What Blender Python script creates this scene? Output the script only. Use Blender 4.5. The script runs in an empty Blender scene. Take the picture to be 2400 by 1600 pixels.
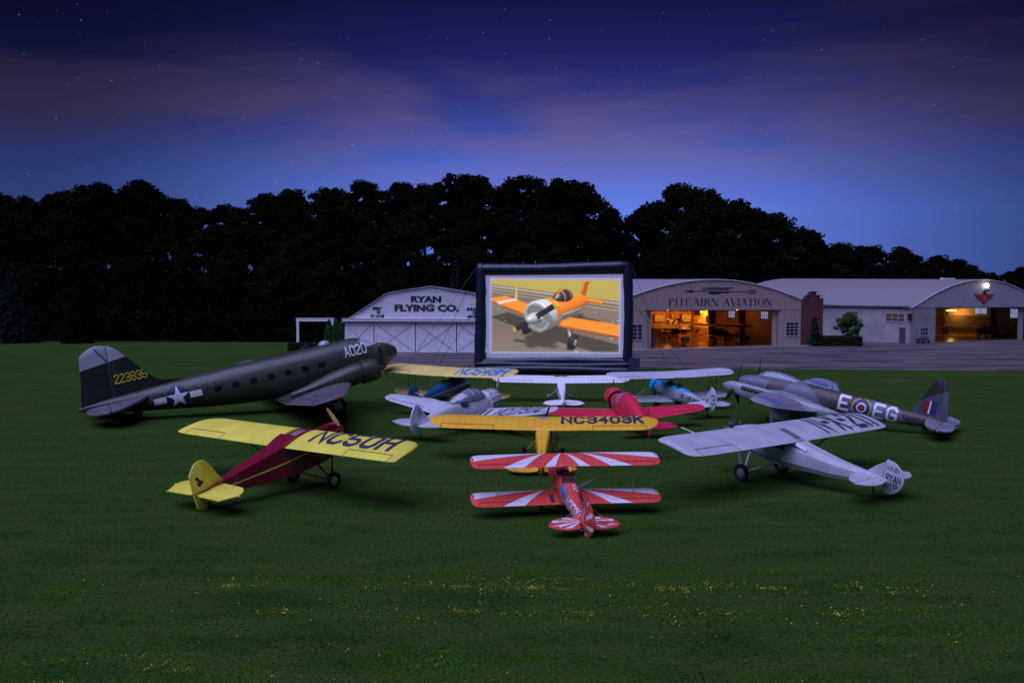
import bpy, bmesh, math, random
import numpy as np
from mathutils import Vector, Matrix
from mathutils.bvhtree import BVHTree
from mathutils.geometry import tessellate_polygon
R = math.radians; PI = math.pi
random.seed(7); rng = np.random.default_rng(7)
S = bpy.context.scene; COL = S.collection

# ------------------------------------------------------------------ camera
FPX, PITCH, CAMH, ROLL = 2140.0, 2.83, 8.0, 0.2
cd = bpy.data.cameras.new('camera'); cam = bpy.data.objects.new('camera', cd); COL.objects.link(cam)
cd.sensor_width = 36; cd.lens = FPX/2400*36; cd.clip_start = .1; cd.clip_end = 3000
th, ro = R(PITCH), R(ROLL)
fw = Vector((0, math.cos(th), -math.sin(th))); r0 = Vector((1, 0, 0)); u0 = Vector((0, math.sin(th), math.cos(th)))
rt = r0*math.cos(ro) + u0*math.sin(ro); up = u0*math.cos(ro) - r0*math.sin(ro)
cam.matrix_world = Matrix((( rt.x, up.x, -fw.x, 0), (rt.y, up.y, -fw.y, 0), (rt.z, up.z, -fw.z, CAMH), (0, 0, 0, 1)))
S.camera = cam
S.render.resolution_x, S.render.resolution_y = 1024, 682

# ------------------------------------------------------------------ sky, dusk light, exposure
S.view_settings.view_transform = 'Standard'; S.view_settings.look = 'None'
S.view_settings.exposure = 0; S.view_settings.gamma = 1
W = bpy.data.worlds.new('World'); S.world = W; W.use_nodes = True
nt = W.node_tree; nt.nodes.clear()
def N(t, **k):
    n = nt.nodes.new(t)
    for a, b in k.items(): setattr(n, a, b)
    return n
L = lambda a, b: nt.links.new(a, b)
def ramp(n, stops, interp='LINEAR'):
    cr = n.color_ramp; cr.interpolation = interp
    while len(cr.elements) < len(stops): cr.elements.new(.5)
    for e, (p, c) in zip(cr.elements, stops): e.position = p; e.color = (*c, 1) if len(c) == 3 else c
def mth(op, a, b=None, clamp=False):
    n = N('ShaderNodeMath', operation=op, use_clamp=clamp)
    for i, x in enumerate((a, b)):
        if x is None: continue
        if isinstance(x, (int, float)): n.inputs[i].default_value = x
        else: L(x, n.inputs[i])
    return n.outputs[0]
def mixc(f, a, b, mode='MIX'):
    n = N('ShaderNodeMix', data_type='RGBA', blend_type=mode)
    for i, x in ((0, f), (6, a), (7, b)):
        if isinstance(x, (int, float)): n.inputs[i].default_value = x
        elif isinstance(x, tuple): n.inputs[i].default_value = (*x, 1)
        else: L(x, n.inputs[i])
    return n.outputs[2]
tc = N('ShaderNodeTexCoord'); sx = N('ShaderNodeSeparateXYZ'); L(tc.outputs['Generated'], sx.inputs[0])
el = sx.outputs[2]
gr = N('ShaderNodeValToRGB'); L(el, gr.inputs[0])
ramp(gr, [(0, (.11,.22,.80)), (.09, (.105,.205,.76)), (.125, (.085,.150,.62)), (.165, (.052,.078,.37)),
          (.205, (.027,.036,.20)), (.25, (.0115,.0135,.105)), (.31, (.0042,.0045,.048)), (1, (.004,.004,.035))])
# thin high cloud streaks lit by the last light
mp = N('ShaderNodeMapping'); L(tc.outputs['Generated'], mp.inputs[0]); mp.inputs[3].default_value = (1.5, 1.5, 8); mp.inputs[2].default_value = (0, R(-7), 0)
nz = N('ShaderNodeTexNoise'); L(mp.outputs[0], nz.inputs[0]); nz.inputs['Scale'].default_value = 1.6
nz.inputs['Detail'].default_value = 8; nz.inputs['Roughness'].default_value = .56; nz.inputs['Distortion'].default_value = .35
cr_ = N('ShaderNodeValToRGB'); L(nz.outputs[0], cr_.inputs[0]); ramp(cr_, [(.43, (0,0,0)), (.60, (1,1,1))])
cel = N('ShaderNodeValToRGB'); L(el, cel.inputs[0]); ramp(cel, [(.0, (.1,)*3), (.12, (.35,)*3), (.18, (.85,)*3), (.26, (.6,)*3), (.34, (.15,)*3)])
ccol = N('ShaderNodeValToRGB'); L(el, ccol.inputs[0]); ramp(ccol, [(.0, (.13,.16,.55)), (.14, (.145,.130,.36)), (.19, (.100,.078,.215)), (.26, (.036,.027,.105)), (.34, (.010,.009,.06)), (.5, (.004,.004,.03))])
cf = mth('MULTIPLY', cr_.outputs[0], cel.outputs[0])
sky = mixc(cf, gr.outputs[0], ccol.outputs[0])
# the glow is strongest where the sun went down (a little right of the view's middle)
at = mth('ARCTAN2', sx.outputs[0], sx.outputs[1])
az = mth('SUBTRACT', at, .06); az = mth('ABSOLUTE', az)
azr = N('ShaderNodeMapRange', interpolation_type='SMOOTHSTEP'); L(az, azr.inputs[0]); azr.inputs[1].default_value = .06; azr.inputs[2].default_value = .56
azr.inputs[3].default_value = 1.08; azr.inputs[4].default_value = .25
vm = N('ShaderNodeVectorMath', operation='SCALE'); L(sky, vm.inputs[0]); L(azr.outputs[0], vm.inputs['Scale'])
# stars
def stars(scale, thr, off, amp):
    m = N('ShaderNodeMapping'); L(tc.outputs['Generated'], m.inputs[0]); m.inputs[1].default_value = off
    v = N('ShaderNodeTexVoronoi'); L(m.outputs[0], v.inputs[0]); v.inputs['Scale'].default_value = scale
    d = mth('LESS_THAN', v.outputs['Distance'], thr)
    sc = N('ShaderNodeSeparateColor'); L(v.outputs['Color'], sc.inputs[0])
    b = mth('POWER', sc.outputs[0], 5.0); b = mth('MULTIPLY', b, amp)
    return mth('MULTIPLY', d, b)
st = mth('ADD', mth('ADD', stars(62, .038, (0,0,0), .75), stars(28, .020, (.3,.7,.1), 1.1)), stars(130, .066, (.6,.2,.4), .6))
st = mth('MULTIPLY', st, mth('GREATER_THAN', el, .02))
stc = N('ShaderNodeVectorMath', operation='SCALE'); stc.inputs[0].default_value = (.30,.42,1.0); L(st, stc.inputs['Scale'])
add = N('ShaderNodeVectorMath', operation='ADD'); L(vm.outputs[0], add.inputs[0]); L(stc.outputs[0], add.inputs[1])
# a trace of physical twilight sky, sun just under the horizon behind the trees
ns = N('ShaderNodeTexSky', sky_type='NISHITA'); ns.sun_disc = False; ns.sun_elevation = R(-2); ns.sun_rotation = R(3)
nsc = N('ShaderNodeVectorMath', operation='SCALE'); L(ns.outputs[0], nsc.inputs[0]); nsc.inputs['Scale'].default_value = .004
add2 = N('ShaderNodeVectorMath', operation='ADD'); L(add.outputs[0], add2.inputs[0]); L(nsc.outputs[0], add2.inputs[1])
bg = N('ShaderNodeBackground'); L(add2.outputs[0], bg.inputs[0]); bg.inputs[1].default_value = 1.0
wo = N('ShaderNodeOutputWorld'); L(bg.outputs[0], wo.inputs[0])
sd = bpy.data.lights.new('twilight_fill', 'SUN'); sun = bpy.data.objects.new('twilight_fill', sd); COL.objects.link(sun)
sd.energy = 4.0; sd.angle = R(70); sd.color = (.47, .495, 1.0)
SUN_TO = Vector((-.35, -.44, 1))         # towards an added broad lamp standing in for soft sky glow
sun.rotation_euler = SUN_TO.to_track_quat('Z', 'Y').to_euler()
S.cycles.use_denoising = True
S.cycles.max_bounces = 6

# ------------------------------------------------------------------ materials
MATS = {}
def mat(name, rgb, rough=.5, metal=0., noise=.10, scale=2.0, emit=0., bump=0., bscale=20, alpha=1., coat=0., spec=.5, build=None, ribs=0, panels=None):
    if name in MATS: return MATS[name]
    m = bpy.data.materials.new(name); m.use_nodes = True; t = m.node_tree; b = t.nodes['Principled BSDF']
    b.inputs['Roughness'].default_value = rough; b.inputs['Metallic'].default_value = metal
    b.inputs['Coat Weight'].default_value = coat; b.inputs['Specular IOR Level'].default_value = spec
    tcn = t.nodes.new('ShaderNodeTexCoord')
    if noise:
        n = t.nodes.new('ShaderNodeTexNoise'); n.inputs['Scale'].default_value = scale; n.inputs['Detail'].default_value = 5
        t.links.new(tcn.outputs['Object'], n.inputs[0])
        r = t.nodes.new('ShaderNodeValToRGB'); t.links.new(n.outputs[0], r.inputs[0])
        lo = tuple(c*(1-noise) for c in rgb); hi = tuple(min(1, c*(1+noise*.7)) for c in rgb)
        ramp(r, [(.32, lo), (.68, hi)]); t.links.new(r.outputs[0], b.inputs['Base Color'])
    else: b.inputs['Base Color'].default_value = (*rgb, 1)
    if bump:
        n = t.nodes.new('ShaderNodeTexNoise'); n.inputs['Scale'].default_value = bscale; n.inputs['Detail'].default_value = 4
        t.links.new(tcn.outputs['Object'], n.inputs[0])
        q = t.nodes.new('ShaderNodeBump'); q.inputs['Strength'].default_value = bump; q.inputs['Distance'].default_value = .1
        t.links.new(n.outputs[0], q.inputs['Height']); t.links.new(q.outputs[0], b.inputs['Normal'])
    if emit:
        b.inputs['Emission Color'].default_value = (*rgb, 1); b.inputs['Emission Strength'].default_value = emit
    if build: build(m, t, b, tcn)
    sep = None
    def line(axis, step, wd):
        nonlocal sep
        if sep is None: sep = t.nodes.new('ShaderNodeSeparateXYZ'); t.links.new(tcn.outputs['Object'], sep.inputs[0])
        a = t.nodes.new('ShaderNodeMath'); a.operation = 'MULTIPLY'; a.inputs[1].default_value = 1/step; t.links.new(sep.outputs[axis], a.inputs[0])
        f = t.nodes.new('ShaderNodeMath'); f.operation = 'FRACT'; t.links.new(a.outputs[0], f.inputs[0])
        r = t.nodes.new('ShaderNodeValToRGB'); w = wd/step; t.links.new(f.outputs[0], r.inputs[0]); return r, w
    def tint(r):
        lk = b.inputs['Base Color'].links; mx = t.nodes.new('ShaderNodeMix'); mx.data_type = 'RGBA'; mx.blend_type = 'MULTIPLY'; mx.inputs[0].default_value = 1
        if lk: t.links.new(lk[0].from_socket, mx.inputs[6])
        else: mx.inputs[6].default_value = b.inputs['Base Color'].default_value
        t.links.new(r.outputs[0], mx.inputs[7]); t.links.new(mx.outputs[2], b.inputs['Base Color'])
    if ribs:      # darker rib tapes, and shade of slack fabric between ribs tinted in
        r, w = line(1, ribs, .07); ramp(r, [(0, (.90,)*3), (w, (.90,)*3), (w*1.5, (1,)*3), (.55, (.97,)*3), (1, (1,)*3)]); tint(r)
    if panels:    # riveted sheet seams and streaks of grime
        for ax, st_ in panels: r, w = line(ax, st_, .035); ramp(r, [(0, (.70,)*3), (w, (.70,)*3), (w*1.6, (1,)*3), (1, (1,)*3)]); tint(r)
        g_ = t.nodes.new('ShaderNodeTexNoise'); g_.inputs['Scale'].default_value = 1.4; g_.inputs['Detail'].default_value = 7; gm = t.nodes.new('ShaderNodeMapping'); gm.inputs[3].default_value = (.5, 2, 2); t.links.new(tcn.outputs['Object'], gm.inputs[0]); t.links.new(gm.outputs[0], g_.inputs[0])
        r = t.nodes.new('ShaderNodeValToRGB'); ramp(r, [(.35, (.68,.66,.62)), (.55, (1,)*3)]); t.links.new(g_.outputs[0], r.inputs[0]); tint(r)
    MATS[name] = m; return m

# ------------------------------------------------------------------ mesh building
class MB:
    def __init__(s): s.v = []; s.f = []; s.m = []
    def face(s, pts, m=0):
        i = len(s.v); s.v += [tuple(p) for p in pts]; s.f.append(tuple(range(i, i+len(pts)))); s.m.append(m)
    def rings(s, rings, m=0, caps=True, closed=True, skip=None):
        i0 = len(s.v); n = len(rings[0])
        for r in rings: s.v += [tuple(p) for p in r]
        for k in range(len(rings)-1):
            for j in range(n if closed else n-1):
                if skip and skip(k, j): continue
                a = i0+k*n+j; b = i0+k*n+(j+1) % n
                s.f.append((a, b, b+n, a+n)); s.m.append(m(k, j) if callable(m) else m)
        if caps:
            mm = m(0, 0) if callable(m) else m
            s.f.append(tuple(i0+j for j in range(n))[::-1]); s.m.append(mm)
            s.f.append(tuple(i0+(len(rings)-1)*n+j for j in range(n))); s.m.append(mm)
        return s
    def tube(s, p, q, r1, r2=None, n=8, flat=1., m=0, ax=None):
        p, q = Vector(p), Vector(q); d = (q-p).normalized(); r2 = r1 if r2 is None else r2
        a = Vector(ax) if ax else (Vector((1, 0, 0)) if abs(d.x) < .9 else Vector((0, 1, 0)))
        a = (a-d*a.dot(d)).normalized(); b = d.cross(a)
        s.rings([[c+a*math.cos(2*PI*k/n)*r+b*math.sin(2*PI*k/n)*r*flat for k in range(n)] for c, r in ((p, r1), (q, r2))], m)
        return s
    def path(s, pts, r, n=6, m=0):
        for a, b in zip(pts, pts[1:]): s.tube(a, b, r, n=n, m=m)
        return s
    def lathe(s, prof, o=(0,0,0), ax=(1,0,0), n=20, m=0, caps=True):
        o, d = Vector(o), Vector(ax).normalized()
        a = Vector((0, 0, 1)) if abs(d.z) < .9 else Vector((1, 0, 0)); a = (a-d*a.dot(d)).normalized(); b = d.cross(a)
        s.rings([[o+d*h+(a*math.cos(2*PI*k/n)+b*math.sin(2*PI*k/n))*max(r, .001) for k in range(n)] for h, r in prof], m, caps); return s
    def box(s, c, d, m=0, rz=0, M=None):
        c = Vector(c); x, y, z = (k/2 for k in d); rot = Matrix.Rotation(rz, 3, 'Z')
        P = [rot @ Vector((i*x, j*y, k*z))+c for k in (-1, 1) for i, j in ((-1,-1),(1,-1),(1,1),(-1,1))]
        if M: P = [M @ p for p in P]
        i = len(s.v); s.v += [tuple(p) for p in P]
        for f in ((3,2,1,0),(4,5,6,7),(0,1,5,4),(1,2,6,5),(2,3,7,6),(3,0,4,7)): s.f.append(tuple(i+k for k in f)); s.m.append(m)
        return s
    def prism(s, poly, o, U, V, Nn, t, m=0):
        o, U, V, Nn = map(Vector, (o, U, V, Nn)); i = len(s.v); n = len(poly)
        for w in (0, t): s.v += [tuple(o+U*a+V*b+Nn*w) for a, b in poly]
        s.f.append(tuple(range(i, i+n))[::-1]); s.m.append(m); s.f.append(tuple(range(i+n, i+2*n))); s.m.append(m)
        for j in range(n): k = (j+1) % n; s.f.append((i+j, i+k, i+n+k, i+n+j)); s.m.append(m)
        return s
    def add(s, o): 
        i = len(s.v); s.v += o.v; s.f += [tuple(k+i for k in f) for f in o.f]; s.m += o.m; return s
    def bvh(s):
        F = []
        for f in s.f:
            if len(f) < 5: F.append(f)
            else: F += [tuple(f[i] for i in t) for t in tessellate_polygon([[Vector(s.v[i]) for i in f]])]
        return BVHTree.FromPolygons([Vector(p) for p in s.v], F)

def finish(me, smooth, ang=38):
    bm = bmesh.new(); bm.from_mesh(me)
    bmesh.ops.remove_doubles(bm, verts=bm.verts, dist=.0004)
    bmesh.ops.recalc_face_normals(bm, faces=bm.faces)
    for f in bm.faces: f.smooth = smooth
    if smooth:
        c = R(ang)
        for e in bm.edges:
            if len(e.link_faces) == 2 and e.calc_face_angle(0) > c: e.smooth = False
    bm.to_mesh(me); bm.free()
def obj(name, mb, mats, parent=None, smooth=True, ang=38, label=None, clean=True, loc=None):
    me = bpy.data.meshes.new(name); me.from_pydata(mb.v, [], mb.f); me.update()
    mats = mats if isinstance(mats, (list, tuple)) else [mats]
    for x in mats: me.materials.append(x)
    if len(mats) > 1: me.polygons.foreach_set('material_index', mb.m)
    if clean: finish(me, smooth, ang)
    o = bpy.data.objects.new(name, me); COL.objects.link(o)
    if parent: o.parent = parent
    if loc: o.location = loc
    if label: o['label'] = label
    return o
def tag(o, label, cat, group=None, kind=None):
    o['label'] = label; o['category'] = cat
    if group: o['group'] = group
    if kind: o['kind'] = kind
    return o
def paint_split(o, co, no, m):
    """paint everything on the +no side of a plane with another colour, cut cleanly"""
    bm = bmesh.new(); bm.from_mesh(o.data); co, no = Vector(co), Vector(no)
    bmesh.ops.bisect_plane(bm, geom=bm.verts[:]+bm.edges[:]+bm.faces[:], plane_co=co, plane_no=no, dist=1e-5)
    o.data.materials.append(m); k = len(o.data.materials)-1
    for f in bm.faces:
        if (f.calc_center_median()-co).dot(no) > 0: f.material_index = k
    bm.to_mesh(o.data); bm.free()
def struct(name, mb, m, **k):
    o = obj(name, mb, m, **k); o['kind'] = 'structure'; return o
def thing(name, label, cat, loc=(0,0,0), rz=0, group=None, pitch=0, scale=1, zs=1.):
    o = bpy.data.objects.new(name, None); COL.objects.link(o); o.location = loc
    o.rotation_euler = (0, -pitch, rz); o.scale = (scale, scale, scale*zs)
    return tag(o, label, cat, group)
def dup(o, parent=None):
    c = o.copy(); COL.objects.link(c); c.parent = parent
    for ch in list(o.children): dup(ch, c)
    return c
def spl(pts, n=5, closed=True):
    """Catmull-Rom through 2-D/3-D points; a doubled point is a corner."""
    P = [np.array(p, float) for p in pts]; k = len(P); out = []
    for i in range(k if closed else k-1):
        if closed: a, b, c, d = P[i-1], P[i], P[(i+1) % k], P[(i+2) % k]
        else: a, b, c, d = P[max(i-1,0)], P[i], P[i+1], P[min(i+2,k-1)]
        if np.allclose(b, c): continue
        for j in range(n):
            t = j/n; out.append(tuple(.5*((2*b)+(-a+c)*t+(2*a-5*b+4*c-d)*t*t+(-a+3*b-3*c+d)*t**3)))
    if not closed: out.append(tuple(P[-1]))
    return out

# ------------------------------------------------------------------ aircraft pieces (level frame: x forward, y port, z up)
def fuselage(st, n=28, sub=3, e=2.0):
    """st: (x, zc, w, ht, hb[, e]) -> smooth superellipse loft"""
    st = [tuple(s)+(e,)*(6-len(s)) for s in st]
    rows = spl(st, sub, False); out = []
    for x, zc, w, ht, hb, ee in rows:
        r = []
        for k in range(n):
            a = 2*PI*(k+.5)/n; c, s_ = math.cos(a), math.sin(a)
            y = math.copysign(abs(c)**(2/ee), c)*max(w, .01); z = math.copysign(abs(s_)**(2/ee), s_)
            r.append((x, y, zc+z*(max(ht, .01) if z > 0 else max(hb, .01))))
        out.append(r)
    return MB().rings(out)
def boxfus(st, prof):
    """straight-sided loft: prof = unit outline (y, z), z>0 scaled by ht and z<0 by hb"""
    return MB().rings([[(x, py*w, zc+pz*(ht if pz > 0 else hb)) for py, pz in prof] for x, zc, w, ht, hb in st])
FR = [1, .9, .78, .68, .55, .42, .28, .15, .06, .018, 0]
INC = .06   # wing incidence
def airfoil(xle, ch, y, z, t, camber=.025, fr=FR):
    def th_(u): return 5*t*(.2969*math.sqrt(u)-.126*u-.3516*u*u+.2843*u**3-.1015*u**4)
    up_ = [(xle-ch*u, y, z+ch*(camber*4*u*(1-u)+th_(u)-INC*u)) for u in fr]
    lo_ = [(xle-ch*u, y, z+ch*(camber*4*u*(1-u)*.6-th_(u)*.8-INC*u)) for u in reversed(fr[:-1])]
    return up_+lo_[:-1]+[lo_[-1]]
def wing(st, t=.12, ctl=None, hinge=.78, sides=(1, -1), camber=.025):
    """st: (y, xLE, chord, z) root->tip.  ctl: (y0, y1) spans of the aileron.  returns (main MB, [control MBs])"""
    k = min(range(len(FR)), key=lambda i: abs(FR[i]-hinge)); nfr = len(FR); main = MB(); cs = []
    for sg in sides:
        ys = [s_[0] for s_ in st]; rows = list(st)
        for y in (ctl or ()):
            for i in range(len(rows)-1):
                if rows[i][0] < y < rows[i+1][0]:
                    f = (y-rows[i][0])/(rows[i+1][0]-rows[i][0])
                    rows.insert(i+1, tuple(a+(b-a)*f for a, b in zip(rows[i], rows[i+1]))); break
        rr = [airfoil(x, c, y*sg, z, t*(1 if i < len(rows)-1 else .5), camber) for i, (y, x, c, z) in enumerate(rows)]
        n = len(rr[0]); c_ = MB()
        def inctl(kk, j):
            if not ctl: return False
            ym = (rows[kk][0]+rows[kk+1][0])/2
            return ctl[0] < ym < ctl[1] and (j < k or j >= n-1-k)
        main.rings(rr, skip=inctl)
        if ctl:
            kk0 = [i for i in range(len(rows)-1) if ctl[0] < (rows[i][0]+rows[i+1][0])/2 < ctl[1]]
            seg = rr[kk0[0]:kk0[-1]+2]
            c_.rings([[r[j] for j in list(range(0, k+1))+list(range(n-1-k, n))] for r in seg])
            cs.append(c_)
    return main, cs
def hinge_lines(st, ctl, hinge=.78, sides=(1, -1), w=.022, t=.12, camber=.025, up_=.008):
    def at(y, u):
        for a, b in zip(st, st[1:]):
            if a[0] <= y <= b[0]:
                f = (y-a[0])/(b[0]-a[0]); x, c, z = (a[i]+(b[i]-a[i])*f for i in (1, 2, 3)); break
        th_ = 5*t*(.2969*math.sqrt(u)-.126*u-.3516*u*u+.2843*u**3-.1015*u**4)
        return Vector((x-c*u, y, z+c*(camber*4*u*(1-u)+th_-INC*u)+up_))
    out = []
    for sg in sides:
        m = MB(); F = Vector((1, sg, 1)); pts = [at(ctl[0]+(ctl[1]-ctl[0])*i/6, hinge) for i in range(7)]
        for a, b in zip(pts, pts[1:]): m.face([Vector((p.x+q, p.y*sg, p.z)) for p, q in ((a, -w), (b, -w), (b, w), (a, w))])
        for y in ctl:
            q = [at(y, u) for u in (hinge, (hinge+1)/2, .995)]
            for a, b in zip(q, q[1:]): m.face([Vector((p.x, (p.y+o)*sg, p.z)) for p, o in ((a, -w*.6), (b, -w*.6), (b, w*.6), (a, w*.6))])
        out.append(m)
    return out
def plate(out2, t, plane='xz', off=0, n=5, z=0, soft=.9):
    """pillow-shaped control surface from an outline; xz = fin, xy = tailplane"""
    o = spl(out2, n); cx = sum(p[0] for p in o)/len(o); cy = sum(p[1] for p in o)/len(o)
    def P(a, b, h): return (a, off+h, b) if plane == 'xz' else (a, b, z+h)
    R0 = [[P(cx+(a-cx)*s_, cy+(b-cy)*s_, h) for a, b in o] for s_, h in ((.965, -t/2), (.99, -t*.36), (1, 0), (.99, t*.36), (.965, t/2))]
    return MB().rings(R0)
def tyre_rim(root, c, r, w, tm, hm, ax=(0,1,0), name='wheel', lean=None):
    c = Vector(c)
    ty = MB().lathe([(-w*.32, r*.60), (-w*.5, r*.74), (-w*.46, r*.90), (-w*.2, r*.99), (w*.2, r*.99), (w*.46, r*.90), (w*.5, r*.74), (w*.32, r*.60)], c, ax, 24)
    wh = obj('wheel', ty, tm, root)
    hb = MB().lathe([(-w*.40, .01), (-w*.36, r*.25), (-w*.30, r*.62), (w*.30, r*.62), (w*.36, r*.25), (w*.40, .01)], c, ax, 24)
    hb.lathe([(-w*.62, .01), (-w*.6, r*.1), (w*.6, r*.1), (w*.62, .01)], c, ax, 10)
    obj('rim', hb, hm, wh); return wh
def prop(root, c, r, nb, bm_, hubm, ang=0, chord=.16, spin=None, tip=None, name='propeller', spinr=.16, ax=None):
    c = Vector(c); h = MB()
    if spin: h.lathe([(spin, .01), (spin*.8, spinr*.5), (spin*.45, spinr*.85), (0, spinr), (-.12, spinr)], c, (1,0,0), 18)
    else: h.lathe([(.07, .01), (.06, .06), (-.06, .08), (-.1, .08)], c, (1,0,0), 12)
    hub = obj('propeller_hub', h, hubm, root)
    for k in range(nb):
        a = R(ang)+2*PI*k/nb; d = Vector((0, math.cos(a), math.sin(a))); t_ = Vector((0, -math.sin(a), math.cos(a))); x = Vector((1,0,0)); b = MB(); rr = []
        for f, cw in ((.04,.35),(.15,.6),(.3,1),(.6,.95),(.85,.7),(.96,.45),(1,.15)):
            tw = R(55-42*f); u = t_*math.cos(tw)+x*math.sin(tw); v = u.cross(d); w_ = chord*cw/2
            rr.append([c+d*r*f+u*w_*math.cos(q)+v*w_*.16*math.sin(q) for q in [2*PI*i/10 for i in range(10)]])
        b.rings(rr, (lambda kk, j: 1 if kk >= 4 and tip else 0))
        obj('propeller_blade', b, [bm_, tip] if tip else bm_, hub)
    return hub
def radial(root, c, r, n, cm, mm, name='engine'):
    c = Vector(c)
    e = obj('engine', MB().lathe([(.22, .03), (.2, r*.22), (.05, r*.38), (-.15, r*.42), (-.3, r*.42)], c, (1,0,0), 18), mm, root)
    for k in range(n):
        a = 2*PI*k/n+.2; d = Vector((0, math.cos(a), math.sin(a)))
        pr = []; q = r*.3
        while q < r*.9: pr += [(q, r*.17), (q+r*.03, r*.17), (q+r*.03, r*.13), (q+r*.06, r*.13)]; q += r*.09
        b = MB().lathe(pr+[(r*.98, r*.10)], c, d, 10); b.tube(c+d*r*.2+Vector((.14,0,0)), c+d*r*.95+Vector((.10,0,0)), .018, n=5)
        obj('cylinder', b, cm, e)
    return e
def strut(name, root, p, q, w, m, flat=.35, sides=(1,), ax=(1,0,0)):
    for sg in sides:
        a, b = (p[0], p[1]*sg, p[2]), (q[0], q[1]*sg, q[2]); obj(name, MB().tube(a, b, w/2, n=10, flat=flat, ax=ax), m, root)

# ------------------------------------------------------------------ lettering and painted shapes, laid onto a surface
GL = dict(A="00,26,40;12,32", B="00,06,36,45,44,33,00.", C="45,36,16,05,01,10,30,41", E="40,00,06,46;03,33", F="00,06,46;03,33",
 G="45,36,16,05,01,10,30,41,43,23", H="00,06;40,46;03,43", I="20,26", K="00,06;46,02;14,40", L="06,00,40", M="00,06,23,46,40", N="00,06,40,46",
 O="01,05,16,36,45,41,30,10,01", P="00,06,36,45,44,33,03", R="00,06,36,45,44,33,03;23,40", S="45,36,16,05,04,13,33,42,41,30,10,01", T="20,26;06,46",
 U="06,01,10,30,41,46", V="06,20,46", X="00,46;06,40", Y="06,23,46;23,20", W="06,10,24,30,46", D="00,06,26,44,42,20,00")
GL['B'] = "00,06,36,45,44,33,03;33,42,41,30,00"
GL.update({'0': GL['O'], '1': "20,26", '2': "05,16,36,45,44,01,00,40", '3': "05,16,36,45,44,33,42,41,30,10,01;13,33", '4': "30,36,02,42",
 '5': "46,06,03,33,42,41,30,10,01", '6': "45,36,16,05,01,10,30,41,42,33,03", '7': "06,46,10", '8': "13,04,05,16,36,45,44,33,13;33,42,41,30,10,01,02,13",
 '9': "01,10,30,41,45,36,16,05,04,13,43", '-': "13,33", '.': "10,11", ' ': ""})
def strokes(s, w=1.1, adv=5.6, shear=0., narrow=1.):
    """octagonal stroke lettering -> list of (quads, layer); unit height 1 (cap height)"""
    out = []; x0 = 0; lay = 0
    for chh in s:
        g = GL.get(chh, ''); a = adv
        if chh in 'I1': a = adv*.62; xo = -1.2
        elif chh == ' ': a = adv*.7; xo = 0
        elif chh in '-.': a = adv*.62; xo = -1
        else: xo = 0
        for path in [p for p in g.split(';') if p]:
            P = [np.array((x0+(int(q[0])+xo)*narrow, float(q[1]))) for q in path.split(',')]
            closed = len(P) > 3 and np.allclose(P[0], P[-1]); P = P[:-1] if closed else P; n = len(P); Lp, Rp = [], []
            for i in range(n):
                d1 = P[i]-P[i-1] if (i or closed) else P[1]-P[0]; d2 = P[(i+1) % n]-P[i] if (i < n-1 or closed) else P[i]-P[i-1]
                d1 = d1/np.linalg.norm(d1); d2 = d2/np.linalg.norm(d2); n1 = np.array((-d1[1], d1[0])); n2 = np.array((-d2[1], d2[0]))
                mvec = (n1+n2); mvec /= max(.05, np.linalg.norm(mvec)); k = (w/2)/max(.42, mvec @ n1)
                e = 0
                p = P[i].copy()
                if not closed and i == 0: p = p-d2*w*.5
                if not closed and i == n-1: p = p+d1*w*.5
                Lp.append(p+mvec*k); Rp.append(p-mvec*k)
            for i in range(n if closed else n-1):
                j = (i+1) % n; q = [Lp[i], Rp[i], Rp[j], Lp[j]]
                out.append(([((p[0]+shear*p[1])/6, p[1]/6) for p in q], lay))
            lay += 1
        x0 += (a-4+4*narrow) if chh not in 'I1-. ' else a
    wd = (x0-(adv-4))/6
    return out, wd
def fonttext(s, bold=0., shear=0., spacing=1., res=3):
    c = bpy.data.curves.new('t', 'FONT'); c.body = s; c.offset = bold; c.shear = shear; c.space_character = spacing; c.resolution_u = res; c.size = 1
    o = bpy.data.objects.new('t', c); COL.objects.link(o); dg = bpy.context.evaluated_depsgraph_get(); me = bpy.data.meshes.new_from_object(o.evaluated_get(dg))
    V = np.array([v.co[:2] for v in me.vertices]); F = [tuple(p.vertices) for p in me.polygons]
    bpy.data.objects.remove(o); bpy.data.curves.remove(c); bpy.data.meshes.remove(me)
    mn, mx = V.min(0), V.max(0); h = .729+bold   # cap height of the built-in font
    V = (V-[mn[0], 0])/h
    return [([tuple(V[i]) for i in f], 0) for f in F], (mx[0]-mn[0])/h
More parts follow.
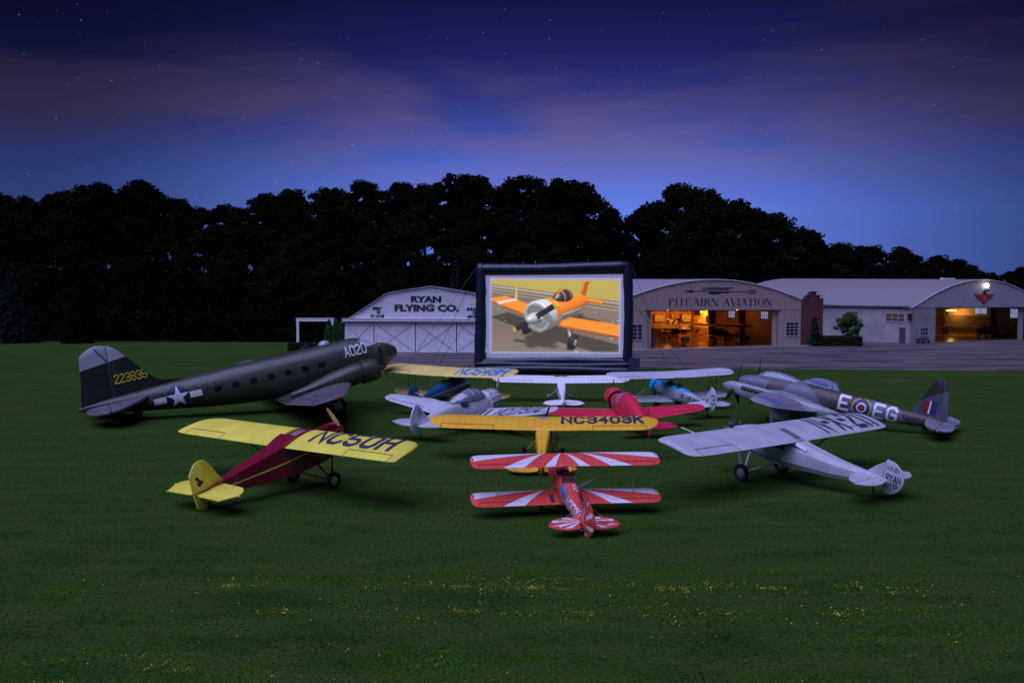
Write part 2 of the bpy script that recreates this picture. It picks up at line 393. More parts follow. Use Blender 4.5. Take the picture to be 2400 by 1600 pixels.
def decal(name, root, shapes, org, U, V, target, m, drop=(0,0,-1), step=.25, off=.010, label=None, reach=3, parent=None, mi=None):
    """shapes: list of (polygon in (u, v), layer). org + u*U + v*V is cast along drop onto the target's BVH."""
    bm = bmesh.new(); org, U, V, drop = Vector(org), Vector(U), Vector(V), Vector(drop).normalized(); lay = {}
    lyr = bm.verts.layers.float.new('lay')
    for poly, l in shapes:
        vs = [bm.verts.new((p[0], p[1], 0)) for p in poly]
        for v in vs: v[lyr] = l
        try: bm.faces.new(vs)
        except ValueError: pass
    bmesh.ops.remove_doubles(bm, verts=bm.verts, dist=1e-5) if not any(l for _, l in shapes) else None
    co = [v.co for v in bm.verts]; step = step if step > 5 else min(step, .22 if abs(drop.z) > .9 else .09)
    for ax, k in ((0, U.length), (1, V.length)):
        lo, hi = min(c[ax] for c in co), max(c[ax] for c in co); s_ = step/k; q = math.ceil(lo/s_)*s_+s_*.37
        while q < hi:
            nn = Vector((1, 0, 0)) if ax == 0 else Vector((0, 1, 0))
            bmesh.ops.bisect_plane(bm, geom=bm.verts[:]+bm.edges[:]+bm.faces[:], plane_co=nn*q, plane_no=nn, dist=1e-6); q += s_
    bad = []
    for v in bm.verts:
        p = org+U*v.co.x+V*v.co.y; h = target.ray_cast(p-drop*reach, drop, reach*2.5)
        if h[0] is None: bad.append(v); continue
        nrm = h[1] if h[1].dot(drop) < 0 else -h[1]
        v.co = h[0]+(nrm*.5-drop*.5)*(off+.0022*v[lyr]) 
    bmesh.ops.delete(bm, geom=bad, context='VERTS')
    bmesh.ops.triangulate(bm, faces=[f for f in bm.faces if len(f.verts) > 4])
    for f in bm.faces:
        f.normal_update()
        if f.normal.dot(drop) > 0: f.normal_flip()
        f.smooth = True
    me = bpy.data.meshes.new(name); bm.to_mesh(me); bm.free()
    for x in (m if isinstance(m, (list, tuple)) else [m]): me.materials.append(x)
    o = bpy.data.objects.new(name, me); COL.objects.link(o); o.parent = parent or root
    if label: o['label'] = label
    return o
def stext(s, **k): return strokes(s, **k)
def fit_text(shapes, wd, width=None): return [([(x/wd*(width or 1), y) for x, y in p], l) for p, l in shapes]
def disc(r, cx=0, cy=0, n=28, lay=0): return ([(cx+r*math.cos(2*PI*k/n), cy+r*math.sin(2*PI*k/n)) for k in range(n)], lay)

# shared paints
RUB = mat('tyre_rubber', (.012,.012,.013), .8, bump=.2); DARK = mat('dark_metal', (.03,.03,.035), .5, .3); LINE = mat('panel_gap', (.02,.018,.02), .8, noise=0)
ALU = mat('polished_aluminium', (.55,.56,.6), .32, .75, .12, 6); GLASS = mat('cockpit_glass', (.05,.07,.09), .08, 0, 0, spec=.9)
CYL = mat('engine_cylinder', (.10,.10,.11), .5, .6, .3, 8); WIRE = mat('bracing_wire', (.35,.36,.42), .35, .7, 0)
WHITE = mat('white_paint', (.78,.77,.80), .35, 0, .05, 3, coat=.2); BLK = mat('black_paint', (.012,.012,.016), .5); INTER = mat('cockpit_interior', (.02,.018,.018), .8)
WOODP = mat('varnished_wood', (.16,.06,.02), .3, 0, .3, 12, coat=.5); CHROME = mat('bright_hub_cap', (.62,.62,.66), .35, .7, .1)

# where each aircraft stands: x, y, heading (deg), size
PL = dict(cub=(1.61,45.85,86.9,1.053), red=(1.9,34.03,98.3,.866), nyp=(11.1,40.36,127.6,1.0), rob=(-8.33,38.22,55.8,1.01), c47=(-12.9,64,25.5,1.04,11.5), mos=(17.25,57.7,148.6,1.012),
          bird=(-4.09,65.4,60.6,1.07), scw=(-2.18,54.6,56.6,1.084), wcub=(3.77,70.8,90,.993), mail=(10.94,64.1,116.4,1.025), pink=(6.69,56.1,102.8,.933))

# ================================================================== SETTING
def grassmat():
    def b(m, t, bs, tcn):
        def nz(sc, det, src=None, rough=.6):
            n = t.nodes.new('ShaderNodeTexNoise'); n.inputs['Scale'].default_value = sc; n.inputs['Detail'].default_value = det; n.inputs['Roughness'].default_value = rough
            t.links.new(src or tcn.outputs['Object'], n.inputs[0]); return n.outputs[0]
        mp = t.nodes.new('ShaderNodeMapping'); mp.inputs[3].default_value = (.30, 1.1, 1); t.links.new(tcn.outputs['Object'], mp.inputs[0])
        mp2 = t.nodes.new('ShaderNodeMapping'); mp2.inputs[3].default_value = (.03, .45, 1); t.links.new(tcn.outputs['Object'], mp2.inputs[0])
        big = nz(.05, 4); mid = nz(.9, 6, mp.outputs[0]); band = nz(1.0, 3, mp2.outputs[0]); fine = nz(9, 8, rough=.75); spk = nz(45, 3)
        def mix(f, a, c, mode='MIX'):
            n = t.nodes.new('ShaderNodeMix'); n.data_type = 'RGBA'; n.blend_type = mode
            for i, x in ((0, f), (6, a), (7, c)):
                if isinstance(x, float): n.inputs[i].default_value = x
                elif isinstance(x, tuple): n.inputs[i].default_value = (*x, 1)
                else: t.links.new(x, n.inputs[i])
            return n.outputs[2]
        def rp(src, stops):
            r = t.nodes.new('ShaderNodeValToRGB'); t.links.new(src, r.inputs[0]); ramp(r, stops); return r.outputs[0]
        col = rp(big, [(.35, (.020,.066,.0055)), (.65, (.030,.080,.007))])
        col = mix(rp(mid, [(.40, (0,)*3), (.66, (1,)*3)]), col, (.054,.086,.014))
        col = mix(rp(band, [(.42, (0,)*3), (.68, (.38,)*3)]), col, (.012,.048,.005))
        col = mix(.85, col, rp(fine, [(.30, (.35,)*3), (.52, (.95,)*3), (.72, (1.75,)*3)]), 'MULTIPLY')
        col = mix(.6, col, rp(spk, [(.30, (.4,)*3), (.7, (1.6,)*3)]), 'MULTIPLY')
        t.links.new(col, bs.inputs['Base Color'])
        bp = t.nodes.new('ShaderNodeBump'); bp.inputs['Strength'].default_value = .8; bp.inputs['Distance'].default_value = .06
        t.links.new(fine, bp.inputs['Height']); t.links.new(bp.outputs[0], bs.inputs['Normal'])
    return mat('mown_grass', (.03,.06,.015), .95, spec=.08, build=b)
GM = grassmat()
SKX = [(0,440),(60,440),(100,450),(160,425),(270,430),(350,412),(400,425),(410,450),(450,450),(480,470),(520,470),(560,455),(600,425),(640,420),(670,435),(700,422),(780,420),(850,415),(890,408),(960,410),(1030,400),(1100,403),(1200,408),(1280,400),(1340,410),(1380,420),(1410,460),(1425,478),(1450,465),(1490,440),(1510,415),(1550,408),(1600,410),(1640,420),(1680,430),(1750,460),(1800,485),(1850,500),(1880,515),(1930,540),(1960,550),(2040,560),(2090,545),(2120,560),(2140,580),(2220,580),(2260,600),(2290,610),(2330,605),(2352,595)]
_sx = np.array([p[0]*1.0204 for p in SKX]); _sy = np.array([p[1]*1.0204 for p in SKX])
def skyline(x, y): return CAMH+(694-np.interp(1200+FPX*x/y, _sx, _sy))*y/FPX     # height of the tree tops seen beyond
def hillz(x, y):
    s = np.clip((y-(158 if x < 12 else 205))/75, 0, 1); s = s*s*(3-2*s)
    yy = 225.; xs = x*yy/max(y, 150)
    hs = np.mean([skyline(xs+d, yy) for d in (-25,-12,0,12,25)])-21
    hs = max(0, min(hs, 16)); return -.05+hs*s
g = MB(); nx, ny = 60, 34
ys = [-40, 0, 20, 60, 100, 140]+[150+6*i for i in range(18)]+[280, 340, 450, 700, 1200, 2500]; xs = [-1500, -700, -400]+[-260+12*i for i in range(52)]+[420, 700, 1500]
for y in ys:
    for x in xs: g.v.append((x, y, float(hillz(x, y)) if y > 150 else 0.0))
for j in range(len(ys)-1):
    for i in range(len(xs)-1):
        a = j*len(xs)+i; g.f.append((a, a+1, a+1+len(xs), a+len(xs))); g.m.append(0)
for i, v in enumerate(g.v):
    if v[1] > 150 and v[2] < 0: g.v[i] = (v[0], v[1], 0.0)
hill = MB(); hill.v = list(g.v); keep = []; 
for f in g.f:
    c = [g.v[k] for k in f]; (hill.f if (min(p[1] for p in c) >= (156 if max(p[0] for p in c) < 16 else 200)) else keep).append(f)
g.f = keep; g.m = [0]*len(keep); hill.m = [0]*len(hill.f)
struct('grass_field', g, GM)
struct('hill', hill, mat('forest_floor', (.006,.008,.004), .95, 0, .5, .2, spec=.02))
# tarmac apron
def tar(m, t, bs, tcn):
    mp = t.nodes.new('ShaderNodeMapping'); mp.inputs[3].default_value = (.07, .55, 1); t.links.new(tcn.outputs['Object'], mp.inputs[0])
    n = t.nodes.new('ShaderNodeTexNoise'); n.inputs['Scale'].default_value = 1.2; n.inputs['Detail'].default_value = 8; n.inputs['Roughness'].default_value = .62; t.links.new(mp.outputs[0], n.inputs[0])
    r = t.nodes.new('ShaderNodeValToRGB'); ramp(r, [(.40, (.045,.036,.050)), (.50, (.105,.080,.090)), (.60, (.23,.18,.165))]); t.links.new(n.outputs[0], r.inputs[0])
    n2 = t.nodes.new('ShaderNodeTexNoise'); n2.inputs['Scale'].default_value = 3; n2.inputs['Detail'].default_value = 6; t.links.new(tcn.outputs['Object'], n2.inputs[0])
    mx = t.nodes.new('ShaderNodeMix'); mx.data_type = 'RGBA'; mx.blend_type = 'MULTIPLY'; mx.inputs[0].default_value = .5; t.links.new(r.outputs[0], mx.inputs[6]); t.links.new(n2.outputs[1], mx.inputs[7])
    t.links.new(mx.outputs[2], bs.inputs['Base Color'])
TAR = mat('worn_tarmac', (.1,.1,.1), .75, build=tar)
poly = [(-26,105.5)]+[(-26+ (226)*i/40, 105.2-5.0*min(1,i/14)+rng.normal()*.12) for i in range(1, 41)]+[(215,250),(95,230),(62,185),(50,160),(40,150),(14,138),(1,131),(-26,131)]
struct('tarmac_apron', MB().prism(poly, (0,0,.004), (1,0,0), (0,1,0), (0,0,1), .02), TAR, smooth=False)
SAND = mat('dusty_verge', (.13,.105,.075), .95, 0, .3, 1)
edge = MB(); pts = poly[1:41]
for a, b in zip(pts, pts[1:]): edge.face([(a[0],a[1]-.42+rng.normal()*.08,.026),(b[0],b[1]-.42,.026),(b[0],b[1]+.5,.029),(a[0],a[1]+.5,.029)])
struct('verge', edge, SAND)
bare = [(math.cos(a)*(2.8+rng.normal()*.6), math.sin(a)*(.9+rng.normal()*.25)) for a in np.linspace(0, 2*PI, 26, endpoint=False)]
struct('bare_patch', MB().prism(spl(bare,3), (37.6,88,.002), (1,0,0), (0,1,0), (0,0,1), .012), mat('dry_soil', (.060,.045,.018), .95, 0, .5, 1.6), smooth=False)

# ------------------------------------------------------------------ hangar with painted name: RYAN FLYING CO.
def boards(col, step, axis, dark=.55, peel=0):
    def b(m, t, bs, tcn):
        s = t.nodes.new('ShaderNodeSeparateXYZ'); t.links.new(tcn.outputs['Object'], s.inputs[0])
        a = t.nodes.new('ShaderNodeMath'); a.operation = 'MULTIPLY'; a.inputs[1].default_value = 1/step; t.links.new(s.outputs[axis], a.inputs[0])
        f = t.nodes.new('ShaderNodeMath'); f.operation = 'FRACT'; t.links.new(a.outputs[0], f.inputs[0])
        r = t.nodes.new('ShaderNodeValToRGB'); ramp(r, [(0, (dark,)*3), (.16, (dark,)*3), (.24, (1,)*3), (1, (1,)*3)]); t.links.new(f.outputs[0], r.inputs[0])
        n = t.nodes.new('ShaderNodeTexNoise'); mp = t.nodes.new('ShaderNodeMapping'); mp.inputs[3].default_value = (.4,.4,4) if axis == 2 else (4,4,.4); t.links.new(tcn.outputs['Object'], mp.inputs[0])
        t.links.new(mp.outputs[0], n.inputs[0]); n.inputs['Scale'].default_value = 1.3; n.inputs['Detail'].default_value = 7
        r2 = t.nodes.new('ShaderNodeValToRGB'); ramp(r2, [(.28+peel, tuple(c*.55 for c in col)), (.42+peel, tuple(c*.93 for c in col)), (.7, col)]); t.links.new(n.outputs[0], r2.inputs[0])
        mx = t.nodes.new('ShaderNodeMix'); mx.data_type = 'RGBA'; mx.blend_type = 'MULTIPLY'; mx.inputs[0].default_value = 1; t.links.new(r.outputs[0], mx.inputs[6]); t.links.new(r2.outputs[0], mx.inputs[7]); t.links.new(mx.outputs[2], bs.inputs['Base Color'])
    return b
CLAP = mat('peeling_clapboard', (.7,.7,.7), .6, build=boards((.74,.72,.76), .26, 2, .72, .03)); DOORW = mat('whitewashed_door', (.72,.71,.75), .6, 0, .12, 1.2)
TRIM = mat('white_trim', (.80,.78,.80), .5, 0, .08, 2); ROOFG = mat('grey_roofing_felt', (.24,.22,.25), .8, 0, .15, 1.5); TEXTB = mat('black_sign_paint', (.016,.016,.024), .6, 0, .3, 5)
rh = thing('painted_hangar', 'white clapboard hangar lettered RYAN FLYING CO. left of the big screen', 'hangar', (-23.7,129,0), 0)
gp = [(0,4.4),(6.2,8.25),(12.1,9.15),(18.0,8.25),(24.2,4.4)]
obj('wall', MB().prism([(0,4.4)]+gp[1:-1]+[(24.2,4.4)], (0,.0,0), (1,0,0), (0,0,1), (0,1,0), .25), CLAP, rh, smooth=False)
obj('wall', MB().box((.12,13,2.2),(.24,25.4,4.4)).box((24.08,13,2.2),(.24,25.4,4.4)).box((12.1,25.8,2.2),(24.2,.2,4.4)).prism(gp, (0,25.7,0), (1,0,0), (0,0,1), (0,1,0), .2), CLAP, rh, smooth=False)
rp_ = [(-.35,4.25),(6.1,8.5),(12.1,9.45),(18.1,8.5),(24.55,4.25),(24.55,4.05),(18.1,8.3),(12.1,9.22),(6.1,8.3),(-.35,4.05)]
obj('roof', MB().prism(rp_, (0,-.22,0), (1,0,0), (0,0,1), (0,1,0), 26.5), ROOFG, rh, smooth=False)
tr_ = MB()
for a, b in zip(gp, gp[1:]):
    A = Vector((a[0],-.1,a[1]-.12)); B_ = Vector((b[0],-.1,b[1]-.12)); tr_.prism([(A.x,A.z-.10),(B_.x,B_.z-.10),(B_.x,B_.z+.06),(A.x,A.z+.06)], (0,-.06,0), (1,0,0), (0,0,1), (0,1,0), .05)
obj('gable_edge_strip', tr_, TRIM, rh, smooth=False)
obj('fascia', MB().box((12.1,-.28,4.58),(24.6,.5,.36)).box((12.1,-.30,4.79),(24.8,.62,.06)), TRIM, rh, smooth=False)
for k in range(5):
    x0 = -1.6+5.84*k; a, b = max(.15, x0), min(24.05, x0+5.70)
    d = obj('sliding_door', MB().box(((a+b)/2,.12,2.14),(b-a,.10,4.2)), DOORW, rh, smooth=False)
    fr = MB(); 
    for x in (a+.1, b-.1): fr.box((x,.045,2.14),(.2,.045,4.2))
    for z in (.12, 4.14): fr.box(((a+b)/2,.046,z),(b-a-.42,.04,.2))
    obj('door_frame', fr, TRIM, d, smooth=False); br = MB()
    for z0, z1, yy in ((.25,4.0,.05),(4.0,.25,.035)): br.tube((x0+.25,yy,z0),(x0+5.45,yy,z1),.075,n=4,flat=.3,ax=(0,0,1))
    br.v = [(min(max(x, a), b), y, z) for x, y, z in br.v]; obj('cross_brace', br, mat('grey_weathered_brace', (.42,.41,.46), .7), d, smooth=False)

fm_ = MB(); fm_.face([(-1,0,0),(26,0,0),(26,0,12),(-1,0,12)]); FBV = fm_.bvh()
def sign(root, nm, s, x0, z0, w, h, m, y=0, bold=.035, parent=None, off=.02, bvh=FBV, narrow=None):
    q, wd = fonttext(s, bold=bold); return decal(nm, root, [([(x/wd, y_) for x, y_ in p], l) for p, l in q], (x0,-1,z0), (w,0,0), (0,0,h), bvh, m, (0,1,0), 50, reach=2, off=off, parent=parent)
sign(rh, 'painted_lettering', 'RYAN', 9.4, 7.12, 4.3, .93, TEXTB, bold=.06); sign(rh, 'painted_lettering', 'FLYING CO.', 7.1, 5.88, 9.1, .95, TEXTB, bold=.06)
for s_, x, z, w in (('SPIRIT',4.0,6.02,1.25),('OF',4.55,5.50,.5),('ST. LOUIS',3.72,4.96,1.85),('BUILDERS',17.3,5.98,1.9),('OF',18.1,5.46,.5),('AIRCRAFT',17.3,4.94,1.9)): sign(rh, 'painted_lettering', s_, x, z, w*1.04, .42, TEXTB, bold=.085)
obj('back_gutter', MB().box((12.1,-.32,.05),(24.4,.5,.1)), mat('concrete', (.3,.28,.29), .8, 0, .2, 2), rh, smooth=False)

# ------------------------------------------------------------------ arched hangars
def archpts(w, z0, z1, p=1.15, n=28): return [(w*i/n, z0+(z1-z0)*(1-abs(2*i/n-1)**2)**p) for i in range(n+1)]
BEIGE = mat('beige_metal_cladding', (.46,.37,.36), .55, build=boards((.52,.36,.31), .9, 0, .86)); BEIGE2 = mat('ribbed_beige_cladding', (.5,.42,.4), .55, build=boards((.50,.39,.33), .3, 0, .62))
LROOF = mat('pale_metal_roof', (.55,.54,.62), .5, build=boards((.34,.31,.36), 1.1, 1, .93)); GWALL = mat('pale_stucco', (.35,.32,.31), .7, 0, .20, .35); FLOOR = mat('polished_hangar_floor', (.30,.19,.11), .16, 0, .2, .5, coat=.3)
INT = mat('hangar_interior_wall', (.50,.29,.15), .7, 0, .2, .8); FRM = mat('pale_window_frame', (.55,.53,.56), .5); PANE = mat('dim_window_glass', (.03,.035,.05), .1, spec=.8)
DAYP = mat('twilight_window_pane', (.30,.36,.72), .3, 0, 0, emit=.55)
def window(root, x0, x1, z0, z1, nx, nz, y=-.02, pm=PANE, d=(1,0,0), o=(0,0,0), nn=(0,-1,0), fm=FRM):
    """glazed window on a wall plane: o + d*x, thickness along nn"""
    d, o, nn = Vector(d), Vector(o), Vector(nn); P = lambda x, z, h: o+d*x+Vector((0,0,z))+nn*h
    def slab(m, xa, xb, za, zb, h0, h1): m.prism([(xa,za),(xb,za),(xb,zb),(xa,zb)], o+nn*h0, d, (0,0,1), nn, h1-h0)
    fr = MB(); t = .09
    slab(fr, x0-t, x1+t, z1, z1+t, .01, .09); slab(fr, x0-t, x1+t, z0-t, z0, .01, .12); slab(fr, x0-t, x0, z0, z1, .01, .09); slab(fr, x1, x1+t, z0, z1, .01, .09)
    for i in range(1, nx): x = x0+(x1-x0)*i/nx; slab(fr, x-.03, x+.03, z0, z1, .012, .07)
    for i in range(1, nz): z = z0+(z1-z0)*i/nz; slab(fr, x0, x1, z-.03, z+.03, .012, .065)
    w = obj('window', fr, fm, root, smooth=False); pn = MB(); slab(pn, x0, x1, z0, z1, .004, .03); obj('pane', pn, pm, w, smooth=False); return w
def arched(name, label, loc, rz, w, depth, z0, z1, doors, head, fm, rm, p, wallm, ridge=0.):
    root = thing(name, label, 'hangar', loc, rz); A = archpts(w, z0, z1, p); d0, d1 = doors
    obj('gable', MB().prism([(0,head)]+A+[(w,head)], (0,0,0), (1,0,0), (0,0,1), (0,1,0), .3), fm, root, smooth=False)
    for a, b in ((0, d0), (d1, w)): obj('wall_pier', MB().box(((a+b)/2,.19,head/2-.002),(b-a-.004,.30,head-.004)), wallm, root, smooth=False)
    for x in (.15, w-.15): obj('side_wall', MB().prism([(.31,0),(depth,0),(depth,z0+ridge),(.31,z0)], (x-.15,0,0), (0,1,0), (0,0,1), (1,0,0), .3), wallm, root, smooth=False)
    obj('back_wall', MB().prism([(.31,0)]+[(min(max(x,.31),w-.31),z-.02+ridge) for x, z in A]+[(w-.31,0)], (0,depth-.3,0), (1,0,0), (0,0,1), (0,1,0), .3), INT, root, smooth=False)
    rf = MB()
    outer = [[(x+( -.35 if i == 0 else (.35 if i == len(A)-1 else 0)), y, z+.10+r) for i, (x, z) in enumerate(A)] for y, r in ((-.12,0),(depth+.3,ridge))]
    for i in range(len(A)-1):
        a, b, c, d = outer[0][i], outer[0][i+1], outer[1][i+1], outer[1][i]
        rf.face([a,b,c,d]); rf.face([(q[0],q[1],q[2]-.12) for q in (d,c,b,a)]); rf.face([a,(a[0],a[1],a[2]-.12),(b[0],b[1],b[2]-.12),b]); rf.face([d,c,(c[0],c[1],c[2]-.12),(d[0],d[1],d[2]-.12)])
    obj('roof', rf, rm, root, ang=60)
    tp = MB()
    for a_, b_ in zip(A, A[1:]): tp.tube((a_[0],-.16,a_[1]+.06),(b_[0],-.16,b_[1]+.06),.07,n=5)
    obj('gable_edge_strip', tp, TRIM, root)  # white strip stands in for the bright highlight along the arch edge
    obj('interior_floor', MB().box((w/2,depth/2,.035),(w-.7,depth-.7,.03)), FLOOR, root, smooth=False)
    return root, A
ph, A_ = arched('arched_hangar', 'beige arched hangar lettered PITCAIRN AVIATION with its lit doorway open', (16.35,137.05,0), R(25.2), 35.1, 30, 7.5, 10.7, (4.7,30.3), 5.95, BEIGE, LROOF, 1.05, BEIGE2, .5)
# serif lettering
def serif(s):
    out = []; x0 = 0; lay = 0
    def Q(*p): out.append(([((x0+a)/10, b/10) for a, b in p], lay))
    def stem(x, w=1.7, y0=0, y1=10, sr=1): 
        Q((x,y0),(x+w,y0),(x+w,y1),(x,y1))
        if sr: 
            for y in (y0, y1-.45): Q((x-1.0,y),(x,y),(x,y+.45),(x-1.0,y+.45)); Q((x+w,y),(x+w+1.0,y),(x+w+1.0,y+.45),(x+w,y+.45))
    def diag(xa, ya, xb, yb, w): Q((xa,ya),(xa+w,ya),(xb+w,yb),(xb,yb))
    def bowl(cx, cy, rx, ry, a0, a1, tk=1.7, tn=.5, n=14):
        for i in range(n):
            q = []
            for a in (a0+(a1-a0)*i/n, a0+(a1-a0)*(i+1)/n):
                a = R(a); t_ = tn+(tk-tn)*abs(math.cos(a)); q.append(((cx+rx*math.cos(a), cy+ry*math.sin(a)), (cx+(rx-t_)*math.cos(a), cy+(ry-tn)*math.sin(a))))
            Q(q[0][0], q[1][0], q[1][1], q[0][1])
    adv = dict(P=8, I=4.6, T=8.6, C=9.6, A=9.6, R=9.4, N=10.4, V=9.4, O=10.6)
    for ch in s:
        if ch == ' ': x0 += 5.5; continue
        if ch == 'P': stem(1); lay += 1; bowl(2.7,7.4,4.4,2.6,-90,90)
        if ch == 'I': stem(1.2)
        if ch == 'T': stem(3.4,1.7,0,9.5,0); Q((2.4,0),(3.4,0),(3.4,.45),(2.4,.45)); Q((5.1,0),(6.1,0),(6.1,.45),(5.1,.45)); lay += 1; Q((.4,9.5),(8.1,9.5),(8.1,10),(.4,10)); lay += 1; Q((.4,8),(.8,8),(.8,9.5),(.4,9.5)); Q((7.7,8),(8.1,8),(8.1,9.5),(7.7,9.5))
        if ch == 'C': bowl(5.2,5,4.6,5.1,42,318); lay += 1; Q((8.2,6.9),(8.6,6.9),(8.6,9.6),(8.2,9.6))
        if ch == 'O': bowl(5.1,5,4.7,5.1,0,360,n=26)
        if ch == 'A': diag(.6,0,4.3,10,.55); lay += 1; diag(7.1,0,3.6,10,1.8); lay += 1; Q((2.2,3.3),(6.4,3.3),(6.2,3.8),(2.4,3.8)); lay += 1; Q((-.1,0),(2.0,0),(2.0,.4),(-.1,.4)); Q((6.2,0),(9.7,0),(9.7,.4),(6.2,.4))
        if ch == 'V': diag(3.9,0,.5,10,1.8); lay += 1; diag(4.6,0,8.0,10,.55); lay += 1; Q((-.4,9.6),(3.2,9.6),(3.2,10),(-.4,10)); Q((7.2,9.6),(9.4,9.6),(9.4,10),(7.2,10))
        if ch == 'R': stem(1); lay += 1; bowl(2.7,7.4,4.3,2.6,-90,90); lay += 1; diag(7.2,0,3.6,5.1,1.7); lay += 1; Q((7.0,0),(9.6,0),(9.6,.4),(7.0,.4))
        if ch == 'N': stem(1,.6); stem(8.2,.6); lay += 1; diag(7.0,0,1.0,10,1.8)
        x0 += adv[ch]; lay += 1
    return out, x0/10
q, wd = serif('PITCAIRN AVIATION'); q = [(p, l*.35) for p, l in q]
decal('painted_lettering', ph, [([(x/wd, y) for x, y in p], l) for p, l in q], (8.5,-1,6.62), (20.4,0,0), (0,0,1.15), (lambda m: (m.face([(-5,0,0),(60,0,0),(60,0,20),(-5,0,20)]), m.bvh())[1])(MB()), mat('navy_sign_paint', (.012,.018,.035), .6), (0,1,0), 60, reach=2, off=.012)
WBV = (lambda m: (m.face([(-5,0,0),(60,0,0),(60,0,20),(-5,0,20)]), m.bvh())[1])(MB()); NAVYS = mat('navy_sign_paint', ())
arrow = [([(11.2,8.86),(13.2,8.62),(12.95,8.86)],0),([(11.2,8.86),(12.95,8.86),(13.2,9.12)],1),([(12.9,8.80),(25.9,8.80),(25.9,8.93),(12.9,8.93)],2)]
for z, x1 in ((9.42,21.4),(9.24,20.8),(9.07,20.2)): arrow.append(([(15.6,z),(x1-.5,z),(x1,z+.11),(15.6,z+.11)],3))
arrow += [([(15.1,8.95),(15.35,8.95),(15.3,9.52),(15.0,9.52)],4)]
for z in (8.50,9.02): arrow.append(([(23.9,z),(25.2,z),(25.5,z+.16),(23.9,z+.16)],3))
arrow += [(spl([(16.0,8.72),(16.4,8.45),(17.2,8.38),(18.2,8.50),(19.3,8.62),(20.0,8.55),(20.2,8.74),(20.2,8.76),(16.0,8.76)],3),5)]
decal('winged_arrow_emblem', ph, [(p, l*.5) for p, l in arrow], (0,-1,0), (1,0,0), (0,0,1), WBV, NAVYS, (0,1,0), 60, reach=2, off=.012)
cs = struct('concrete_strip', MB().box((17.5,-1.15,.045),(37,2.2,.03)), mat('pale_concrete', (.26,.23,.23), .8, 0, .25, .8), smooth=False); place_cs = (cs, ph)
window(ph, 31.9, 34.5, 1.7, 3.85, 3, 4, o=(0,.04,0)); window(ph, 2.0, 3.8, 1.5, 3.8, 2, 4, o=(0,.04,0))
obj('door_track', MB().box((17.5,-.06,5.86),(26.2,.12,.14)), DARK, ph, smooth=False)
for x in (5.2, 29.9): obj('sliding_door', MB().box((x,.55,2.95),(1.0,.1,5.8)), BEIGE2, ph, smooth=False)
# things on the back wall and the windows that show the last daylight
for x, w_ in ((16.5,1.85),(7.6,1.85)): window(ph, x, x+w_, 4.25, 5.45, 4, 2, d=(0,1,0), nn=(-1,0,0), o=(34.72,0,0), pm=DAYP, fm=DARK)
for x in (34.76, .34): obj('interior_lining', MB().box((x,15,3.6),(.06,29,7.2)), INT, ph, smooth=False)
for y in (22.6,13.6): obj('side_buttress', MB().prism([(34.7,0),(33.9,0),(33.3,7),(34.7,7)], (0,y,0), (1,0,0), (0,0,1), (0,1,0), .5), INTER, ph, smooth=False)
obj('lit_wall_patch', MB().box((34.66,26.2,3.9),(.06,5.4,3.6)), mat('lit_wall_cream', (.80,.50,.24), .6), ph, smooth=False)  # lamplit patch of wall painted in as a lighter cream panel
obj('wall_shelf', MB().box((34.5,27.5,4.9),(.3,1.6,.9)), DARK, ph, smooth=False); obj('notice_board', MB().box((34.55,24.4,3.9),(.2,1.0,1.2)), DARK, ph, smooth=False)
obj('roof_truss', (lambda m: [m.box((17.5,y,z0),(34,.25,.2)) for y in (8,16,24) for z0 in (6.4,)] and m)(MB()), DARK, ph, smooth=False)
def poster(root, x, z, w, h, o, c, label):
    t = obj('framed_picture', MB().box((0,0,0),(w+.16,.05,h+.16)), DARK, smooth=False); obj('print', MB().box((0,-.035,0),(w,.02,h)), c, t, smooth=False); tag(t, label, 'picture', 'pictures on the hangar wall')
    t.matrix_world = root.matrix_basis @ Matrix.Translation((x, o, z)); t.parent = None; return t
def place(o, root, x, y, z=0, rz=0):
    o.matrix_basis = Matrix.LocRotScale(root.location, root.rotation_euler, None) @ Matrix.Translation((x, y, z)) @ Matrix.Rotation(rz, 4, 'Z') @ Matrix.Diagonal((*o.scale, 1))
    return o
CRP = mat('cream_print', (.7,.6,.45), .6, 0, .5, 3); 
for i, (x, w_, h, z, lab) in enumerate(((24.6,1.2,.9,3.2,'small cream picture by the left door jamb of the beige hangar'),(27.0,2.3,1.3,3.9,'wide cream picture above the orange-lit workbench'),(30.0,.5,.8,4.3,'tiny upright picture between two wide ones above the workbench'),(30.3,2.2,.9,3.2,'low wide picture just above the workbench end'),(33.2,2.2,1.5,3.9,'tall cream picture behind the rotor of the autogyro'))):
    t = obj('framed_picture', MB().box((0,0,0),(w_+.16,.05,h+.16)), DARK, smooth=False); obj('print', MB().box((0,-.035,0),(w_,.02,h)), CRP, t, smooth=False)
    tag(t, lab, 'picture', 'pictures on the hangar back wall'); place(t, ph, x, 29.3, z)
b = thing('workbench', 'long pale workbench along the orange-lit back wall of the hangar', 'workbench'); obj('bench_top', MB().box((0,0,1.75),(9.5,1.6,.14)), mat('bench_cream', (.6,.5,.3), .5), b, smooth=False)
obj('bench_front', MB().box((0,-.72,1.45),(9.3,.06,.42)), mat('bench_cream', ()), b, smooth=False)
for x in (-4.4,0,4.4): obj('leg', MB().box((x,0,.84),(.16,1.3,1.68)), DARK, b, smooth=False)
place(b, ph, 27.5, 28.2, .8)
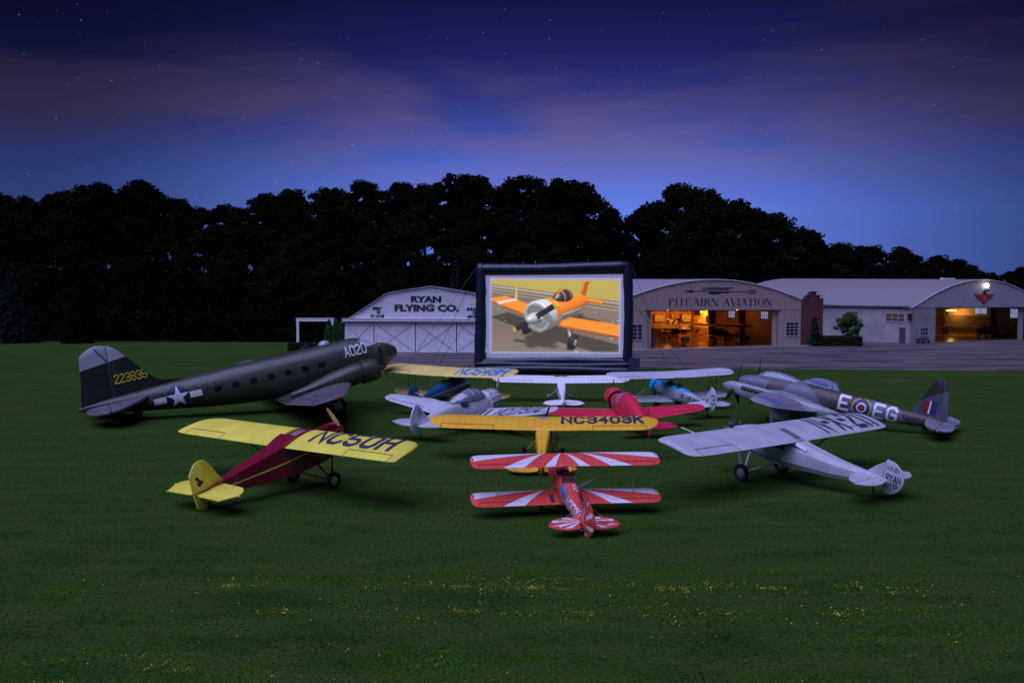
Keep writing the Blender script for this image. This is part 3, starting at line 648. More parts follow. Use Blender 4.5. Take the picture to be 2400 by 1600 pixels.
# interior lamps (lit in the photograph)
def lamp(root, x, y, z, power, col, size=.35, label='', emit=12, long=0):
    t = thing('ceiling_lamp', label, 'lamp'); place(t, root, x, y, z)
    m = mat('lamp_tube_%d' % (col[1]*100), col, .5, 0, 0, emit=emit)
    if long: obj('lamp_tube', MB().tube((-long/2,0,0),(long/2,0,0),.09,n=8), m, t); obj('lamp_housing', MB().box((0,0,.16),(long,.3,.1)), DARK, t, smooth=False)
    else: obj('bulb', MB().lathe([(-.22,.03),(-.18,.14),(0,.2),(.15,.12),(.2,.02)], (0,0,0), (0,0,1), 12), m, t); obj('lamp_housing', MB().lathe([(.16,.3),(.3,.12),(.5,.04)], (0,0,0), (0,0,1), 12), DARK, t)
    l = bpy.data.lights.new('lamp_light', 'POINT'); l.energy = power; l.color = col; l.shadow_soft_size = size
    lo = bpy.data.objects.new('lamp_light', l); COL.objects.link(lo); lo.parent = t; lo.location = (0,0,-.35); return t
lamp(ph, 33.3, 24.6, 5.3, 800, (1,.33,.035), label='glowing orange lamp high on the back wall of the beige hangar')
lamp(ph, 26.5, 26.0, 5.6, 330, (1,.32,.035), label='orange lamp above the workbench in the beige hangar')
lamp(ph, 31.5, 12, 5.8, 60, (1,.34,.04), label='dim orange lamp over the parked aeroplanes in the beige hangar')
pt = None and obj('partition', MB().box((0,0,2.9),(3.0,.2,5.6)), mat('lit_white_board', (.72,.55,.38), .6), ph, smooth=False, loc=(18.6,28.9,0))
for x in (): obj('door_curtain', MB().prism([(0,0),(.9,0),(1.3,5.9),(.4,5.9)], (x,27,0), (1,0,0), (0,0,1), (0,1,0), .3), INTER, ph, smooth=False)
# brick end wall with stepped top
def brick(m, t, bs, tcn):
    mp = t.nodes.new('ShaderNodeMapping'); mp.inputs[2].default_value = (R(90),0,0); t.links.new(tcn.outputs['Object'], mp.inputs[0])
    bk = t.nodes.new('ShaderNodeTexBrick'); t.links.new(mp.outputs[0], bk.inputs[0]); bk.inputs['Scale'].default_value = 2.2; bk.inputs['Color1'].default_value = (.17,.05,.05,1); bk.inputs['Color2'].default_value = (.12,.035,.035,1); bk.inputs['Mortar'].default_value = (.075,.05,.055,1); bk.inputs['Mortar Size'].default_value = .012
    t.links.new(bk.outputs[0], bs.inputs['Base Color'])
place(cs, ph, 0, 0)
BR = mat('dark_red_brick', (.15,.05,.05), .85, build=brick)
bw = thing('brick_wall', 'tall dark red brick end wall with a stepped top beside the beige hangar', 'brick wall'); place(bw, ph, 35.25, -.15)
obj('wall', MB().prism([(0,0),(4.5,0),(4.5,7.75),(3.75,7.75),(3.75,8.3),(2.95,8.3),(2.95,8.9),(1.6,8.9),(1.6,8.3),(.8,8.3),(.8,7.75),(0,7.75)], (0,0,0), (1,0,0), (0,0,1), (0,1,0), .7).box((2.25,3.2,3.6),(4.46,4.9,7.2)), BR, bw, smooth=False)
obj('coping', MB().box((.39,-.03,7.79),(.84,.3,.1)).box((1.18,-.03,8.34),(.84,.3,.1)).box((2.27,-.03,8.95),(1.42,.3,.12)).box((3.36,-.03,8.34),(.84,.3,.1)).box((4.14,-.03,7.79),(.8,.3,.1)), mat('brick_coping', (.11,.045,.045), .85), bw, smooth=False)

# right-hand hangar
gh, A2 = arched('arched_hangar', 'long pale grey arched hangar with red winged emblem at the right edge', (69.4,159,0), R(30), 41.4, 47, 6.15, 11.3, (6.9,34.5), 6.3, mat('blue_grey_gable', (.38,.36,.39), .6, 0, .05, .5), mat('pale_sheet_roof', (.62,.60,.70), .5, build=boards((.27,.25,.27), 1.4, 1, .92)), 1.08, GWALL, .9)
for d_ in [o for o in gh.children if o.name.startswith('back_wall')]: pass
window(gh, 1.2, 5.0, 3.8, 5.15, 3, 2, d=(0,1,0), o=(0,0,0), nn=(-1,0,0), pm=mat('dim_orange_pane', (.20,.07,.05), .2)); window(gh, 11.0, 13.6, 4.1, 5.4, 2, 2, d=(0,1,0), nn=(-1,0,0), pm=MATS['dim_orange_pane'])
window(gh, 2.7, 4.8, 1.4, 2.7, 3, 2, o=(0,.04,0))
dr = obj('door', MB().prism([(.9,0),(2.2,0),(2.2,2.75),(.9,2.75)], (-.06,0,0), (0,1,0), (0,0,1), (1,0,0), .06), mat('grey_steel_door', (.075,.065,.085), .5), gh, smooth=False)
obj('door_frame', MB().prism([(.78,0),(.9,0),(.9,2.75),(2.2,2.75),(2.2,0),(2.32,0),(2.32,2.88),(.78,2.88)], (-.09,0,0), (0,1,0), (0,0,1), (1,0,0), .09), GWALL, dr, smooth=False)
obj('handle', MB().box((-.1,1.05,1.2),(.06,.06,.2)), DARK, dr, smooth=False)
obj('eave_trim', MB().box((-.4,23.6,6.42),(.1,47,.22)), mat('dark_gutter', (.09,.09,.12), .5), gh, smooth=False)
REDE = mat('red_emblem', (.42,.03,.04), .5, 0, .1, 3); emb = [(-.55,1.5),(-2.9,1.62),(-2.55,1.15),(-2.05,.82),(-1.4,.62),(-.85,.58),(-.72,.2),(-.4,-.1),(0,-.3),(.4,-.1),(.72,.2),(.85,.58),(1.4,.62),(2.05,.82),(2.55,1.15),(2.9,1.62),(.55,1.5),(.45,1.75),(-.45,1.75)]
em = thing('winged_emblem', 'red winged shield emblem on the gable of the right-hand hangar', 'emblem'); obj('emblem_plate', MB().prism(emb, (0,0,0), (1,0,0), (0,0,1), (0,-1,0), .15), REDE, em, smooth=False)
obj('emblem_detail', MB().box((-1.5,-.17,1.38),(1.8,.03,.06)).box((1.5,-.17,1.38),(1.8,.03,.06)).box((-1.35,-.17,1.15),(1.3,.03,.06)).box((1.35,-.17,1.15),(1.3,.03,.06)).prism([(-.4,1.3),(.4,1.3),(.35,.5),(0,.2),(-.35,.5)], (0,-.152,0), (1,0,0), (0,0,1), (0,-1,0), .04).box((0,-.20,.8),(.12,.03,.5)), mat('faded_pink_paint', (.48,.16,.16), .6), em, smooth=False); place(em, gh, 20.7, -.02, 7.2)
sc_ = thing('beacon_lamp', 'bright white lamp in a wire cage above the red emblem', 'lamp'); place(sc_, gh, 20.9, -.45, 9.35)
obj('lamp_bracket', MB().box((0,.1,-.05),(.9,.8,.25)).box((0,0,.06),(.5,.5,.2)), DARK, sc_, smooth=False)
obj('bulb', MB().lathe([(.55,.05),(.65,.22),(.95,.30),(1.2,.2),(1.3,.03)], (0,0,0), (0,0,1), 14), mat('white_lamp_glow', (1,.88,.70), .5, 0, 0, emit=8), sc_)
cg = MB()
for k in range(8): a = 2*PI*k/8; cg.tube((.38*math.cos(a),.38*math.sin(a),.1),(.38*math.cos(a),.38*math.sin(a),1.3),.022,n=4); cg.tube((.38*math.cos(a),.38*math.sin(a),1.3),(0,0,1.5),.022,n=4)
obj('lamp_cage', cg, mat('cream_cage', (.6,.55,.45), .5), sc_)
l = bpy.data.lights.new('beacon_light', 'POINT'); l.energy = 32; l.color = (1,.88,.72); l.shadow_soft_size = .3; lo = bpy.data.objects.new('beacon_light', l); COL.objects.link(lo); lo.parent = sc_; lo.location = (0,-.6,1.0)
obj('door_track', MB().box((20.7,-.06,6.2),(28,.12,.14)), DARK, gh, smooth=False)
for x in (33.6,): obj('sliding_door', MB().box((x,.6,3.1),(1.6,.12,6.2)), GWALL, gh, smooth=False)
window(gh, 12.2, 14.9, 4.7, 6.0, 2, 1, d=(0,1,0), nn=(-1,0,0), o=(41.02,0,0), pm=DAYP, fm=DARK); window(gh, 5.6, 7.2, 4.0, 5.8, 1, 2, d=(0,1,0), nn=(-1,0,0), o=(41.02,0,0), pm=DAYP, fm=DARK)
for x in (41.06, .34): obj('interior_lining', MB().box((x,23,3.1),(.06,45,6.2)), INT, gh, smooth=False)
obj('mezzanine', MB().box((40.5,16,3.0),(.5,12,2.6)), mat('brown_board', (.10,.06,.035), .7), gh, smooth=False)
for y in (10.2,21.0): obj('side_buttress', MB().prism([(41,0),(40.1,0),(39.4,7),(41,7)], (0,y,0), (1,0,0), (0,0,1), (0,1,0), .5), INTER, gh, smooth=False)
lamp(gh, 38.5, 18.6, 5.3, 520, (1,.55,.13), label='long yellow tube lamp hanging in the right-hand hangar', long=3.2, emit=7)
lamp(gh, 38.8, 31.0, 5.9, 120, (1,.5,.12), label='small yellow lamp at the left of the right-hand hangar doorway')
obj('roof_ventilator', MB().box((23,9,11.6),(3.6,.8,.5)), WHITE, gh, smooth=False)
dk = mat('dark_hangar_blue', (.03,.035,.06), .25, coat=.6)

# ================================================================== AIRCRAFT
def tail(root, fin, rud, stab, elev, m, t=.07, zs=1.3, fm=None, rm=None, sm=None):
    f = obj('fin', plate(fin, t), fm or m, root) if fin else None
    r = obj('rudder', plate(rud, t*.9), rm or m, root)
    out = []
    for sg in (1, -1):
        out.append(obj('tailplane', plate([(x, y*sg) for x, y in stab], t, 'xy', z=zs), sm or m, root))
        if elev: out.append(obj('elevator', plate([(x, y*sg) for x, y in elev], t*.9, 'xy', z=zs), sm or m, root))
    return f, r, out
def mkwing(root, name, st, m, ctl=None, t=.12, sides=(1,-1), camber=.03, hinge=.78, cname='aileron'):
    w, cs = wing(st, t, ctl, hinge, sides, camber); o = obj(name, w, m, root); full = MB().add(w)
    if ctl:
        hl = hinge_lines(st, ctl, hinge, sides, t=t, camber=camber)
        for c, h in zip(cs, hl):
            full.add(c); a = obj(cname, c, m, root); obj('hinge_line', h, LINE, a, clean=False)
    return o, full.bvh()
def roundtip(y1, xle, ch, z, r, dz=0, asym=0, k=6):
    """stations that round a wing tip off from y1-r to y1"""
    out = []
    for i in range(1, k+1):
        a = PI/2*i/k; s_ = math.cos(a); s_ = max(s_, .12); y = y1-r+r*math.sin(a)
        out.append((y, xle-ch*(1-s_)*(.5-asym), ch*s_, z+dz*math.sin(a)))
    return out
def twheel(root, x, z, r=.1, m=DARK, top=.35):
    obj('tailwheel_strut', MB().tube((x+.12, 0, z+top), (x, 0, z+r), .02, n=6).tube((x+.3, 0, z+top), (x, 0, z+r), .018, n=6), m, root)
    tyre_rim(root, (x, 0, z+r), r, r*.6, RUB, DARK)
def wires(root, prs, r=.009, name='flying_wires'):
    for p, q in prs: obj('bracing_wire', MB().tube(p, q, r, n=4), WIRE, root)

# ---- yellow high-wing trainer (NC 3403K) and the all-white one behind it
def high_wing(label, loc, rz, scale, m, tailm, yellow, num=True):
    root = thing('light_aeroplane', label, 'aeroplane', loc, rz, None, R(12), scale, .93)
    st = [(1.36,1.28,.16,.16,.2),(1.25,1.28,.30,.28,.36),(.9,1.3,.36,.38,.5),(.55,1.3,.38,.44,.55),(.15,1.3,.38,.62,.56),(-.7,1.3,.37,.64,.52),(-1.3,1.3,.36,.64,.48),(-1.75,1.32,.33,.54,.44),(-3.2,1.34,.2,.32,.3),(-4.6,1.3,.06,.18,.2),(-4.95,1.3,.03,.12,.14)]
    f = fuselage(st, 32, 3, 4.5); fb = f.bvh(); obj('fuselage', f, m, root)
    wst = [(0,.17,1.6,2.0),(.4,.17,1.6,2.0),(2,.17,1.6,2.03),(4.4,.17,1.6,2.08)]+roundtip(5.37,.17,1.6,2.08,.95,asym=.18)
    w, wb = mkwing(root, 'wing', wst, m, (2.3, 4.75), .11, hinge=.78)
    for sg in (1, -1):
        for a, b in (((.05,.36,.85),(-.05,2.75,1.98)), ((-.75,.36,.88),(-.95,2.75,1.98))):
            obj('wing_strut', MB().tube((a[0],a[1]*sg,a[2]), (b[0],b[1]*sg,b[2]), .035, n=8, flat=.5, ax=(1,0,0)), m, root)
        obj('jury_strut', MB().tube((-.01,1.7*sg,1.48),(-.1,1.6*sg,1.98),.012,n=5).tube((-.83,1.7*sg,1.48),(-.85,1.6*sg,1.98),.012,n=5), m, root)
        g = obj('landing_gear_leg', MB().rings([[(.33,.34*sg,.82),(-.35,.34*sg,.82),(-.06,.86*sg,.24),(.06,.86*sg,.24)],[(.33,.34*sg,.79),(-.35,.34*sg,.79),(-.06,.86*sg,.21),(.06,.86*sg,.21)]]), m, root, smooth=False)
        if yellow: tyre_rim(root, (0,.92*sg,.2), .2, .2, RUB, DARK)
        else:
            tyre_rim(root, (0,.92*sg,.19), .19, .13, RUB, DARK)
            obj('wheel_spat', fuselage([(.38,.24,.02,.02,.02),(.25,.25,.11,.12,.1),(0,.27,.14,.17,.12),(-.3,.27,.09,.13,.09),(-.55,.28,.01,.02,.02)], 14, 3), m, root, loc=(0,.92*sg,.03))
    prop(root, (1.42,0,1.28), .95, 2, BLK if yellow else DARK, ALU, 108 if yellow else 12, .13)
    e = MB()
    for sg in (1,-1):
        for x in (.95, 1.13): e.tube((x,.3*sg,1.33),(x,.52*sg,1.33),.075,n=10)
    obj('engine', e, CYL, root)
    tail(root, [(-4.15,1.42),(-4.15,1.42),(-4.45,1.85),(-4.62,2.35),(-4.72,2.5),(-4.72,2.5),(-4.72,1.35),(-4.72,1.35)],
         [(-4.74,1.1),(-4.74,1.1),(-4.74,2.5),(-4.85,2.62),(-5.05,2.5),(-5.22,2.1),(-5.26,1.7),(-5.22,1.35),(-5.02,1.1)],
         [(-3.95,.08),(-3.95,.08),(-4.0,.6),(-4.15,1.1),(-4.4,1.4),(-4.62,1.46),(-4.62,1.46),(-4.62,.08),(-4.62,.08)],
         [(-4.65,.12),(-4.65,.12),(-4.65,1.45),(-4.85,1.4),(-5.08,1.1),(-5.15,.7),(-5.08,.3),(-4.95,.12)], tailm, .06, 1.36)
    twheel(root, -4.85, 1.03, .09, top=.3)
    wires(root, [((-4.6,s_*1.0,1.36),(-4.6,0,1.9)) for s_ in (1,-1)]+[((-4.6,s_*1.0,1.36),(-4.6,0,1.08)) for s_ in (1,-1)], .006)
    # side glazing and the roof light
    side = [(.42,0),(.42,.44),(-1.35,.44),(-1.7,0)]
    for sg in (1,-1): decal('side_window', root, [([(x, z) for x, z in side], 0)], (0,sg*.8,1.42), (1,0,0), (0,0,1), fb, GLASS, (0,-sg,0), .3)
    decal('windscreen', root, [([(-.33,0),(.33,0),(.3,.42),(-.3,.42)], 0)], (1.3,0,1.52), (0,1,0), (-.35,0,1), fb, GLASS, (-1,0,0), .2, reach=1)
    if yellow:
        sky_ = decal('skylight', root, [([(-.22,0),(.22,0),(.22,.48),(-.22,.48)],0)], (-.33,0,2.6), (0,1,0), (1,0,0), wb, mat('skylight_panel', (.33,.33,.37), .25), step=.3)
        tx, wd = stext('NC', w=1.55, adv=6.1); tx2, wd2 = stext('3403K', w=1.55, adv=6.1)
        navy = mat('navy_letters', (.025,.03,.07), .5)
        for q, w_, y0, wid in ((tx, wd, -.9, .98), (tx2, wd2, -2.1, 2.5)):
            decal('registration', w, [([(x/w_*wid, y) for x, y in p], l) for p, l in q], (-.80,y0,2.8), (0,-1,0), (.68,0,0), wb, navy, step=.3, parent=w)
        obj('open_cabin_door', MB().box((-.55,-.62,1.05), (1.0,.025,.42)).box((-.55,-.56,1.80), (1.0,.35,.02)), mat('red_brown_door', (.16,.03,.02), .6), root, smooth=False)
        decal('cabin_opening', root, [([(.05,-.5),(.05,.5),(-1.15,.5),(-1.15,-.4)],0)], (0,-.8,1.38), (1,0,0), (0,0,1), fb, INTER, (0,1,0), .3, off=.02)
    else:
        sk = decal('skylight', root, [([(-.52,0),(-.02,0),(-.02,.42),(-.52,.42)],0),([(.02,0),(.52,0),(.52,.42),(.02,.42)],0)], (-.33,0,2.6), (0,1,0), (1,0,0), wb, GLASS, step=.3)
        tx, wd = stext('17', w=1.1)
        if num: decal('number', root, [([(x,y) for x,y in p],l) for p,l in tx], (-1.9,.8,1.3), (-.36,0,0), (0,0,.32), fb, mat('blue_grey_letters', (.08,.13,.2), .5), (0,-1,0), .2)
    return root
YEL = mat('cub_yellow_dope', (.97,.50,.03), .38, 0, .10, 1.2, coat=.25, ribs=.36)
cubp = high_wing('yellow high-wing light aeroplane with dark NC 3403K lettering on its wing', PL['cub'][:2]+(0,), R(PL['cub'][2]), PL['cub'][3], YEL, YEL, True)
wcub = high_wing('all-white high-wing light aeroplane with wheel spats in front of the big screen', PL['wcub'][:2]+(0,), R(PL['wcub'][2]), PL['wcub'][3], mat('bright_white_dope', (.92,.90,.90), .35, 0, .04, 2, coat=.3, ribs=.36), MATS['bright_white_dope'], False)

# ---- red and white sunburst biplane, nearest the camera
def sunburst():
    RED = mat('scarlet_dope', (.82,.085,.065), .3, 0, .10, 2, coat=.4, ribs=.3); WH = mat('sunburst_white', (.76,.74,.78), .35, 0, .04, 3, coat=.3)
    root = thing('striped_biplane', 'small red and white sunburst-striped biplane, foremost on the grass', 'biplane', PL['red'][:2]+(0,), R(PL['red'][2]), None, R(13), PL['red'][3])
    st = [(1.75,1.28,.10,.1,.1),(1.72,1.28,.32,.32,.32),(1.45,1.28,.42,.42,.44),(1.0,1.27,.43,.44,.48),(.3,1.27,.42,.46,.5),(-.5,1.28,.41,.5,.5),(-1.2,1.30,.39,.52,.48),(-1.45,1.32,.37,.58,.46),(-2.2,1.34,.29,.42,.38),(-3.4,1.36,.16,.24,.26),(-4.4,1.36,.04,.14,.16)]
    f = fuselage(st, 32, 3, 2.7); fb = f.bvh(); fo = obj('fuselage', f, RED, root)
    def wst(z, off): return [(0,off,1.25,z),(.45,off,1.25,z),(1.2,off-.04,1.25,z+.01),(3.0,off-.19,1.25,z+.06),(3.7,off-.26,1.22,z+.08),(3.92,off-.34,1.08,z+.085),(4.03,off-.46,.82,z+.09),(4.07,off-.56,.5,z+.09)]
    up_, ub = mkwing(root, 'upper_wing', wst(2.36,.62), RED, (1.9,3.75), .11)
    lo_, lb = mkwing(root, 'lower_wing', wst(.88,.1), RED, (1.9,3.75), .11)
    def xle(y, off): return off-.26*max(0, abs(y)-.45)/3.25
    def ray(y0, y1, u1, y2, u2, off, sg):
        P = lambda y, u: (-(y*sg), xle(y, off)-1.25*u)
        return ([P(y0, .02), P(y1, u1), P(y2, u2)] if abs(u1-u2) > 1e-6 or y1 != y2 else [], 0)
    for w_, b_, off, z in ((up_, ub, .62, 3.2), (lo_, lb, .1, 1.6)):
        shp = []
        for sg in (1, -1):
            A = [(.55,.0),(3.9,.08),(4.06,.30),(4.06,.5),(3.95,.56)]
            shp.append(([(-y*sg, xle(y,off)-1.25*u) for y, u in A], 0))
            A = [(.72,.02),(2.78,.985),(1.85,.985)]
            shp.append(([(-y*sg, xle(y,off)-1.25*u) for y, u in A], 0))
            if z > 2: shp.append(([(-y*sg, xle(y,off)-1.25*u) for y, u in [(.03,.02),(.98,.985),(.52,.985)]], 0))
        decal('sunburst_stripes', root, shp, (0,0,z), (0,-1,0) if False else (0,-1,0), (1,0,0), b_, WH, step=.35, reach=1, parent=w_)
    # cockpits, coamings, windscreen
    def top(nm, pl, m, lab=None, off=.012): return decal(nm, root, [(pl, 0)], (0,0,2.6), (0,-1,0), (1,0,0), fb, m, step=.12, off=off, parent=fo)
    ov = lambda x0, x1, hw: [(hw*math.cos(2*PI*k/20), (x0+x1)/2+(x1-x0)/2*math.sin(2*PI*k/20)) for k in range(20)]
    top('cockpit_opening', ov(-1.28,-.62,.27), INTER); top('front_cockpit_opening', ov(-.32,.25,.25), INTER)
    obj('coaming', MB().rings([[( -.95+(.33+.025*math.cos(q))*math.sin(a), (.27+.025*math.cos(q))*math.cos(a), 1.79+.03*math.sin(q)+.02*math.cos(2*a)) for q in [PI/3*i for i in range(6)]] for a in [2*PI*j/24 for j in range(25)]], caps=False), mat('maroon_leather', (.10,.01,.015), .6), root)
    ws = MB(); ws.rings([[(-.42+.0*i, .30*math.cos(a), 1.72+.05*math.sin(a)) for i in (0,)]+[(-.58, .24*math.cos(a), 1.86+.16*math.sin(a))] for a in [PI*j/8 for j in range(9)]], caps=False, closed=False)
    obj('windscreen', ws, mat('tinted_perspex', (.16,.05,.08), .08, 0, 0, alpha=.5), root)
    obj('seat_harness', MB().box((-.98,.07,1.68),(.3,.05,.12)).box((-.98,-.07,1.68),(.3,.05,.12)).box((-1.16,0,1.66),(.06,.4,.3)), mat('grey_webbing', (.10,.10,.13), .8), root, smooth=False)
    # blue patch behind the cockpit, white edged
    CY = mat('cyan_patch', (.05,.30,.55), .35, coat=.3)
    for sg in (1,-1):
        base = [(-1.28,.30),(-1.62,.40),(-2.05,.18),(-2.25,-.08),(-1.95,-.20),(-1.6,-.12),(-1.30,.02)]
        decal('blue_flash', root, [(spl(base,4), 0)], (0,sg*1.2,1.42), (1,0,0), (0,0,1), fb, CY, (0,-sg,0), .1, reach=1, off=.012, parent=fo)
        decal('flash_emblem', root, [(spl([(-1.58,.2),(-1.85,.18),(-1.98,.02),(-1.75,-.06),(-1.55,.0)],4), 0)], (0,sg*1.2,1.42), (1,0,0), (0,0,1), fb, mat('mauve_emblem', (.25,.08,.14), .4), (0,-sg,0), .1, reach=1, off=.02, parent=fo)
    decal('chequer_flash', root, [([(x, y), (x+.075, y), (x+.075, y+.075), (x, y+.075)], 0) for i in range(6) for j in range(5) for x, y in [(.02+.085*i, -2.0+.085*j*1.2)] if (i+j) % 2], (0,0,2.6), (0,-1,0), (1,0,0), fb, WH, step=.1, reach=1.5, parent=fo)
    t_, wd = stext('N258H', w=1.15, adv=5.7)
    for sg in (1,-1): decal('registration', root, [([(x/wd, y) for x, y in p], l) for p, l in t_], (-2.22 if sg > 0 else -3.66, sg*.46, 1.30), (-1.45*sg,-.12,0), (0,-sg*.24,.34), fb, WH, (0,-sg*.8,-.6), .15, reach=1.0, off=.02, parent=fo)
    fin = [(-3.6,1.5),(-3.6,1.5),(-3.95,1.95),(-4.15,2.35),(-4.28,2.52),(-4.28,2.52),(-4.28,1.4),(-4.28,1.4)]
    rud = [(-4.3,1.0),(-4.3,1.0),(-4.3,2.56),(-4.40,2.55),(-4.70,2.2),(-4.88,1.8),(-4.86,1.45),(-4.6,1.05)]
    stab = [(-3.55,.12),(-3.55,.12),(-3.62,.7),(-3.78,1.15),(-4.0,1.34),(-4.13,1.38),(-4.13,1.38),(-4.13,.12),(-4.13,.12)]
    elev = [(-4.17,.2),(-4.17,.2),(-4.17,1.37),(-4.4,1.3),(-4.58,1.0),(-4.64,.6),(-4.5,.2),(-4.5,.2)]
    fo2, ro, so = tail(root, fin, rud, stab, elev, RED, .06, 1.42)
    sb = MB(); [sb.add(plate([(x, y*s_) for x, y in q], .06, 'xy', z=1.42)) for s_ in (1,-1) for q in (stab, elev)]; sbb = sb.bvh()
    shp = []
    for sg in (1,-1):
        for (a0, a1) in ((16,27),(36,48),(62,76),(-4,5),(-27,-14)):
            o = (-3.95, .05); r_ = 1.6
            shp.append(([(-sg*o[1], o[0])]+[(-sg*(o[1]+r_*math.cos(R(a))), o[0]+r_*math.sin(R(a))*-1.0) for a in (a0, (a0+a1)/2, a1)], 0))
    decal('tailplane_stripes', root, shp, (0,0,2), (0,-1,0), (1,0,0), sbb, WH, step=.3, reach=.8, off=.008)
    h_ = Vector((-4.3,0,0)); Rm = Matrix.Rotation(R(26),3,'Z'); ro.rotation_euler = (0,0,R(26)); ro.location = h_-Rm@h_
    for sg, vbb, par in ((1,plate(fin,.06).bvh(),fo2),(-1,plate(fin,.06).bvh(),fo2),(1,plate(rud,.054).bvh(),ro),(-1,plate(rud,.054).bvh(),ro)):
        shp = []
        for (a0, a1) in ((80,90),(104,116),(134,147),(174,188),(214,228)):
            shp.append(([(-4.0,1.45)]+[(-4.0+1.6*math.cos(R(a)), 1.45+1.6*math.sin(R(a))) for a in (a0, (a0+a1)/2, a1)], 0))
        decal('fin_stripes', root, shp, (0,sg*.5,0), (1,0,0), (0,0,1), vbb, WH, (0,-sg,0), .3, reach=.45, off=.008, parent=par)
    for sg in (1,-1):
        for dx in (.22, -.42):
            obj('interplane_strut', MB().tube((dx-.22,2.95*sg,.93),(dx+.28,2.95*sg,2.36),.04,n=8,flat=.45,ax=(1,0,0)), ALU, root)
            obj('cabane_strut', MB().tube((dx-.05,.38*sg,1.68),(dx+.1,.62*sg,2.33),.028,n=8,flat=.5,ax=(1,0,0)), ALU, root)
        obj('landing_gear_leg', MB().tube((.55,.35*sg,.8),(.3,.82*sg,.26),.06,n=8,flat=.4).tube((-.1,.35*sg,.8),(.2,.82*sg,.26),.04,n=8,flat=.4), RED, root)
        tyre_rim(root, (.25,.88*sg,.22), .22, .14, RUB, ALU)
    W_ = []
    for s_ in (1,-1):
        W_ += [((.1,.42*s_,.85),(.3,2.9*s_,2.36)),((.0,.42*s_,.85),(.0,2.9*s_,2.36)),((.5,.6*s_,2.34),(.05,2.9*s_,.95)),((-4.0,1.0*s_,1.44),(-4.2,0,2.3)),((-4.0,1.0*s_,1.4),(-4.2,0,1.15))]
    wires(root, W_, .010)
    prop(root, (1.85,0,1.28), .92, 2, DARK, RED, 78, .13, spin=.28, spinr=.17)
    decal('wing_walkway', root, [([(.52,-1.05),(.72,-1.05),(.72,-.45),(.52,-.45)],0),([(-.52,-1.05),(-.72,-1.05),(-.72,-.45),(-.52,-.45)],0)], (0,0,1.6), (0,-1,0), (1,0,0), lb, mat('grip_walkway', (.035,.035,.04), .9), step=.3, reach=1)
    twheel(root, -4.2, .9, .09, top=.3)
    return root
sunburst()

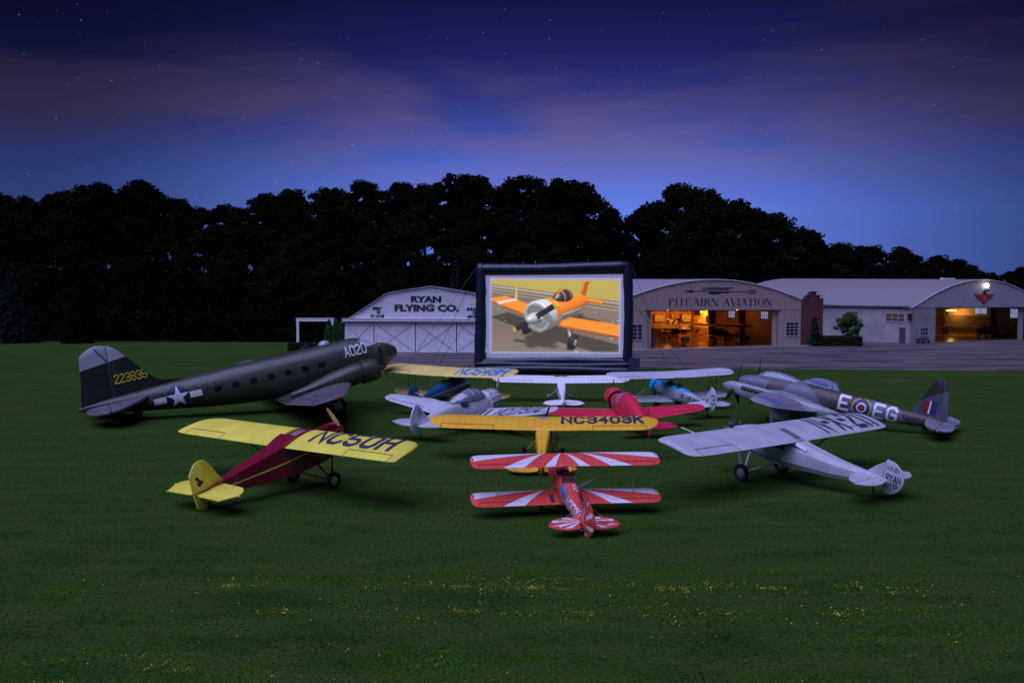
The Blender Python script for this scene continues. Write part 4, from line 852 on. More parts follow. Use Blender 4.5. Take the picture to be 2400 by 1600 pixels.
# ---- silver long-range monoplane N-X-211
def silver_mono():
    SIL = mat('silver_dope', (.56,.56,.60), .42, .12, .12, 1.1, ribs=.33); SIL2 = mat('engine_turned_metal', (.5,.5,.52), .3, .75, .25, 18)
    root = thing('silver_monoplane', 'silver fabric monoplane with N-X-211 on its wing and RYAN NYP on the rudder', 'aeroplane', PL['nyp'][:2]+(0,), R(PL['nyp'][2]), None, R(9.5), PL['nyp'][3])
    pf = [(1,.1),(.96,.45),(.62,1),(-.62,1),(-.96,.45),(-1,.1),(-.98,-.5),(-.6,-1),(.6,-1),(.98,-.5)]
    st = [(1.65,1.55,.34,.34,.34),(1.5,1.55,.40,.42,.42),(1.2,1.52,.46,.56,.52),(.6,1.5,.48,.72,.56),(-1.3,1.5,.48,.76,.55),(-1.85,1.52,.46,.66,.52),(-3.6,1.56,.32,.40,.36),(-5.4,1.72,.12,.16,.18),(-5.95,1.78,.03,.06,.1)]
    f = boxfus(st, pf); fb = f.bvh(); fo = obj('fuselage', f, SIL, root, ang=12)
    wst = [(0,.35,2.13,2.32),(.5,.35,2.13,2.32),(5.9,.35,2.13,2.34)]+[(6.35,.33,2.08,2.34),(6.7,.25,1.93,2.34),(6.92,.1,1.66,2.34),(7.01,-.12,1.25,2.34)]
    w, wb = mkwing(root, 'wing', wst, SIL, (4.1,6.3), .11, hinge=.78)
    # fairing running from the wing's trailing edge down onto the fuselage
    obj('wing_fairing', MB().rings([[(x, -hw, z-.12),(x, -hw*.8, z),(x, hw*.8, z),(x, hw, z-.12)] for x, hw, z in ((-1.45,.5,2.22),(-1.8,.47,2.19),(-2.3,.40,2.06))], caps=False), SIL, root)
    obj('roof_panel', MB().add(MB().box((0,0,0),(.01,.01,.01))), SIL, root) if False else None
    decal('skylight', root, [([(-.2,-.0),(.2,0),(.2,.95),(-.2,.95)],0)], (-1.6,0,3), (0,1,0), (1,0,0), wb, mat('grey_perspex', (.16,.16,.19), .2), step=.3, reach=1.5)
    t_, wd = stext('N-X-211', w=1.2, adv=5.9); GL_ = mat('charcoal_letters', (.045,.05,.065), .5)
    decal('registration', w, [([(x/wd*4.1, y) for x, y in p], l) for p, l in t_], (-1.38,-2.35,3.2), (0,-1,0), (1.5,0,0), wb, GL_, step=.35, reach=2, parent=w)
    # wrinkled seams over the wing centre
    seam = []
    for k, y in enumerate([-1.35,-1.15,-.95,1.0,1.2,1.45]): seam.append(([(-y,-.9-.1*(k%3)),(-y+.015,-.9-.1*(k%3)),(-y+.03,.2),(-y+.0,.2)],0))
    decal('fabric_seams', root, seam, (0,0,3), (0,-1,0), (1,0,0), wb, mat('seam_shade', (.30,.30,.35), .6), step=.4, reach=1.5, off=.006)
    decal('cockpit_window', root, [([(-.75,0),(-1.28,0),(-1.28,.46),(-.75,.46)],0)], (0,1,1.7), (1,0,0), (0,0,1), fb, INTER, (0,-1,0), .3, reach=1.5)
    decal('cockpit_window', root, [([(-.75,0),(-1.28,0),(-1.28,.46),(-.75,.46)],0)], (0,-1,1.7), (1,0,0), (0,0,1), fb, INTER, (0,1,0), .3, reach=1.5)
    fin = [(-4.8,1.84),(-4.8,1.84),(-5.3,2.30),(-5.6,2.50),(-5.6,2.50),(-5.6,1.7),(-5.6,1.7)]
    rud = [(-5.62,1.36),(-5.62,1.36),(-5.62,2.52),(-5.82,2.62),(-6.1,2.55),(-6.38,2.28),(-6.49,1.95),(-6.38,1.6),(-6.12,1.36),(-5.85,1.28)]
    stab = [(-4.75,.1),(-4.75,.1),(-4.78,.7),(-4.95,1.3),(-5.2,1.7),(-5.5,1.83),(-5.5,1.83),(-5.5,.1),(-5.5,.1)]
    elev = [(-5.53,.14),(-5.53,.14),(-5.53,1.83),(-5.8,1.75),(-6.02,1.4),(-6.08,.9),(-5.95,.4),(-5.85,.14)]
    _, ro, _ = tail(root, fin, rud, stab, elev, SIL, .07, 1.84)
    vb = plate(rud,.063).bvh()
    for s_, wdm, hh, x0, z0, lw in (('N-X-211',.56,.16,-5.70,2.26,1.0),('RYAN',.60,.24,-5.74,1.84,1.2),('NYP',.48,.22,-5.78,1.53,1.2)):
        q, wd = stext(s_, w=lw)
        decal('rudder_lettering', ro, [([(x/wd, y) for x, y in p], l) for p, l in q], (x0,.5,z0), (-wdm,0,0), (0,0,hh), vb, BLK, (0,-1,0), .3, reach=.8, off=.006, parent=ro)
    for sg in (1,-1):
        for a, b in (((.35,.48,1.0),(.1,3.6,2.3)), ((-1.25,.48,1.0),(-1.2,3.6,2.3))):
            obj('wing_strut', MB().tube((a[0],a[1]*sg,a[2]),(b[0],b[1]*sg,b[2]),.055,n=10,flat=.4,ax=(1,0,0)), SIL, root)
        obj('landing_gear_leg', MB().tube((0,1.36*sg,.40),(.22,1.50*sg,1.42),.13,n=12,flat=.45,ax=(1,0,0)), SIL, root)
        obj('axle_strut', MB().tube((0,1.3*sg,.40),(.45,.44*sg,1.05),.05,n=8,flat=.5).tube((0,1.3*sg,.40),(-.95,.44*sg,1.0),.05,n=8,flat=.5), SIL, root)
        tyre_rim(root, (0,1.44*sg,.39), .39, .16, RUB, CHROME)
    obj('nose_cowling', fuselage([(1.95,1.55,.12,.12,.12),(1.9,1.55,.24,.24,.24),(1.7,1.55,.33,.33,.33),(1.4,1.55,.38,.40,.40)], 20, 2), SIL2, root)
    radial(root, (1.8,0,1.55), .62, 9, CYL, DARK)
    prop(root, (2.0,0,1.55), 1.3, 2, ALU, SIL2, 100, .16, spin=.42, spinr=.2)
    obj('pitot_tube', MB().tube((.1,4.55,2.36),(1.0,4.6,2.42),.02,n=6), WHITE, root)
    obj('tail_skid', MB().tube((-5.15,0,1.55),(-5.45,0,.93),.03,n=6), DARK, root)
    wires(root, [((-5.5,.9*s_,1.86),(-5.5,0,2.4)) for s_ in (1,-1)], .008)
    return root
silver_mono()

# ---- maroon and yellow cabin monoplane NC50H
def maroon_mono():
    MAR = mat('maroon_paint', (.24,.008,.027), .30, 0, .08, 1.5, coat=.6); YW = mat('cream_yellow_dope', (.93,.80,.09), .42, 0, .14, .9, ribs=.34)
    root = thing('maroon_monoplane', 'maroon high-wing monoplane with pale yellow wings lettered NC50H', 'aeroplane', PL['rob'][:2]+(0,), R(PL['rob'][2]), None, R(11.5), PL['rob'][3])
    pf = [(1,.97),(.97,1),(-.97,1),(-1,.97),(-1,-.97),(-.97,-1),(.97,-1),(1,-.97)]
    st = [(1.75,1.72,.30,.26,.42),(1.05,1.70,.37,.34,.60),(.45,1.66,.43,.40,.66),(.25,1.62,.44,.70,.66),(-1.3,1.62,.44,.73,.64),(-1.75,1.64,.43,.64,.60),(-3.6,1.66,.28,.38,.36),(-5.1,1.68,.12,.17,.18),(-5.45,1.68,.05,.12,.16)]
    f = boxfus(st, pf); fb = f.bvh(); fo = obj('fuselage', f, MAR, root, ang=20)
    cst = [(0,.25,1.84,2.36),(.46,.25,1.84,2.36)]
    wc, cb = mkwing(root, 'centre_section', cst, MAR, None, .12)
    obj('roof_fairing', MB().rings([[(x,-hw,z-.15),(x,-hw,z),(x,hw,z),(x,hw,z-.15)] for x, hw, z in ((-.9,.458,2.545),(-1.3,.458,2.455),(-1.75,.43,2.30),(-2.2,.405,2.16))], caps=False), MAR, root)
    wst = [(.465,.25,1.84,2.36),(5.35,.25,1.84,2.38),(5.75,.18,1.77,2.38),(6.0,.04,1.63,2.38),(6.15,-.14,1.45,2.38),(6.26,-.5,1.09,2.38),(6.32,-1.0,.59,2.38)]
    bv = None
    for sg in (1,-1):
        w, b = mkwing(root, 'wing', wst, YW, (3.6,5.85), .12, (sg,), hinge=.78)
        if sg < 0: bv, wr = b, w
    t_, wd = stext('NC50H', w=1.25, adv=6.0)
    decal('registration', wr, [([(x/wd*4.1, y) for x, y in p], l) for p, l in t_], (-.92,-1.25,3.2), (0,-1,0), (.98,0,0), bv, mat('plum_letters', (.045,.035,.09), .5), step=.35, reach=2, parent=wr)
    decal('skylight', root, [([(-.17,0),(.17,0),(.17,.60),(-.17,.60)],0)], (-.72,0,3), (0,1,0), (1,0,0), cb, mat('skylight_panel', (.3,.3,.34), .25), step=.3, reach=1.5)
    for sg in (1,-1):
        strp = [(1.7,.0),(1.7,-.05),(-2,-.10),(-5.3,-.07),(-5.3,-.01),(-2,-.03)]
        decal('yellow_side_line', root, [([(x, z+.02+(-.0)) for x, z in strp],0)], (0,sg*1,1.68), (1,0,0), (0,0,1), fb, YW, (0,-sg,0), .5, reach=1.5, parent=fo)
        decal('side_window', root, [([(.2,0),(.2,.40),(-.5,.42),(-.5,0)],0),([(-.56,0),(-.56,.42),(-1.2,.42),(-1.55,0)],0)], (0,sg*1,1.82), (1,0,0), (0,0,1), fb, GLASS, (0,-sg,0), .4, reach=1.5)
        for a, b in (((.0,.44,1.02),(-.05,3.1,2.34)), ((-.9,.44,1.04),(-1.05,3.1,2.34))):
            obj('wing_strut', MB().tube((a[0],a[1]*sg,a[2]),(b[0],b[1]*sg,b[2]),.04,n=10,flat=.45,ax=(1,0,0)), MAR, root)
        obj('landing_gear_leg', MB().tube((.0,1.1*sg,.40),(.02,1.35*sg,1.45),.05,n=8,flat=.5), MAR, root)
        obj('axle_strut', MB().tube((0,1.1*sg,.38),(.0,.40*sg,1.0),.04,n=8).tube((0,1.1*sg,.38),(-.95,.40*sg,.98),.035,n=8).tube((.02,1.35*sg,1.45),(.3,.42*sg,1.0),.03,n=6).tube((.02,1.35*sg,1.45),(-.6,.42*sg,1.0),.03,n=6), MAR, root)
        tyre_rim(root, (0,1.2*sg,.38), .38, .15, RUB, CHROME)
    fin = [(-4.3,1.84),(-4.3,1.84),(-4.66,2.45),(-4.86,2.80),(-5.0,2.93),(-5.1,2.97),(-5.1,2.97),(-5.1,1.7),(-5.1,1.7)]
    rud = [(-5.12,1.3),(-5.12,1.3),(-5.12,2.97),(-5.12,2.97),(-5.3,2.97),(-5.5,2.86),(-5.7,2.6),(-5.74,2.5),(-5.68,1.7),(-5.62,1.25),(-5.62,1.25),(-5.3,1.1)]
    stab = [(-4.45,.12),(-4.45,.12),(-4.5,1.2),(-4.62,1.5),(-4.85,1.72),(-5.05,1.78),(-5.05,1.78),(-5.05,.12),(-5.05,.12)]
    elev = [(-5.08,.16),(-5.08,.16),(-5.08,1.78),(-5.2,1.76),(-5.7,1.5),(-5.74,1.46),(-5.7,.5),(-5.66,.16),(-5.66,.16)]
    _, ro, _ = tail(root, fin, rud, stab, elev, YW, .07, 1.80)
    vb = plate(rud,.063).bvh(); q, wd = stext('NC50H', w=.9)
    for sg in (1,-1): decal('rudder_lettering', ro, [([(x/wd, y) for x, y in p], l) for p, l in q], (-5.14-(.0 if sg>0 else .48),sg*.5,1.68), (-.48*sg,0,0), (0,0,.13), vb, BLK, (0,-sg,0), .3, reach=.8, off=.005, parent=ro)
    em = [(spl([(-.16,.0),(-.04,.05),(.02,.16),(.1,.22),(.16,.12),(.06,.02),(.12,-.08),(.02,-.2),(-.06,-.14),(-.14,-.1)],3),0)]
    for sg in (1,-1): decal('rudder_emblem', ro, em, (-5.36,sg*.5,2.22), (sg*1,0,0), (0,0,1), vb, BLK, (0,-sg,0), .2, reach=.8, off=.005, parent=ro)
    eng = MB().box((1.15,0,2.12),(.95,.34,.22)).box((1.1,0,2.25),(.7,.24,.06)); obj('engine_cowl', eng, MAR, root, smooth=False)
    lv = MB()
    for i in range(9):
        for sg in (1,-1): lv.box((.75+i*.1,.18*sg,2.12),(.035,.02,.13)); lv.box((.75+i*.1,.345*sg,1.86),(.035,.06,.16))
    obj('louvres', lv, INTER, root, smooth=False)
    obj('radiator', MB().box((1.82,0,1.72),(.12,.52,.66)), MAR, root, smooth=False)
    prop(root, (1.98,0,1.85), 1.12, 2, mat('laminated_wood', (.55,.28,.05), .3, 0, .25, 10, coat=.5), CHROME, 52, .19)
    for sg in (1,-1): obj('fuel_cap', MB().lathe([(0,.04),(.06,.03)], (.1,.75*sg,2.55), (0,0,1), 8), DARK, root)
    obj('control_wires', MB().tube((-4.9,.9,1.84),(-4.6,.05,2.1),.008,n=4).tube((-4.9,-.9,1.84),(-4.6,-.05,2.1),.008,n=4).tube((-4.7,-1,1.84),(-3.9,-.3,1.9),.006,n=4), WIRE, root)
    obj('tail_skid', MB().tube((-4.9,0,1.5),(-5.2,0,1.12),.03,n=6), DARK, root)
    return root
maroon_mono()

# ---- olive twin-engined transport
def transport():
    OD = mat('olive_drab', (.052,.058,.038), .42, .05, .20, .5, coat=.15, panels=((0,1.15),(2,.62))); GR = mat('neutral_grey', (.135,.14,.15), .42, .05, .10, .6, panels=((1,1.1),(0,.7))); TIPG = mat('fin_tip_grey', (.42,.42,.44), .45); YT = mat('yellow_tip', (.75,.55,.02), .5)
    DK = mat('matt_black_blade', (.012,.012,.013), .6); ODK = mat('fin_olive', (.018,.023,.019), .5, 0, .14, .8, panels=((2,.8),))
    root = thing('transport_aeroplane', 'large olive twin-engined transport aeroplane with star insignia and 223835 on its fin', 'aeroplane', PL['c47'][:2]+(0,), R(PL['c47'][2]), None, R(PL['c47'][4]), PL['c47'][3])
    st = [(5.5,2.88,.05,.05,.05),(5.4,2.88,.32,.30,.30),(5.0,2.88,.62,.58,.60),(4.4,2.88,.88,.80,.86),(3.8,2.88,1.03,.93,1.0),(3.4,2.88,1.08,1.10,1.05),(2.9,2.89,1.13,1.42,1.12),(2.3,2.9,1.17,1.50,1.17),(1.0,2.92,1.2,1.48,1.25),(-1,2.92,1.22,1.46,1.30),(-3.5,2.94,1.2,1.44,1.28),(-6,3.02,1.12,1.32,1.14),(-8.5,3.18,.93,1.08,.88),(-11,3.38,.64,.76,.62),(-13,3.55,.36,.48,.40),(-14.4,3.68,.14,.22,.2),(-14.9,3.72,.03,.06,.06)]
    f = fuselage(st, 36, 4, 2.15); fb = f.bvh(); fo = obj('fuselage', f, OD, root)
    # wings
    cst = [(0,.9,4.35,1.9),(3.95,.9,4.35,1.9)]
    wc, cb = mkwing(root, 'centre_wing', cst, OD, None, .15, camber=.015)
    ost = [(3.96,.9,4.35,1.9)]+[(3.96+(13.6-3.96)*f_, .9-2.75*f_, 4.35-2.35*f_, 1.9+DI*f_) for f_ in (.25,.5,.75,.95,1.0)]+[(14.05,-2.05,1.72,1.9+DI*1.03),(14.35,-2.4,1.2,1.9+DI*1.05),(14.5,-2.8,.5,1.9+DI*1.05)]
    for sg in (1,-1):
        w, b = mkwing(root, 'outer_wing', ost, GR, (6.4,13.4), .13, (sg,), .015, hinge=.78)
        decal('de_icing_slot', w, [([(-12.6*sg,-2.55),(-12.45*sg,-2.55),(-7.4*sg,-2.35),(-7.4*sg,-2.45)],0)], (0,0,6), (0,-1,0), (1,0,0), b, LINE, step=1, reach=5, parent=w)
        obj('navigation_lamp', MB().lathe([(-.12,.01),(-.08,.06),(.08,.06),(.12,.01)], (-2.55,14.42*sg,1.92+DI*1.05), (1,0,0), 8), mat('red_lamp', (.4,.01,.01), .2) if sg < 0 else mat('green_lamp', (.01,.3,.05), .2), w)
        n_ = fuselage([(3.15,2.35,.50,.50,.50),(3.05,2.35,.66,.66,.66),(2.7,2.35,.74,.74,.74),(2.0,2.35,.76,.76,.76),(1.98,2.35,.66,.66,.66),(1.7,2.34,.68,.68,.68),(.9,2.28,.68,.66,.72),(-.3,2.2,.64,.52,.72),(-1.5,2.1,.50,.30,.58),(-2.8,2.0,.25,.1,.25)], 28, 2)
        n_.v = [(x, y+2.85*sg, z) for x, y, z in n_.v]; na = obj('engine_nacelle', n_, OD, root)
        obj('cowling_gap', MB().lathe([(-.03,.69),(-.03,.775),(.03,.775),(.03,.69)], (1.95,2.85*sg,2.35), (1,0,0), 28, caps=False), LINE, na)
        radial(na, (2.75,2.85*sg,2.35), .62, 9, CYL, DARK)
        prop(root, (3.45,2.85*sg,2.35), 1.75, 3, DK, DARK, 95 if sg < 0 else 60, .26, spin=.3, spinr=.13, tip=YT)
        obj('exhaust_stack', MB().tube((1.4,(2.85-.45*sg*sg)*sg,1.75),(-.2,(2.85-.3)*sg,1.55),.12,n=8), DARK, na)
        obj('main_gear_leg', MB().tube((.35,2.55*sg,1.8),(0,2.6*sg,.55),.06,n=8).tube((.35,3.15*sg,1.8),(0,3.1*sg,.55),.06,n=8).tube((0,2.55*sg,.56),(0,3.15*sg,.56),.05,n=8).tube((0,2.6*sg,.6),(-1.9,2.6*sg,1.7),.045,n=6).tube((0,3.1*sg,.6),(-1.9,3.1*sg,1.7),.045,n=6), ALU, root)
        tyre_rim(root, (0,2.85*sg,.57), .57, .40, RUB, ALU)
    # tail
    fin = [(-8.0,4.2),(-8.0,4.2),(-9.6,4.42),(-10.4,4.85),(-11.1,5.75),(-11.7,6.5),(-12.15,6.98),(-12.5,7.2),(-12.55,7.2),(-12.55,7.2),(-12.7,5),(-12.8,3.6),(-12.8,3.6),(-11.5,3.6)]
    rud = [(-12.83,3.45),(-12.83,3.45),(-12.73,5),(-12.58,7.21),(-12.58,7.21),(-13.1,7.33),(-13.65,7.2),(-14.1,6.88),(-14.15,6.8),(-14.4,5.2),(-14.6,4.2),(-14.6,3.65),(-14.0,3.4)]
    stab = [(-10.7,.2),(-10.7,.2),(-11.4,1.8),(-12.0,3.1),(-12.4,3.75),(-12.85,4.05),(-13.1,4.07),(-13.1,4.07),(-13.1,.2),(-13.1,.2)]
    elev = [(-13.14,.35),(-13.14,.35),(-13.14,4.07),(-13.6,4.0),(-14.1,3.6),(-14.4,2.6),(-14.4,1.2),(-14.0,.45)]
    fo_, ro_, _ = tail(root, fin, rud, stab, elev, OD, .16, 3.66, fm=ODK, rm=ODK, sm=GR)
    for q_ in (fo_, ro_): paint_split(q_, (-11,0,6.45), (-.13,0,1), TIPG)
    vb = MB().add(plate(fin,.16)).add(plate(rud,.144)).bvh()
    for sg in (1,-1):
        decal('rudder_hinge_line', root, [([(-12.86,3.7),(-12.80,3.7),(-12.70,6.4),(-12.76,6.4)],0),([(-12.7,6.4),(-12.76,6.34),(-13.3,7.2),(-13.24,7.22)],0)], (0,sg*.6,0), (1,0,0), (0,0,1), vb, LINE, (0,-sg,0), .6, reach=.55, off=.014)
        q, wd = stext('223835', w=.95, adv=5.5); x0 = -12.5 if sg < 0 else -10.55
        decal('serial_number', root, [([(x/wd*1.85, y) for x, y in p], l) for p, l in q], (x0,sg*.6,4.85), (-sg,0,0), (0,0,.50), vb, YT, (0,-sg,0), .5, reach=.55, off=.01)
        q, wd = stext('A020', w=.95, adv=5.6); x0 = 1.6 if sg < 0 else 3.1
        decal('nose_number', fo, [([(x/wd*1.5, y) for x, y in p], l) for p, l in q], (x0,sg*2.2,3.36), (-sg,0,0), (0,0,.60), fb, WHITE, (0,-sg,-.1*0), .2, reach=2, off=.015, parent=fo)
        # star and bars
        C_ = (-9.2, sg*2.2, 3.25); U = (-sg*1.0,0,.055 if sg<0 else -.055*0)
        NAVY = mat('insignia_blue', (.008,.012,.04), .5)
        decal('insignia_disc', fo, [disc(.72)], C_, (-sg,0,0), (0,0,1), fb, NAVY, (0,-sg,0), .2, reach=2, off=.012, parent=fo)
        bars = [([(a*.70,-.19),(a*1.42,-.19),(a*1.42,.19),(a*.70,.19)],0) for a in (1,-1)]
        for b_ in bars: decal('insignia_bar', fo, [b_], C_, (-sg,0,0), (0,0,1), fb, WHITE, (0,-sg,0), .2, reach=2, off=.018, parent=fo)
        star = [(.70*(1 if k % 2 == 0 else .382)*math.sin(2*PI*k/10), .70*(1 if k % 2 == 0 else .382)*math.cos(2*PI*k/10)) for k in range(10)]
        decal('insignia_star', fo, [([star[k], star[(k+1) % 10], (0,0)],0) for k in range(10)], C_, (-sg,0,0), (0,0,1), fb, WHITE, (0,-sg,0), .2, reach=2, off=.026, parent=fo)
        for k in range(7):
            x = -.1-1.12*k; decal('cabin_window', fo, [([(x+.21,-.13),(x+.21,.14),(x+.18,.17),(x-.18,.17),(x-.21,.14),(x-.21,-.13),(x-.18,-.16),(x+.18,-.16)],0)], (0,sg*2.2,3.22), (1,0,0), (0,0,1), fb, mat('dark_window', (.006,.007,.010), .3), (0,-sg,0), .2, reach=2, off=.012, parent=fo)
        decal('cockpit_side_window', fo, [([(3.75,.0),(3.5,.36),(3.1,.5),(2.95,.0)],0)], (0,sg*2.2,3.6), (1,0,0), (0,0,1), fb, GLASS, (0,-sg,0), .15, reach=2, off=.012, parent=fo)
        decal('windscreen', fo, [([(.06*sg,-.0),(.85*sg,-.04),(.70*sg,.46),(.06*sg,.50)],0)], (4.9,0,3.72), (0,1,0), (0,0,1), fb, mat('pale_windscreen', (.50,.51,.60), .1, coat=.5), (-1,0,0), .12, reach=2.2, off=.02, parent=fo)
    obj('astrodome', MB().lathe([(0,.40),(.12,.36),(.24,.24),(.28,.01)], (.6,0,4.38), (0,0,1), 16), mat('clear_dome', (.35,.36,.42), .12, coat=.6), root)
    obj('aerial_mast', MB().box((1.75,.15,4.75),(.12,.05,.6)).tube((1.75,.15,5.02),(.7,.15,5.0),.02,n=5), DARK, root, smooth=False)
    obj('air_scoop', MB().rings([[(x,y,z) for y,z in ((-.14,4.36),(.14,4.36),(.1,h),(-.1,h))] for x,h in ((-1.2,4.38),(-.7,4.62),(-.45,4.62))]), DARK, root)
    obj('tailwheel_strut', MB().tube((-11.1,0,3.0),(-11.6,.0,2.6),.07,n=8).tube((-11.9,0,3.1),(-11.6,0,2.6),.05,n=8), ALU, root)
    tyre_rim(root, (-11.7,0,TWZ), .3, .2, RUB, DARK)
    return root
DI = 1.0; TWZ = 2.62
transport()

# ---- grey and brown twin-engined wooden bomber with letters E, roundel, EG
def roundel(root, parent, bvh, org, U, V, drop, r, dull=False, off=.012):
    Y = mat('roundel_yellow', (.62,.36,.02), .5); B = mat('roundel_blue', (.015,.03,.14), .5); Rd = mat('roundel_red', (.28,.012,.015), .5)
    if dull: B = mat('roundel_dull_blue', (.10,.16,.42), .5); Rd = mat('roundel_dull_red', (.42,.10,.17), .5)
    L_ = ([(r, B), (r*.42, Rd)] if dull else [(r, Y), (r*.86, B), (r*.50, WHITE), (r*.36, Rd)])
    for i, (q, m) in enumerate(L_): decal('roundel_ring', root, [disc(q)], org, U, V, bvh, m, drop, .3, reach=3, off=off+.007*i, parent=parent)
def bomber():
    def camo(lo, hi, sc, thr, gate):
        def b(m, t, bs, tcn):
            n = t.nodes.new('ShaderNodeTexNoise'); n.inputs['Scale'].default_value = sc; n.inputs['Detail'].default_value = 1.5; t.links.new(tcn.outputs['Object'], n.inputs[0])
            s = t.nodes.new('ShaderNodeSeparateXYZ'); t.links.new(tcn.outputs['Object'], s.inputs[0])
            def M(op, a, c):
                q = t.nodes.new('ShaderNodeMath'); q.operation = op; q.use_clamp = False
                for i, x in enumerate((a, c)):
                    if isinstance(x, (int, float)): q.inputs[i].default_value = x
                    else: t.links.new(x, q.inputs[i])
                return q.outputs[0]
            v = n.outputs[0]
            if gate == 'fus':   # brown bands over the spine, none forward of the cockpit or under the belly
                wv = M('SINE', M('ADD', M('MULTIPLY', s.outputs[0], 1.35), -.6), 0); v = M('ADD', M('MULTIPLY', v, .5), M('MULTIPLY', wv, .32))
                v = M('ADD', v, M('MULTIPLY', M('SUBTRACT', s.outputs[2], 2.1), .42)); v = M('SUBTRACT', v, M('MULTIPLY', M('GREATER_THAN', s.outputs[0], 1.35), 5))
                v = M('ADD', v, M('MULTIPLY', M('MULTIPLY', M('LESS_THAN', s.outputs[0], 1.3), M('GREATER_THAN', s.outputs[0], -3.2)), .22))
            if gate == 'fin':
                v = M('ADD', M('MULTIPLY', v, .4), M('MULTIPLY', M('ADD', M('SUBTRACT', s.outputs[2], 3.75), M('MULTIPLY', M('ADD', s.outputs[0], 8.1), .75)), .8))
            r = t.nodes.new('ShaderNodeValToRGB'); t.links.new(v, r.inputs[0]); ramp(r, [(thr-.012, lo), (thr+.012, hi)])
            n2 = t.nodes.new('ShaderNodeTexNoise'); n2.inputs['Scale'].default_value = 3; t.links.new(tcn.outputs['Object'], n2.inputs[0])
            mx = t.nodes.new('ShaderNodeMix'); mx.data_type = 'RGBA'; mx.blend_type = 'MULTIPLY'; mx.inputs[0].default_value = .35
            t.links.new(r.outputs[0], mx.inputs[6]); t.links.new(n2.outputs[0], mx.inputs[7]); t.links.new(mx.outputs[2], bs.inputs['Base Color'])
        return b
    LG = mat('sea_grey', (.36,.38,.44), .38, 0, .07, .8, panels=((0,.9),)); CF = mat('camouflage_fuselage', (.2,.2,.2), .45, build=camo((.155,.17,.225), (.085,.062,.062), .5, .42, 'fus'))
    CV = mat('camouflage_fin', (.2,.2,.2), .45, build=camo((.11,.12,.165), (.050,.034,.036), .6, .42, 'fin')); CW = mat('camouflage_wing', (.2,.2,.2), .42, build=camo((.34,.36,.43), (.25,.25,.285), .30, .52, ''))
    UND = mat('dark_underside', (.05,.055,.07), .5)
    root = thing('bomber_aeroplane', 'grey and brown camouflaged twin-engined bomber with roundel and white code letters', 'aeroplane', PL['mos'][:2]+(0,), R(PL['mos'][2]), None, R(11.5), PL['mos'][3])
    st = [(3.35,1.95,.06,.06,.06),(3.25,1.95,.26,.26,.26),(2.9,1.96,.46,.44,.46),(2.2,1.98,.62,.60,.64),(1.2,2.0,.68,.72,.76),(-.5,2.04,.68,.78,.80),(-2.2,2.10,.64,.72,.74),(-4.2,2.2,.56,.62,.64),(-6.2,2.30,.46,.48,.50),(-8.0,2.38,.31,.33,.36),(-9.2,2.42,.15,.16,.18),(-9.6,2.43,.03,.03,.03)]
    f = fuselage(st, 32, 4, 2.1); fb = f.bvh(); fo = obj('fuselage', f, CF, root)
    nz_ = fuselage(st[:6], 32, 4, 2.1)
    wst = [(0,1.15,3.75,1.85),(1.0,1.15,3.75,1.87),(3.6,.93,3.25,2.0),(5.8,.62,2.45,2.13),(7.2,.40,1.75,2.21)]+[(7.7,.26,1.45,2.24),(8.05,.02,1.05,2.26),(8.25,-.28,.55,2.26)]
    w, wb = mkwing(root, 'wing', wst, CW, (4.3,7.5), .13, hinge=.78, camber=.015)
    for sg in (1,-1):
        roundel(root, w, wb, (-.35,5.9*sg,4), (0,-1,0), (1,0,0), (0,0,-1), .72, True)
        stn = [(2.62,1.85,.36,.36,.38),(2.2,1.83,.40,.40,.48),(1.5,1.8,.42,.42,.56),(.6,1.78,.43,.42,.60),(-.8,1.75,.42,.38,.60),(-2.4,1.80,.34,.28,.46),(-3.4,1.86,.16,.12,.2),(-3.7,1.87,.03,.03,.03)]
        n_ = fuselage(stn, 26, 3, 2.3); n_.v = [(x, y+2.45*sg, z) for x, y, z in n_.v]; nb = n_.bvh(); na = obj('engine_nacelle', n_, LG, root)
        prop(root, (2.72,2.45*sg,1.85), 1.82, 3, mat('matt_black_blade', (.012,.012,.013)), LG, 100 if sg > 0 else 65, .30, spin=.85, spinr=.37)
        for sd_ in (1,-1):
            ex = MB()
            for k in range(6): ex.tube((2.15-.23*k,(2.45*sg+.38*sd_),1.98),(2.02-.23*k,(2.45*sg+.50*sd_),1.94),.075,n=8)
            obj('exhaust_stubs', ex, mat('burnt_steel', (.10,.085,.075), .5, .5), na)
            decal('exhaust_shroud', na, [([(.75,-.11),(2.3,-.11),(2.3,.13),(.75,.13)],0)], (0,2.45*sg+sd_*1,1.98), (1,0,0), (0,0,1), nb, BLK, (0,-sd_,0), .3, reach=1.2, parent=na)
        obj('main_gear_leg', MB().tube((.25,2.18*sg,1.5),(0,2.2*sg,.5),.07,n=8).tube((.25,2.72*sg,1.5),(0,2.7*sg,.5),.07,n=8).tube((0,2.15*sg,.5),(0,2.75*sg,.5),.05,n=8).tube((0,2.2*sg,.55),(-1.0,2.2*sg,1.4),.04,n=6).tube((0,2.7*sg,.55),(-1.0,2.7*sg,1.4),.04,n=6), ALU, root)
        obj('wheel_door', MB().box((-.35,2.05*sg,.98),(1.2,.03,.62)).box((-.35,2.85*sg,.98),(1.2,.03,.62)), LG, root, smooth=False)
        tyre_rim(root, (0,2.45*sg,.5), .5, .34, RUB, ALU)
        obj('radiator_inlet', MB().box((1.0,1.35*sg,1.72),(.3,1.2,.2)), UND, root, smooth=False)
        q, wd = stext('E', w=1.15); q2, wd2 = stext('EG', w=1.15, adv=5.9)
        o_ = (1,0,0) if sg < 0 else (-1,0,0)
        xs = (-3.1,-5.1) if sg > 0 else (-6.2,-3.6)
